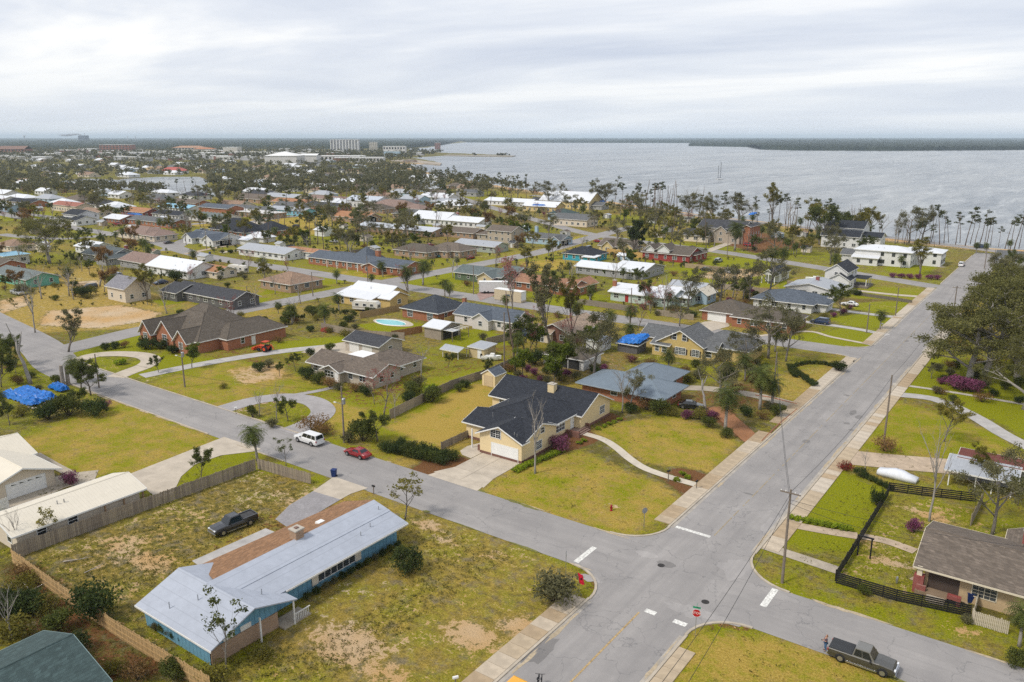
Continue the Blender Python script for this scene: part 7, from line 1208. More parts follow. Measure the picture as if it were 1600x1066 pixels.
def plant(kind, x, y, h_=None, label=None, wide=1.0, var=None, rz=None, group=None, rr=random.Random(5)):
    vs_ = KIND[kind]; (tm, cm), h0, name, cat, adj = vs_[(rr.randrange(len(vs_)) if var is None else var) % len(vs_)]; k = (h_ or h0*rr.uniform(.8, 1.2))/h0
    o = ob(name, None, None, (x, y, 0), rr.uniform(0, 6.28) if rz is None else rz, (k*wide, k*wide, k)); o['category'] = cat; o.empty_display_size = .3
    ob('stem' if cat in ('shrub', 'plant') else 'trunk', tm, o)
    if cm: ob('crown', cm, o)
    PLANTS.append([o, kind, adj, label, k*h0]); 
    o['group'] = group or {'shrub': 'shrubs and bushes', 'plant': 'border plants', 'palm': 'palms of the neighbourhood'}.get(cat, 'trees of the neighbourhood')
    return o
def at(kind, px, py, top=None, label=None, **k):
    x, y = P(px, py); return plant(kind, x, y, HT(px, py, top) if top else None, label, **k)
# ---- plants that the photo shows one by one: kind, foot pixel, top pixel
plant('sap', -58.8, 36.3, 8.2, 'slender sapling in front of the pale roof of the long blue house', var=0, wide=1.0); at('bare', 30, 862, 786, 'thin leafless tree beside the cream-roofed house corner', wide=.7); at('sap', 82, 850, 792, 'sparse sapling leaning over the cream roof', wide=1.2, var=1)
at('tree', 314, 752, 700, 'small dark tree on the strip beside the curved concrete drive', wide=.8); at('cabbage', 402, 720, 662, 'shaggy palm by the street at the fence corner'); at('sap', 447, 728, 682, 'pale sapling beside the street fence', wide=1.3, var=0)
at('sap', 632, 812, 742, 'bushy multi-stemmed sapling at the street edge of the vacant lot', wide=1.7, var=1); at('shrub', 637, 893, 856, 'dark round shrub alone beside the long blue house', var=1); at('shrub', 865, 940, 893, 'flowering bush beside the red flag on the corner', wide=1.25, var=2)
for px, py, tp, k, wd in ((150, 968, 908, 'shrub', .8), (92, 985, 952, 'shrub', 1.1), (50, 915, 892, 'brush', 1.2), (22, 930, 902, 'brush', 1.2), (8, 965, 925, 'shrub', 1), (118, 1020, 990, 'shrub', 1.1), (175, 1055, 1028, 'brush', 1.1), (215, 1062, 1030, 'brush', 1), (270, 1062, 1030, 'shrub', .9), (18, 1000, 962, 'brush', 1.2), (335, 1064, 1035, 'brush', 1.2), (410, 1030, 1006, 'brush', 1), (42, 960, 925, 'shrub', 1.1), (75, 955, 928, 'brush', 1.1)): at(k, px, py, tp, wide=wd)
for i in range(13): x, y = P(245+i*11, 992+i*4.2); plant('shrub', x-.6, y+.3, 1.2, wide=.8, group='foundation shrubs of the blue house') if i < 5 else None
for i in range(12): plant('shrub', -62.0, 48.6+i*1.25, 1.0, wide=.75, group='foundation shrubs of the blue house')
at('bare', 20, 1000, 900, 'leafless storm-bent tree in the brush at the picture edge', wide=.8)
# street corner and yellow house garden
for i in range(12): x, y = P(600+i*8, 706+i*1.8); plant('hedge', x, y+.4, 1.9, wide=1.0, group='long dark hedge beside the street'); plant('hedge', x+.5, y+2.2, 1.9, group='long dark hedge beside the street') if i % 2 else None
at('tree', 590, 690, 640, 'dense rounded tree beside the utility pole', wide=1.25); at('shrub', 568, 690, 655, 'tall green shrub between the pole and the dense tree', var=0); at('shrub', 545, 692, 672, 'green shrub at the foot of the utility pole', var=2); at('brush', 490, 672, 648, 'brown bush behind the white suv', var=1, wide=1.2); at('brush', 505, 680, 660, 'low reddish bush beside the white suv', var=1)
at('tree', 450, 658, 618, 'dark bushy tree on the horseshoe drive island', wide=1.1, var=0); at('bare', 432, 655, 590, 'thin leafless tree on the horseshoe drive island', wide=.7); at('bare', 405, 650, 600, 'small bare tree at the end of the horseshoe drive', wide=.8); at('shrub', 395, 653, 632, 'small upright shrub on the drive island', wide=.6); at('shrub', 425, 668, 652, 'low shrub on the drive island')
at('bud', 600, 650, 575, 'reddish budding tree in front of the brown-roofed stucco house', wide=1.1); at('bud', 585, 632, 585, 'second reddish budding tree by the stucco house wall'); at('bare', 658, 590, 528, 'white-barked bare tree behind the stucco house', wide=.8); at('bare', 617, 655, 600, 'small bare tree beside the board fence', wide=.6)
for px, py, tp, k, v in ((462, 580, 552, 'tree', 1), (480, 592, 572, 'shrub', 1), (498, 600, 580, 'shrub', 0), (515, 606, 588, 'brush', 1), (530, 610, 595, 'shrub', 2), (556, 613, 596, 'brush', 1), (572, 618, 600, 'shrub', 1), (645, 618, 595, 'shrub', 0), (655, 605, 585, 'shrub', 2), (638, 628, 610, 'shrub', 1), (672, 612, 600, 'spring', 0), (675, 628, 602, 'shrub', 0), (700, 575, 552, 'tree', 2), (727, 606, 592, 'shrub', 1), (718, 612, 598, 'shrub', 0), (763, 590, 560, 'tree', 0), (405, 580, 565, 'shrub', 1), (350, 607, 597, 'brush', 0), (248, 582, 555, 'tree', 1), (300, 575, 537, 'springtree', 0), (420, 575, 560, 'shrub', 2), (437, 588, 566, 'tree', 2)): at(k, px, py, tp, var=v)
at('azalea', 876, 704, 680, 'magenta azalea by the front wall of the yellow house', wide=1.1); at('azalea', 112, 757, 736, 'pink azalea beside the white-roofed garage'); at('bare', 836, 740, 612, 'bare silver tree in front of the yellow house roof', wide=.62)
for i in range(16): t = i/15; x, y = P(806+t*74, 737-t*32); plant('spring', x, y, .75, wide=1.1, group='green border along the yellow house')
for px, py in ((944, 668), (952, 664), (960, 661), (968, 657), (935, 672), (912, 690), (905, 694), (1058, 752), (1066, 742), (1075, 748)): plant('spring', *P(px, py), .6, group='green tufts in the mulch beds')
for px, py, tp, k in ((1030, 648, 622, 'shrub'), (1052, 650, 634, 'brush'), (1074, 655, 640, 'azalea'), (1092, 655, 634, 'brush'), (1108, 668, 650, 'shrub'), (1135, 684, 668, 'shrub'), (1112, 655, 640, 'azalea'), (1165, 650, 632, 'shrub'), (1200, 640, 625, 'shrub'), (1215, 650, 630, 'shrub'), (985, 645, 628, 'shrub'), (1010, 640, 620, 'brush'), (1190, 655, 640, 'brush')): at(k, px, py, tp)
at('cabbage', 1133, 672, 602, 'stout palm beside the pine-straw drive'); at('cabbage', 1187, 640, 572, 'tall palm behind the brick-edged bed'); at('cabbage', 1205, 640, 590, 'second palm behind the brick-edged bed')
at('snag', 1102, 640, 580, 'leaning pale trunk over the black car', rz=2.6, wide=1.2); at('oak', 1125, 628, 545, 'grey lichen-covered oak between the blue metal roof and the palms'); at('bare', 972, 645, 560, 'half-dead oak in front of the blue metal roof', wide=.8); at('oak', 928, 596, 482, 'big grey leaning oak behind the brown carport', wide=.8); at('oak', 985, 640, 575, 'grey oak against the blue metal roof')
at('tree', 870, 600, 575, 'green shrub tree behind the yellow house roof'); at('shrub', 930, 605, 585, 'garden shrub between yellow house and blue metal roof'); at('tree', 910, 545, 512, 'deep green bush tree by the pale tan-roofed house', var=1); at('shrub', 835, 570, 545, 'garden shrub by the brown carport')
at('ivy', 860, 545, 405, 'tall ivy-clad tree towering over the pale tan-roofed brick house', wide=.85); at('ivy', 893, 540, 432, 'second tall ivy-clad trunk beside the brick house', wide=.7); at('deadpine', 806, 585, 455, 'bare pole-like trunk rising behind the garden shed'); at('bud', 800, 500, 400, 'tall reddish tree by the tan container', wide=.9)
at('bare', 1038, 492, 412, 'leafless round-crowned tree beside the mint green house', wide=.9); at('oak', 1062, 510, 462, 'small grey oak by the drive of the brick garage house'); at('oak', 1200, 560, 455, 'tall grey oak at the corner of the second side street', wide=1.05); at('oak', 1228, 565, 480, 'grey oak with thin crown at the street corner', wide=.8); at('oak', 1165, 575, 510, 'grey oak in front of the yellow cottage', wide=1.1)
at('shrub', 1310, 580, 562, 'dark box hedge shrub beside the sidewalk corner')
for i in range(26): t = i/25*3.4; x, y = P(1275+40*math.cos(t+.4), 583+14*math.sin(t+3.4)); plant('hedge', x, y, 1.0, wide=.85, group='curved low hedge at the main road')
for i in range(12): x, y = P(1233+i*3.5, 575+i*2.6); plant('hedge', x, y, 1.2, wide=1, group='curved low hedge at the main road')
# left hand side
at('snag', 48, 600, 505, 'leaning bare trunk beside the blue tarp', rz=3.5); at('ivy', 107, 550, 483, 'broken oak with tufts of regrowth at the street bend', wide=1.3); at('bare', 55, 520, 430, 'storm-broken bare tree on the vacant lot', wide=.7); at('tree', 128, 612, 560, 'round dark tree at the head of the street', wide=1.25, var=0); at('tree', 142, 618, 566, 'leafy tree beside the leaning pole', wide=1.2, var=1); at('cabbage', 122, 598, 556, 'small palm beside the twin stumps')
for px, py, tp, k, v in ((108, 650, 615, 'shrub', 0), (130, 640, 605, 'tree', 2), (75, 655, 625, 'shrub', 1), (150, 650, 622, 'shrub', 1), (15, 665, 625, 'tree', 0), (35, 650, 630, 'brush', 0), (165, 640, 625, 'azalea', 0), (5, 640, 610, 'cabbage', 0), (60, 612, 600, 'shrub', 2), (90, 600, 585, 'shrub', 0), (25, 585, 545, 'sap', 0), (165, 547, 535, 'shrub', 1), (180, 545, 533, 'shrub', 1), (195, 543, 532, 'brush', 1), (228, 545, 525, 'hedge', 0), (250, 545, 527, 'hedge', 0), (270, 552, 537, 'hedge', 0), (188, 570, 560, 'spring', 0)): at(k, px, py, tp, var=v)
at('ivy', 230, 470, 412, 'leaning dark-foliaged tree beside the gambrel barn', wide=1.2); at('shrub', 130, 464, 445, 'spreading palmetto clump on the vacant lot', wide=1.3); at('bigoak', 78, 412, 338, 'huge round live oak beyond the vacant lot'); at('snag', 156, 448, 400, 'tall broken snag beside the barn', rz=1.0); at('bare', 188, 455, 400, 'bare oak beside the gambrel barn')
for px, py, tp, k in ((8, 455, 430, 'tree'), (35, 460, 440, 'shrub'), (140, 430, 405, 'tree'), (110, 415, 392, 'tree'), (125, 420, 395, 'tree'), (160, 418, 398, 'tree'), (255, 440, 425, 'tree'), (275, 440, 420, 'shrub'), (300, 435, 420, 'tree'), (345, 435, 415, 'springtree'), (415, 445, 405, 'olive'), (435, 490, 470, 'palm'), (400, 480, 435, 'bare'), (470, 475, 430, 'bare'), (430, 460, 420, 'bare'), (525, 500, 480, 'tree'), (555, 505, 485, 'tree'), (475, 505, 490, 'tree'), (450, 500, 485, 'shrub'), (415, 520, 505, 'shrub'), (432, 522, 512, 'shrub'), (490, 495, 478, 'shrub'), (700, 495, 480, 'shrub')): at(k, px, py, tp)
for px, py, tp, lb in ((580, 447, 427, 'squat palm at the junction pole'), (637, 455, 414, 'leftmost of the two tall palms at the junction'), (661, 446, 403, 'palm left of the street end, by the dry verge'), (695, 464, 435, 'broad palm in front of the reddish drive'), (714, 418, 400, 'palm at the corner by the dark green house'), (508, 350, 333, 'palm beside the lone white shed'), (522, 344, 322, 'tall palm behind the lone white shed'), (890, 430, 408, 'palm in front of the rambling white-roofed house'), (1103, 402, 387, 'palm on the green lot beside the dark red house'), (1375, 515, 484, 'leaning palm beside the main road'), (1302, 425, 395, 'palm beside the white two-storey gable house'), (1205, 418, 385, 'palm behind the white porch cottage'), (1222, 420, 385, 'second palm behind the white porch cottage'), (1148, 392, 345, 'tall palm in front of the stone house')): at('cabbage', px, py, tp, lb)
at('column', 990, 400, 343, 'tall dark column-shaped tree before the pale yellow gabled house', wide=.9); at('springtree', 945, 432, 420, 'bright lime-green tree beside the white-roofed house'); at('ivy', 1437, 430, 370, 'dark bushy tree in front of the long white waterfront house', wide=1.3); at('tree', 1165, 452, 430, 'round green tree by the porch cottage', var=1); at('bud', 808, 470, 410, 'reddish maple beside the orange-brown roof', wide=1.0)
for i, px in enumerate((1395, 1408, 1422, 1435, 1452, 1465)): x, y = P(px, 434+i*.6); plant('azalea', x, y, 1.8, wide=1.2, group='magenta azalea row along the corner lawn')
# the oaks along the right of the main road
for px, py, tp, lb, k, wd in ((1535, 592, 432, 'great spreading oak overhanging the right of the main road', 'bigoak', 1.0), (1580, 560, 410, 'great oak at the right picture edge', 'bigoak', 1.0), (1548, 515, 428, 'tall oak behind the great spreading one', 'bigoak', .9), (1600, 640, 520, 'low dark oak crown at the right edge', 'bigoak', .9), (1470, 528, 483, 'small round oak at the main road pole', 'oak', .8), (1455, 592, 565, 'small dark oak under the great one', 'oak', .8), (1596, 490, 412, 'oak toward the bay at the right edge', 'bigoak', .85)): at(k, px, py, tp, lb, wide=wd)
at('bigoak', 1590, 600, 455, 'dense oak crown behind the purple azaleas', wide=1.1); at('bigoak', 1512, 598, 478, 'low spreading oak with foliage reaching the verge', wide=1.3); at('azalea', 1492, 607, 585, 'purple azalea beneath the great oak', wide=1.5); at('azalea', 1515, 612, 590, 'second purple azalea beneath the great oak', wide=1.2); at('azalea', 1470, 600, 590, 'low azalea at the great oak shade edge'); at('olive', 1475, 690, 620, 'thin olive tree on the lawn of the narrow drive', wide=.8); at('brush', 1382, 705, 682, 'round brown bush at the lone pole', var=1, wide=1.1); at('bare', 1352, 735, 700, 'small bare tree by the red flowers', wide=.9); at('redbush', 1322, 735, 722, 'red flowering bush beside the main road sidewalk')
at('bare', 1452, 815, 640, 'tall slim pale-barked tree before the bungalow', wide=.55); at('oak', 1550, 835, 690, 'storm-thinned oak with pale limbs behind the bungalow', wide=.8); at('tree', 1590, 790, 745, 'dark tree behind the bungalow at the edge'); at('olive', 1530, 760, 690, 'thin yellowish tree by the red-roofed shed', wide=.7); at('cabbage', 1592, 1010, 945, 'palm at the right edge beside the picket fence'); at('shrub', 1588, 1040, 1015, 'dark shrub under the edge palm'); at('shrub', 1350, 930, 915, 'small bush against the black fence', var=0); at('shrub', 1510, 975, 960, 'bush at the black fence end', var=2); at('azalea', 1428, 832, 810, 'thin pink azalea in the fenced garden', wide=.8)
at('hedge', 1370, 790, 760, 'clipped cone shrub at the black fence gate', wide=.5); at('shrub', 1345, 745, 730, 'green shrub beside the sandy drive')
for i in range(8): x, y = P(1350+i*6, 746+i*3); plant('hedge', x, y, 1.0, wide=.8, group='low hedge beside the covered car')
for i in range(9): x, y = P(1238+i*11, 812+i*2.2); plant('spring', x, y, .7, group='tufts edging the sandy path')
# bay side
rr = random.Random(77)
for px, py, tp, k in ((1206, 350, 285, 'ivy'), (1216, 350, 305, 'pine'), (1228, 350, 302, 'pine'), (1238, 350, 305, 'deadpine'), (1244, 352, 308, 'pine'), (1262, 370, 310, 'pine'), (1275, 372, 308, 'olive'), (1292, 385, 320, 'tree'), (1180, 340, 310, 'pine'), (1112, 350, 300, 'oak'), (1098, 345, 305, 'oak'), (1075, 345, 300, 'oak'), (1128, 350, 298, 'pine'), (1340, 375, 325, 'olive'), (1360, 372, 322, 'olive'), (1378, 372, 330, 'bare'), (1420, 380, 322, 'oak'), (1440, 378, 320, 'oak'), (935, 325, 278, 'oak'), (945, 326, 285, 'oak'), (960, 320, 275, 'pine'), (822, 312, 272, 'pine'), (858, 325, 282, 'oak'), (1000, 345, 300, 'oak'), (975, 345, 302, 'oak'), (1155, 350, 300, 'oak'), (1310, 380, 330, 'tree')): at(k, px, py, tp)
for px, tp in ((1468, 322), (1482, 330), (1500, 330), (1508, 318), (1516, 330), (1530, 318), (1548, 328), (1560, 345), (1578, 330), (1585, 330), (1592, 332), (1538, 345)): at('pine', px, 378+(px-1468)*.1+rr.uniform(-3, 6), tp+rr.uniform(-9, 12), group='slender shore pines at the road end')
for px in (1455, 1475, 1493, 1522, 1541, 1570): at('deadpine', px, 378+(px-1455)*.1, 340+rr.uniform(-6, 6), group='bare shore pine poles at the road end')
for px in (1040, 1046, 1052, 1058, 1032, 1025, 1018): at('deadpine', px, 330+rr.uniform(0, 5), 272+rr.uniform(0, 22), group='bare pine poles on the beach'); at('pine', px-30, 326, 285+rr.uniform(0, 12), group='ragged beach pines')
for px, py in ((1525, 396), (1540, 397), (1575, 392), (1350, 378), (1050, 345), (1000, 330), (1160, 355), (1175, 352), (985, 338), (1240, 398), (1255, 398), (1228, 390)): at('cabbage', px, py, py-18, group='shore palms')
for i in range(64):
    px = rr.uniform(960, 1460); py = 314+(px-960)*.128+rr.uniform(4, 13); at(rr.choice(('deadpine', 'pine', 'deadpine', 'bare', 'pine')), px, py, py-rr.uniform(22, 52), group='thin storm-stripped trees along the shore')
# ---- yards farther back, filled as the photo reads them
ROADS_ = [([(MXL, 0), (MXL, 400)], 12), (WEST, 7), (BROAD, 7), (C3R, 7), (SHORE, 6), ([(MXL, 189.5), (-300, 193), (-366, 208), (-453, 214)], 7)]
cx_pool, cy_pool = P(610.5, 504.5)
def dseg(x, y, a, b):
    ex, ey = b[0]-a[0], b[1]-a[1]; t = max(0, min(1, ((x-a[0])*ex+(y-a[1])*ey)/(ex*ex+ey*ey+1e-9))); return math.hypot(x-a[0]-t*ex, y-a[1]-t*ey)
def free(x, y, m_=1.5):
    if -42 < x < -22 or math.dist((x, y), (cx_pool, cy_pool)) < 8: return False
    for pts, w_ in ROADS_:
        if any(dseg(x, y, pts[i], pts[i+1]) < w_ for i in range(len(pts)-1)): return False
    return not any(abs(x-a) < r+m_ and abs(y-b) < min(r, 8)+m_ for a, b, r, _ in REFS)
fill = [  # pixel box, kinds, number
 ((0, 330, 260, 420), ('tree', 'olive', 'bare', 'shrub', 'palm', 'shrub'), 26), ((0, 300, 420, 345), ('pine', 'tree', 'oak', 'olive', 'deadpine', 'oak'), 52), ((250, 330, 560, 420), ('shrub', 'tree', 'bare', 'palm', 'olive', 'shrub'), 30), ((420, 300, 800, 345), ('oak', 'bare', 'olive', 'pine', 'cabbage', 'bare'), 52), ((540, 335, 820, 400), ('shrub', 'tree', 'bare', 'palm', 'olive', 'autumn'), 34),
 ((780, 320, 1080, 420), ('bare', 'oak', 'bare', 'shrub', 'olive', 'cabbage'), 34), ((1000, 345, 1110, 375), ('oak', 'bare', 'olive', 'tree'), 14), ((1080, 360, 1420, 420), ('tree', 'cabbage', 'shrub', 'oak'), 20), ((800, 430, 1180, 600), ('shrub', 'tree', 'shrub', 'brush'), 26), ((400, 480, 800, 560), ('shrub', 'shrub', 'brush'), 16), ((1400, 420, 1620, 470), ('oak', 'tree', 'shrub'), 10), ((1000, 455, 1340, 500), ('shrub', 'oak', 'tree'), 12), ((620, 265, 900, 312), ('oak', 'oak', 'pine', 'tree'), 46), ((0, 560, 60, 650), ('shrub', 'brush', 'tree'), 7), ((250, 315, 820, 400), ('cabbage', 'oak', 'bud', 'shrub', 'bare', 'springtree', 'bare', 'olive', 'pine', 'brush'), 120), ((0, 300, 420, 350), ('cabbage', 'bare', 'olive', 'deadpine', 'bud'), 60), ((430, 300, 1000, 345), ('cabbage', 'bare', 'olive', 'deadpine', 'pine', 'bud'), 70), ((950, 330, 1300, 400), ('bare', 'cabbage', 'olive', 'deadpine', 'shrub'), 40), ((0, 345, 260, 470), ('brush', 'shrub', 'cabbage', 'autumn'), 30), ((800, 330, 1100, 440), ('brush', 'shrub', 'bud', 'azalea', 'cabbage', 'springtree'), 34), ((1080, 440, 1330, 520), ('shrub', 'brush', 'azalea'), 14), ((790, 545, 1010, 610), ('brush', 'shrub', 'springtree', 'azalea'), 20), ((1040, 570, 1250, 640), ('brush', 'shrub', 'cabbage'), 12), ((1440, 540, 1600, 640), ('shrub', 'brush', 'shrub'), 30), ((420, 500, 560, 545), ('brush', 'shrub'), 8), ((250, 395, 800, 520), ('bare', 'shrub', 'brush', 'bud', 'cabbage', 'shrub'), 46), ((800, 430, 1260, 560), ('bare', 'bare', 'brush', 'bud', 'cabbage', 'shrub'), 40), ((0, 420, 260, 470), ('bare', 'brush', 'shrub'), 12), ((0, 900, 60, 1000), ('brush', 'shrub'), 5)]
rr = random.Random(99)
FENCES = []; SHEDS = []
for i in range(400):
    px_, py_ = rr.uniform(20, 1300), rr.uniform(318, 520); x, y = P(px_, py_)
    if py_ > 408: continue
    if len(SHEDS) >= 46 or not free(x, y, 1.2) or any(math.dist((x, y), q) < 14 for q in SHEDS) or x > -45: continue
    SHEDS.append((x, y)); w_, d_ = rr.uniform(3, 6), rr.uniform(2.6, 4); m_ = thing('back_shed', '', 'shed', (x, y, 0), 0, 'small sheds in back gardens'); cw, wl = rr.choice((('white', WSI), ('cream', CRM), ('grey', GSI), ('timber', FWOOD[3]), ('blue', LBL))); wing(m_, (x, y), (x-w_/2, y-d_/2, x+w_/2, y+d_/2, 2.2, .7, rr.choice(('gx', 'gy'))), wl, rr.choice((WHT, GYMET, DGR, BRN2, TANR)), TRIM, ov=.25); door(m_, 'S', 0, -d_/2, mat=TRIM); m_['base2'] = 'small %s garden shed' % cw
CARS = []
for i in range(300):
    x, y = P(rr.uniform(10, 1250), rr.uniform(318, 470))
    if len(CARS) >= 26 or not free(x, y, .8) or any(math.dist((x, y), q[1]) < 9 for q in CARS) or x > -45: continue
    cn, cp = rr.choice((('white', WHP), ('silver', SILV), ('black', BLK), ('red', REDP), ('dark blue', BLUP))); kd = rr.choice(('sedan', 'suv', 'pickup', 'minivan')); CARS.append((car({'sedan': 'sedan', 'suv': 'suv', 'pickup': 'pickup_truck', 'minivan': 'minivan'}[kd], '', kd, cp, x, y, rr.choice((0, 90, 180, 270)), 'car', 'cars parked in distant yards'), (x, y), cn+' '+{'pickup': 'pickup truck'}.get(kd, kd)+' parked'))
for i in range(40):
    x, y = rr.uniform(-260, -48), rr.uniform(195, 340); L = rr.uniform(10, 22); dx_, dy_ = (L, 0) if rr.random() < .5 else (0, L)
    if len(FENCES) >= 22 or not all(free(x+dx_*k/5, y+dy_*k/5, .6) for k in range(6)): continue
    f_ = fence('', [(x, y), (x+dx_, y+dy_)], 1.7, kind='panel', seed=40+i, mats=[M('wood', rr.choice(((.30, .25, .19), (.25, .21, .17), (.38, .29, .18))), .9, .2)], name='garden_fence'); f_['group'] = 'panel fences between gardens'; FENCES.append(f_)
for (x0, y0, x1, y1), ks, n in fill:
    k_ = 0; tries = 0
    while k_ < n and tries < n*12:
        tries += 1; x, y = P(rr.uniform(x0, x1), rr.uniform(y0, y1))
        if not free(x, y) or sdist(np.array([x]), np.array([y]), BAY)[0] < 16: continue
        plant(rr.choice(ks), x, y, rr=rr); k_ += 1
# ================================================================ FAR TOWN, WOODS, HAZE
rr = random.Random(202)
FARK = [('WHT', WHT, WSI, 'white'), ('BRN', BRN2, BRKT, 'brown'), ('GRY', GRY, GSI, 'grey'), ('TAN', TANR, CRM, 'tan'), ('NAVY', DGR, WSI, 'charcoal'), ('SIL', GYMET, LBL, 'silver')]
def farbox(name, label, px, py, wpx, top, depth, wall, roof=None, ref=None, wn=None, typ='fx', rise=.1, z0=0):
    """a building whose front foot is centred on the pixel, wpx pixels wide, its top edge at pixel row top"""
    x, y = P(px, py); h_ = max(4, HT(px, py, top)); D = math.hypot(x, y); wm = wpx*D/1244*1.02
    o = thing(name, label, 'building', (x, y, 0), YAW); m_ = MB(); m_.prism([(-wm/2, 0), (wm/2, 0), (wm/2, depth), (-wm/2, depth)], -.5, h_); m_.build('wall', wall, o)
    if typ != 'fx':
        m_ = MB(); rp = roof_pts(-wm/2, 0, wm/2, depth, h_, rise, typ, 1.0); [m_.poly([(a, b, c+.1) for a, b, c in s]) for s in rp]; m_.build('roof', roof or WHITE, o)
    else: m_ = MB(); m_.box(-wm/2-.4, -.4, h_, wm/2+.4, depth+.4, h_+.7); m_.build('roof', roof or WHITE, o)
    if wn:
        nx_, nz_ = wn; g = MB(); ww, hh = wm/nx_*.55, h_/nz_*.5; g.quad((-ww/2, 0, 0), (ww/2, 0, 0), (ww/2, 0, hh), (-ww/2, 0, hh)); g = g.mesh('window', GLASS)
        for i in range(nx_):
            for j in range(nz_): ob('window', g, o, (-wm/2+wm*(i+.5)/nx_, -.15, h_*(j+.3)/nz_))
    REFS.append((x, y, wm/2, ref or label)); return o, wm, h_
CONDO = M('stucco', (.50, .50, .53), .9, .06); PALEB = M('stucco', (.55, .52, .47), .9, .06); BRKF = M('stucco', (.27, .13, .10), .9, .1); WHF = M('stucco', (.62, .61, .60), .9, .05)
o, wm, h_ = farbox('condominium_tower', 'wide grey waterfront tower block with white vertical piers', 538.5, 238, 40, 218.5, 30, CONDO, WHITE, 'the wide grey tower', (9, 11))
for i in range(10): m_ = MB(); m_.box(-wm/2+wm*i/9-1.0, -1.2, 0, -wm/2+wm*i/9+1.0, 0, h_-2); m_.build('pier', WHITE, o)
farbox('apartment_tower', 'slim cream apartment tower beside the wide grey one', 583, 238, 11, 222.5, 20, PALEB, None, 'the slim cream tower', (4, 7)); farbox('office_building', 'white stepped office building by the marina', 616, 241, 33, 229, 30, WHF, None, 'the marina office', (8, 2)); farbox('marina_hall', 'low blue and white hall in front of the marina office', 612, 244, 23, 236.5, 20, LBL, None, 'the marina hall')
farbox('brick_hotel', 'long red brick block among the trees', 181, 238, 43, 226.5, 30, BRKF, None, 'the red brick block', (10, 4)); farbox('civic_building', 'cream building with orange hip roof', 294, 238, 44, 231, 40, PALEB, SH(.42, .25, .16), 'the orange-roofed civic building', (10, 2), 'hx', 6); farbox('courthouse_wing', 'lower cream wing beside the orange hip roof', 318, 240, 28, 233, 30, PALEB, SH(.46, .20, .10), 'the cream wing', None, 'hx', 4)
farbox('warehouse', 'large white storage tank building with domed roof', 439, 257, 46, 243.5, 60, WHF, WHITE, 'the large white tank building', None, 'hx', 7); farbox('warehouse', 'white shed with teal end beside the tank building', 482, 254, 24, 243, 40, WHF, WHITE, 'the teal-ended shed', None, 'gx', 3); farbox('warehouse', 'long low white quay warehouse', 525, 252, 78, 244, 40, WHF, WHITE, 'the quay warehouse', (14, 1)); farbox('warehouse', 'long low shed with blue bays on the point', 572, 254, 50, 246.5, 30, WHF, WHITE, 'the shed on the point', (10, 1)); farbox('teal_building', 'small teal building by the tank sheds', 495, 252, 6, 243, 20, M('stucco', (.03, .25, .25), .8), None, 'the small teal building')
farbox('school', 'red-roofed brick hall at the left skyline', 18, 242, 34, 233, 40, BRKF, SH(.24, .15, .12), 'the brick hall', (8, 2), 'gx', 8); farbox('brick_hall', 'low brick building with white trim on the left skyline', 108, 240, 38, 235, 30, BRKF, None, 'the low brick hall', (9, 2)); farbox('white_store', 'wide low white store roof', 235, 241, 60, 236.5, 40, WHF, None, 'the wide white store'); farbox('white_store', 'white flat-roofed store with tall sign front', 360, 242, 20, 230.5, 40, PALEB, None, 'the tall white store'); farbox('white_store', 'low white commercial roof right of the cream wing', 385, 243, 44, 238, 40, WHF, None, 'the low commercial roof'); farbox('white_store', 'pale commercial roof behind the trees', 275, 246, 40, 241, 40, WHF, None, 'the pale commercial roof'); farbox('red_tile_house', 'pale house with coral tile roof by the inlet', 268, 271.5, 34, 266.5, 18, WHF, SH(.5, .14, .12), 'the coral roof', (8, 1), 'hx', 4); farbox('tan_roofed_hall', 'tan-roofed house by the inlet', 232, 270, 20, 265.5, 18, CRM, SH(.42, .31, .17), 'the tan inlet roof', None, 'hx', 4)
for i in range(9):
    px = (70, 150, 210, 330, 345, 410, 425, 460, 650)[i]; farbox('commercial_block', '', px, 243+(i*5) % 4, 22+(i*7) % 14, 238.5+(i % 2), 30, (WHF, PALEB, CONDO)[i % 3], None, 'the low pale commercial blocks')[0]['base'] = 'low wide commercial block'
o, wm, h_ = farbox('mill', 'dark blue-grey pulp mill block with stacks on the horizon', 129, 222, 10, 208.5, 60, M('stucco', (.07, .09, .13), .9), M('stucco', (.07, .09, .13), .9), 'the pulp mill')
for u, k in ((-.2, 1.0), (.32, 1.12), (-.45, .7)): m_ = MB(); m_.tube([(wm*u, 10, h_*.9), (wm*u, 10, h_*(1.25*k))], wm*.04, 8); m_.build('smokestack', CONDO, o)
for lb, px, tp in (('thin water tower on the left skyline', 39, 211), ('pair of thin masts on the skyline, nearer the mill', 200, 208), ('pair of thin masts on the skyline, farther from the mill', 212, 208)): x, y = P(px, 221); m_ = MB(); D = math.hypot(x, y); m_.tube([(0, 0, 0), (0, 0, HT(px, 221, tp))], D*.0004, 5); (m_.lathe([(D*.0005, HT(px, 221, tp)*.9), (D*.0022, HT(px, 221, tp)*.95), (D*.0018, HT(px, 221, tp)*1.05)], 0, 0, 8) if 'water' in lb else None); tag(m_.build('mast', CONDO, None, loc=(x, y, 0)), lb, 'mast')
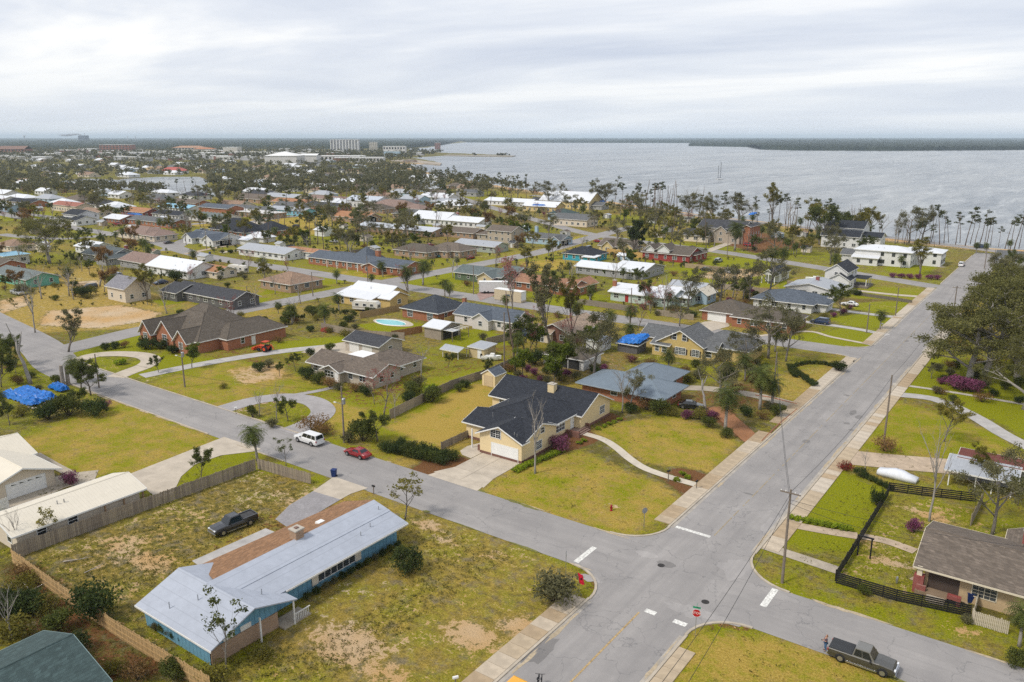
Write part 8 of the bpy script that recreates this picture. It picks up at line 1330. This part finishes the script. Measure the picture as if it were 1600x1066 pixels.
for i in range(120):
    px, py = rr.uniform(-20, 560), rr.uniform(236, 253); x, y = P(px, py); wpx = rr.uniform(8, 22); D = math.hypot(x, y); wm = wpx*D/1244; h_ = rr.uniform(5, 9)
    if sdist(np.array([x]), np.array([y]), BAY)[0] < 60: continue
    o = thing('distant_building', '', 'building', (x, y, 0), YAW, 'low pale town buildings'); m_ = MB(); m_.box(-wm/2, 0, -.3, wm/2, 25, h_); cw, wl = rr.choice((('white', WHF), ('cream', PALEB), ('white', WHF), ('grey', CONDO), ('brick-red', BRKF))); m_.build('wall', wl, o); m_ = MB(); m_.box(-wm/2-.5, -.5, h_, wm/2+.5, 25.5, h_+.6); m_.build('roof', WHITE, o); o['base'] = 'small %s flat-roofed town building' % cw
# small far houses between the trees
frefs = 0; spots_used = []; cells = {}
for i in range(420):
    px, py = rr.uniform(-10, 760), rr.uniform(252, 330); x, y = P(px, py)
    if sdist(np.array([x]), np.array([y]), BAYOU)[0] < 25 or sdist(np.array([x]), np.array([y]), BAY)[0] < 30 or any(math.dist((x, y), s) < 27 for s in spots_used) or len(spots_used) >= 120 or not free(x, y, 6): continue
    spots_used.append((x, y)); k, rf, wl, cn = rr.choice(FARK+FARK[:1]*2); w_, d_ = rr.uniform(17, 30), rr.uniform(10, 15); cells.setdefault((cn, rr.random() > .5), []).append((x, y, w_, d_, rf, wl))
n_far = 0
for (cn, hip), hs_ in cells.items():
    for (x, y, w_, d_, rf, wl) in hs_:
        m_ = thing('distant_house', '', 'house', (x, y, 0), 0, 'small houses between the far trees'); wing(m_, (x, y), (x-w_/2, y-d_/2, x+w_/2, y+d_/2, 3.2, d_*.2, 'hx' if hip else 'gx'), wl, rf, TRIM)
        for k in range(3): window(m_, 'S', (k-1)*w_*.3, -d_/2, 1, 2.0, 1.4, 'plain')
        window(m_, 'E', w_/2, 0, 1, 2.0, 1.4, 'plain'); m_['base'] = 'small far house with %s %s roof' % (cn, 'hip' if hip else 'gable'); n_far += 1
# woods: joined low clumps, one mass each
def wood(name, label, pts, seed, hmin=7, hmax=13, leaves=26, mat=None, size=1.5):
    rg = np.random.default_rng(seed); lv = Leaves(); tb = MB()
    for (x, y) in pts:
        h_ = rg.uniform(hmin, hmax); r_ = h_*rg.uniform(.28, .5)
        for q in range(3): lv.add(rg, (x+rg.normal()*r_*.5, y+rg.normal()*r_*.5, h_*rg.uniform(.5, .85)), r_*.75, leaves//3, size, .75)
        tb.v += [(x-.25, y, 0), (x+.25, y, 0), (x+.1, y, h_*.7), (x-.1, y, h_*.7)]; n = len(tb.v); tb.f.append((n-4, n-3, n-2, n-1))
    o = lv.mesh(name, mat or LOAK); o = ob(name, o); o['kind'] = 'stuff'; o['label'] = label; t_ = tb.build('trunks', BARK, o); t_['kind'] = 'stuff'; return o
def scatter(n, box, seed, avoid=0, cond=None):
    rg = np.random.default_rng(seed); o = []
    for _ in range(n*6):
        if len(o) >= n: break
        px, py = rg.uniform(box[0], box[2]), box[1]+(box[3]-box[1])*rg.random(); x, y = P(px, py)
        if avoid and any(abs(x-a) < 15 and abs(y-b) < 13 for a, b in spots_used): continue
        o.append((x, y))
    a = np.array(o); d = np.minimum(sdist(a[:, 0], a[:, 1], BAY), sdist(a[:, 0], a[:, 1], BAYOU)); return [tuple(p) for p, k in zip(a, d) if k > 14 and free(p[0], p[1], 4)]
LFAR = leaf_mat('far_leaves', (.085, .092, .05), (.23, .215, .115))
wood('woods', 'mass of grey-green trees around the inlet', scatter(2300, (-60, 248, 640, 306), 1, 1), 1, 6, 12, 34, LFAR, 1.15); wood('woods', 'dark band of shore trees before the far water', scatter(420, (560, 258, 900, 300), 2), 2, 8, 13, 40, LFAR, 1.2); wood('woods', 'town trees below the skyline', scatter(1900, (-80, 233, 690, 250), 3), 3, 8, 14, 24, LFAR, 2.2)
wood('scrub', 'undergrowth between the yards', scatter(1300, (-40, 300, 1100, 420), 4), 4, .8, 2.6, 30, LGRN, .34); wood('scrub', 'brown weedy undergrowth between the yards', scatter(900, (-40, 300, 1250, 480), 5), 5, .5, 1.6, 24, LOLV, .28)
def wooded_land(name, label, pts, hgt, seed, n=70, rows=8):
    """a far shore covered with forest: a bumpy canopy sheet over a strip between two lines of points"""
    rg = np.random.default_rng(seed); m_ = MB(); a, b = pts; na = n
    def lin(l, t): k = t*(len(l)-1); i = min(int(k), len(l)-2); f = k-i; return (l[i][0]*(1-f)+l[i+1][0]*f, l[i][1]*(1-f)+l[i+1][1]*f)
    for j in range(rows+1):
        for i in range(na+1):
            p, q = lin(a, i/na), lin(b, i/na); f = (j/rows)**1.6; z = -1 if j == 0 else hgt*rg.uniform(.6, 1.15); ff = max(0, f-(0 if j else 0)); m_.v.append((p[0]*(1-ff)+q[0]*ff, p[1]*(1-ff)+q[1]*ff, z)) if j != 1 else m_.v.append((p[0]*.9995+q[0]*.0005, p[1]*.9995+q[1]*.0005, z))
    for j in range(rows):
        for i in range(na): m_.f.append((j*(na+1)+i, j*(na+1)+i+1, (j+1)*(na+1)+i+1, (j+1)*(na+1)+i))
    mt, t, b_ = mat_nodes('far_forest'); co = texco(t); b_.inputs['Roughness'].default_value = .95; b_.inputs['Specular IOR Level'].default_value = .05
    t.links.new(mixc(t, ramp(t, noise(t, .02, 5, co, .75), .35, .65), (.018, .028, .024), (.05, .062, .045)), b_.inputs['Base Color']); o = m_.build(name, mt); o['kind'] = 'stuff'; o['label'] = label; return o
wooded_land('forest', 'wooded point on the right across the bay', ([P(x, y) for x, y in ((1188, 233.6), (1250, 235), (1400, 235.6), (1600, 234.2), (1900, 233), (2600, 231))], [P(x, y) for x, y in ((1150, 226.4), (1250, 225.5), (1400, 224), (1600, 223), (1900, 222), (2600, 221))]), 15, 1, 360, 10)
wooded_land('forest', 'low wooded spit in the middle distance of the bay', ([P(x, y) for x, y in ((1076, 228), (1130, 229), (1192, 230))], [P(x, y) for x, y in ((1085, 222), (1150, 222.5), (1230, 223))]), 14, 2, 60, 8)
wooded_land('forest', 'hazy far shore behind the bay', ([P(x, y) for x, y in ((730, 222.6), (900, 223.2), (1100, 223.6), (1300, 222.5), (2700, 222))], [P(x, y) for x, y in ((700, 216.4), (900, 216.4), (1100, 216.4), (1300, 216.2), (2700, 216.2))]), 18, 3, 420, 12)
wooded_land('forest', 'forest reaching the horizon behind the town', ([P(x, y) for x, y in ((-900, 233), (0, 233.5), (300, 233), (520, 233), (640, 231.5), (690, 227))], [P(x, y) for x, y in ((-900, 216.2), (0, 216.2), (300, 216.2), (520, 216.2), (640, 216.2), (740, 216.2))]), 14, 4, 520, 26)
# marina spit
x, y = P(720, 243.6); sp = MB(); q = PP([(690, 243.6), (740, 244.6), (800, 245.2), (806, 244), (760, 242.8), (700, 242.4)]); sp.prism(q, -1, 1.2); struct('breakwater', sp, M('concrete', (.30, .27, .22), .95, .2, .2), 'low marina breakwater reaching into the bay'); sp = MB(); sp.prism(PP([(610, 252), (688, 258.5), (690, 256), (640, 250)]), -1, 1.6); struct('quay', sp, M('concrete', (.36, .31, .25), .95, .2, .2), 'quay wall in front of the warehouses')
wood('scrub', 'trees on the marina breakwater', [P(742+rr.uniform(-3, 3), 243.6) for _ in range(5)]+[P(785+rr.uniform(-12, 12), 243.9) for _ in range(12)], 9, 4, 9, 30, LFAR, 1.6)
farbox('bay_tower', 'isolated tower block standing at the far shore', 683.5, 233, 8, 223.5, 20, BRKF, None, 'the far shore tower', (3, 6))
# smoke drifting off the mill
x, y = P(129, 222); D = math.hypot(x, y); rg = random.Random(3); m_ = MB(); zz = HT(129, 222, 208); right = Vector((math.cos(YAW), math.sin(YAW), 0)); pts = [Vector((x, y, zz))-right*D/1244*k*4.5+Vector((0, 0, D/1244*(1.2-.1*k+.5*math.sin(k)))) for k in range(8)]; m_.tube(pts, [D/1244*v for v in (.5, 1.0, 1.3, 1.5, 1.6, 1.5, 1.2, .4)], 8)
sm = m_.build('smoke', None, None, True); sm['kind'] = 'stuff'; sm['label'] = 'thin smoke drifting from the mill stacks'; mt = bpy.data.materials.new('smoke'); mt.use_nodes = True; t = mt.node_tree; t.nodes.clear(); o_ = N(t, 'ShaderNodeOutputMaterial'); pv = N(t, 'ShaderNodeVolumePrincipled'); pv.inputs['Color'].default_value = (.55, .55, .58, 1); pv.inputs['Density'].default_value = 1.6/(D/1244*2.6); t.links.new(pv.outputs[0], o_.inputs['Volume']); sm.data.materials.append(mt)
# grass tufts and weeds of the near lots
rg = np.random.default_rng(17); lv = Leaves()
tp_ = []
for box, n in (((360, 790, 900, 1064), 6000), ((60, 740, 520, 930), 3600), ((1010, 985, 1400, 1064), 120), ((1180, 700, 1560, 960), 900), ((0, 860, 320, 1064), 900), ((745, 660, 1150, 840), 500)):
    for _ in range(n):
        x, y = P(rg.uniform(box[0], box[2]), rg.uniform(box[1], box[3]))
        if (-41 < x < -23.5) or (70.5 < y < 81.5) or not free(x, y, -.3) or (-73.5 < x < -64 and 80 < y < 92): continue
        tp_.append((x, y))
a_ = np.array(tp_); ok = np.ones(len(a_), bool)
for q in PADS: ok &= sdist(a_[:, 0], a_[:, 1], q) > .2
for x, y in a_[ok]: lv.add(rg, (x, y, .06), .26, 5, .085, .6, rg.random())
tf = ob('weeds', lv.mesh('weeds', leaf_mat('weed_leaves', (.075, .085, .012), (.24, .20, .05)))); tf['kind'] = 'stuff'; tf['label'] = 'weeds and grass tufts of the open lots'
# ---- haze
hz = MB(); hz.box(-64000, -4200, -5.2, 64000, 64000, 135); ho = hz.build('haze', None); ho['kind'] = 'stuff'; ho['label'] = 'thin sea haze over the whole view'
mt = bpy.data.materials.new('haze'); mt.use_nodes = True; t = mt.node_tree; t.nodes.clear(); o_ = N(t, 'ShaderNodeOutputMaterial'); pv = N(t, 'ShaderNodeVolumePrincipled'); pv.inputs['Color'].default_value = (.74, .87, 1, 1); pv.inputs['Density'].default_value = 6e-5; pv.inputs['Anisotropy'].default_value = 0.0; t.links.new(pv.outputs[0], o_.inputs['Volume']); ho.data.materials.append(mt)
# ================================================================ LABELS OF PLANTS AND FAR HOUSES
NUM = 'first second third fourth fifth sixth seventh eighth ninth tenth eleventh twelfth'.split()
def relation(x, y):
    a, b, r, ref = min((q for q in REFS if 'commercial blocks' not in q[3]), key=lambda q: max(0, math.dist((x, y), q[:2])-q[2])); p, q = PX(x, y), PX(a, b); rp = r*1244/max(60, math.hypot(a, b))
    if abs(p[0]-q[0]) > rp*.9: w_ = 'left of' if p[0] < q[0] else 'right of'
    else: w_ = 'behind' if math.hypot(x, y) > math.hypot(a, b) else 'in front of'
    return w_+' '+ref
def singles(items):
    """items: (object, base phrase); number the ones that would share a phrase, from left to right"""
    d = {}
    for o, ph in items: d.setdefault(ph, []).append(o)
    for ph, os_ in d.items():
        if len(os_) == 1: os_[0]['label'] = ph; continue
        if len(os_) > 12:
            for o in os_: o['label'] = ph
            continue
        os_.sort(key=lambda o: PX(o.location.x, o.location.y)[0])
        for i, o in enumerate(os_):
            n = len(os_); o['label'] = ('leftmost ' if i == 0 else 'rightmost ' if i == n-1 else NUM[i]+' from left, ')+ph
GROUPED = {'foundation shrubs of the blue house': 'dark low foundation shrub against the long blue house', 'long dark hedge beside the street': 'dark dense shrub in the long hedge beside the street', 'green border along the yellow house': 'bright strappy plant in the border along the yellow house', 'green tufts in the mulch beds': 'small green tuft in the red mulch beds of the yellow house', 'curved low hedge at the main road': 'low clipped shrub of the curved hedge at the main road', 'magenta azalea row along the corner lawn': 'magenta azalea in the row along the far corner lawn', 'low hedge beside the covered car': 'low hedge shrub beside the covered car', 'tufts edging the sandy path': 'small tuft edging the sandy garden path', 'slender shore pines at the road end': 'slender pine on the shore at the road end', 'bare shore pine poles at the road end': 'bare pine pole on the shore at the road end', 'bare pine poles on the beach': 'bare pine pole standing on the beach', 'ragged beach pines': 'ragged thin pine on the beach', 'shore palms': 'small palm near the shore road'}
todo = []
for o, kind, adj, label, h_ in PLANTS:
    g = o['group']
    if label: o['label'] = label
    elif g in GROUPED: todo.append((o, GROUPED[g]))
    else: todo.append((o, ('tall ' if h_ > 11 and 'tall' not in adj and 'large' not in adj else '')+adj+' '+relation(o.location.x, o.location.y)))
singles(todo); singles([(o, n_+' '+relation(*p)) for o, p, n_ in CARS]); bs_ = [o for o in COL.objects if 'base2' in o.keys()]; singles([(o, o['base2']+' '+relation(o.location.x, o.location.y)) for o in bs_])
for o in bs_: del o['base2']
singles([(f_, 'short weathered panel fence '+relation(f_.location.x, f_.location.y)) for f_ in FENCES])
far_ = [o for o in COL.objects if 'base' in o.keys()]
rows = {}
for o in far_: py = PX(o.location.x, o.location.y)[1]; rows[o.name] = 'near the skyline' if py < 268 else 'around the inlet' if py < 286 else 'below the inlet' if py < 306 else 'among the middle rows'
singles([(o, o['base']+' '+(relation(o.location.x, o.location.y) if o.name.startswith('distant_building') else rows[o.name])) for o in far_])
for o in far_: del o['base']
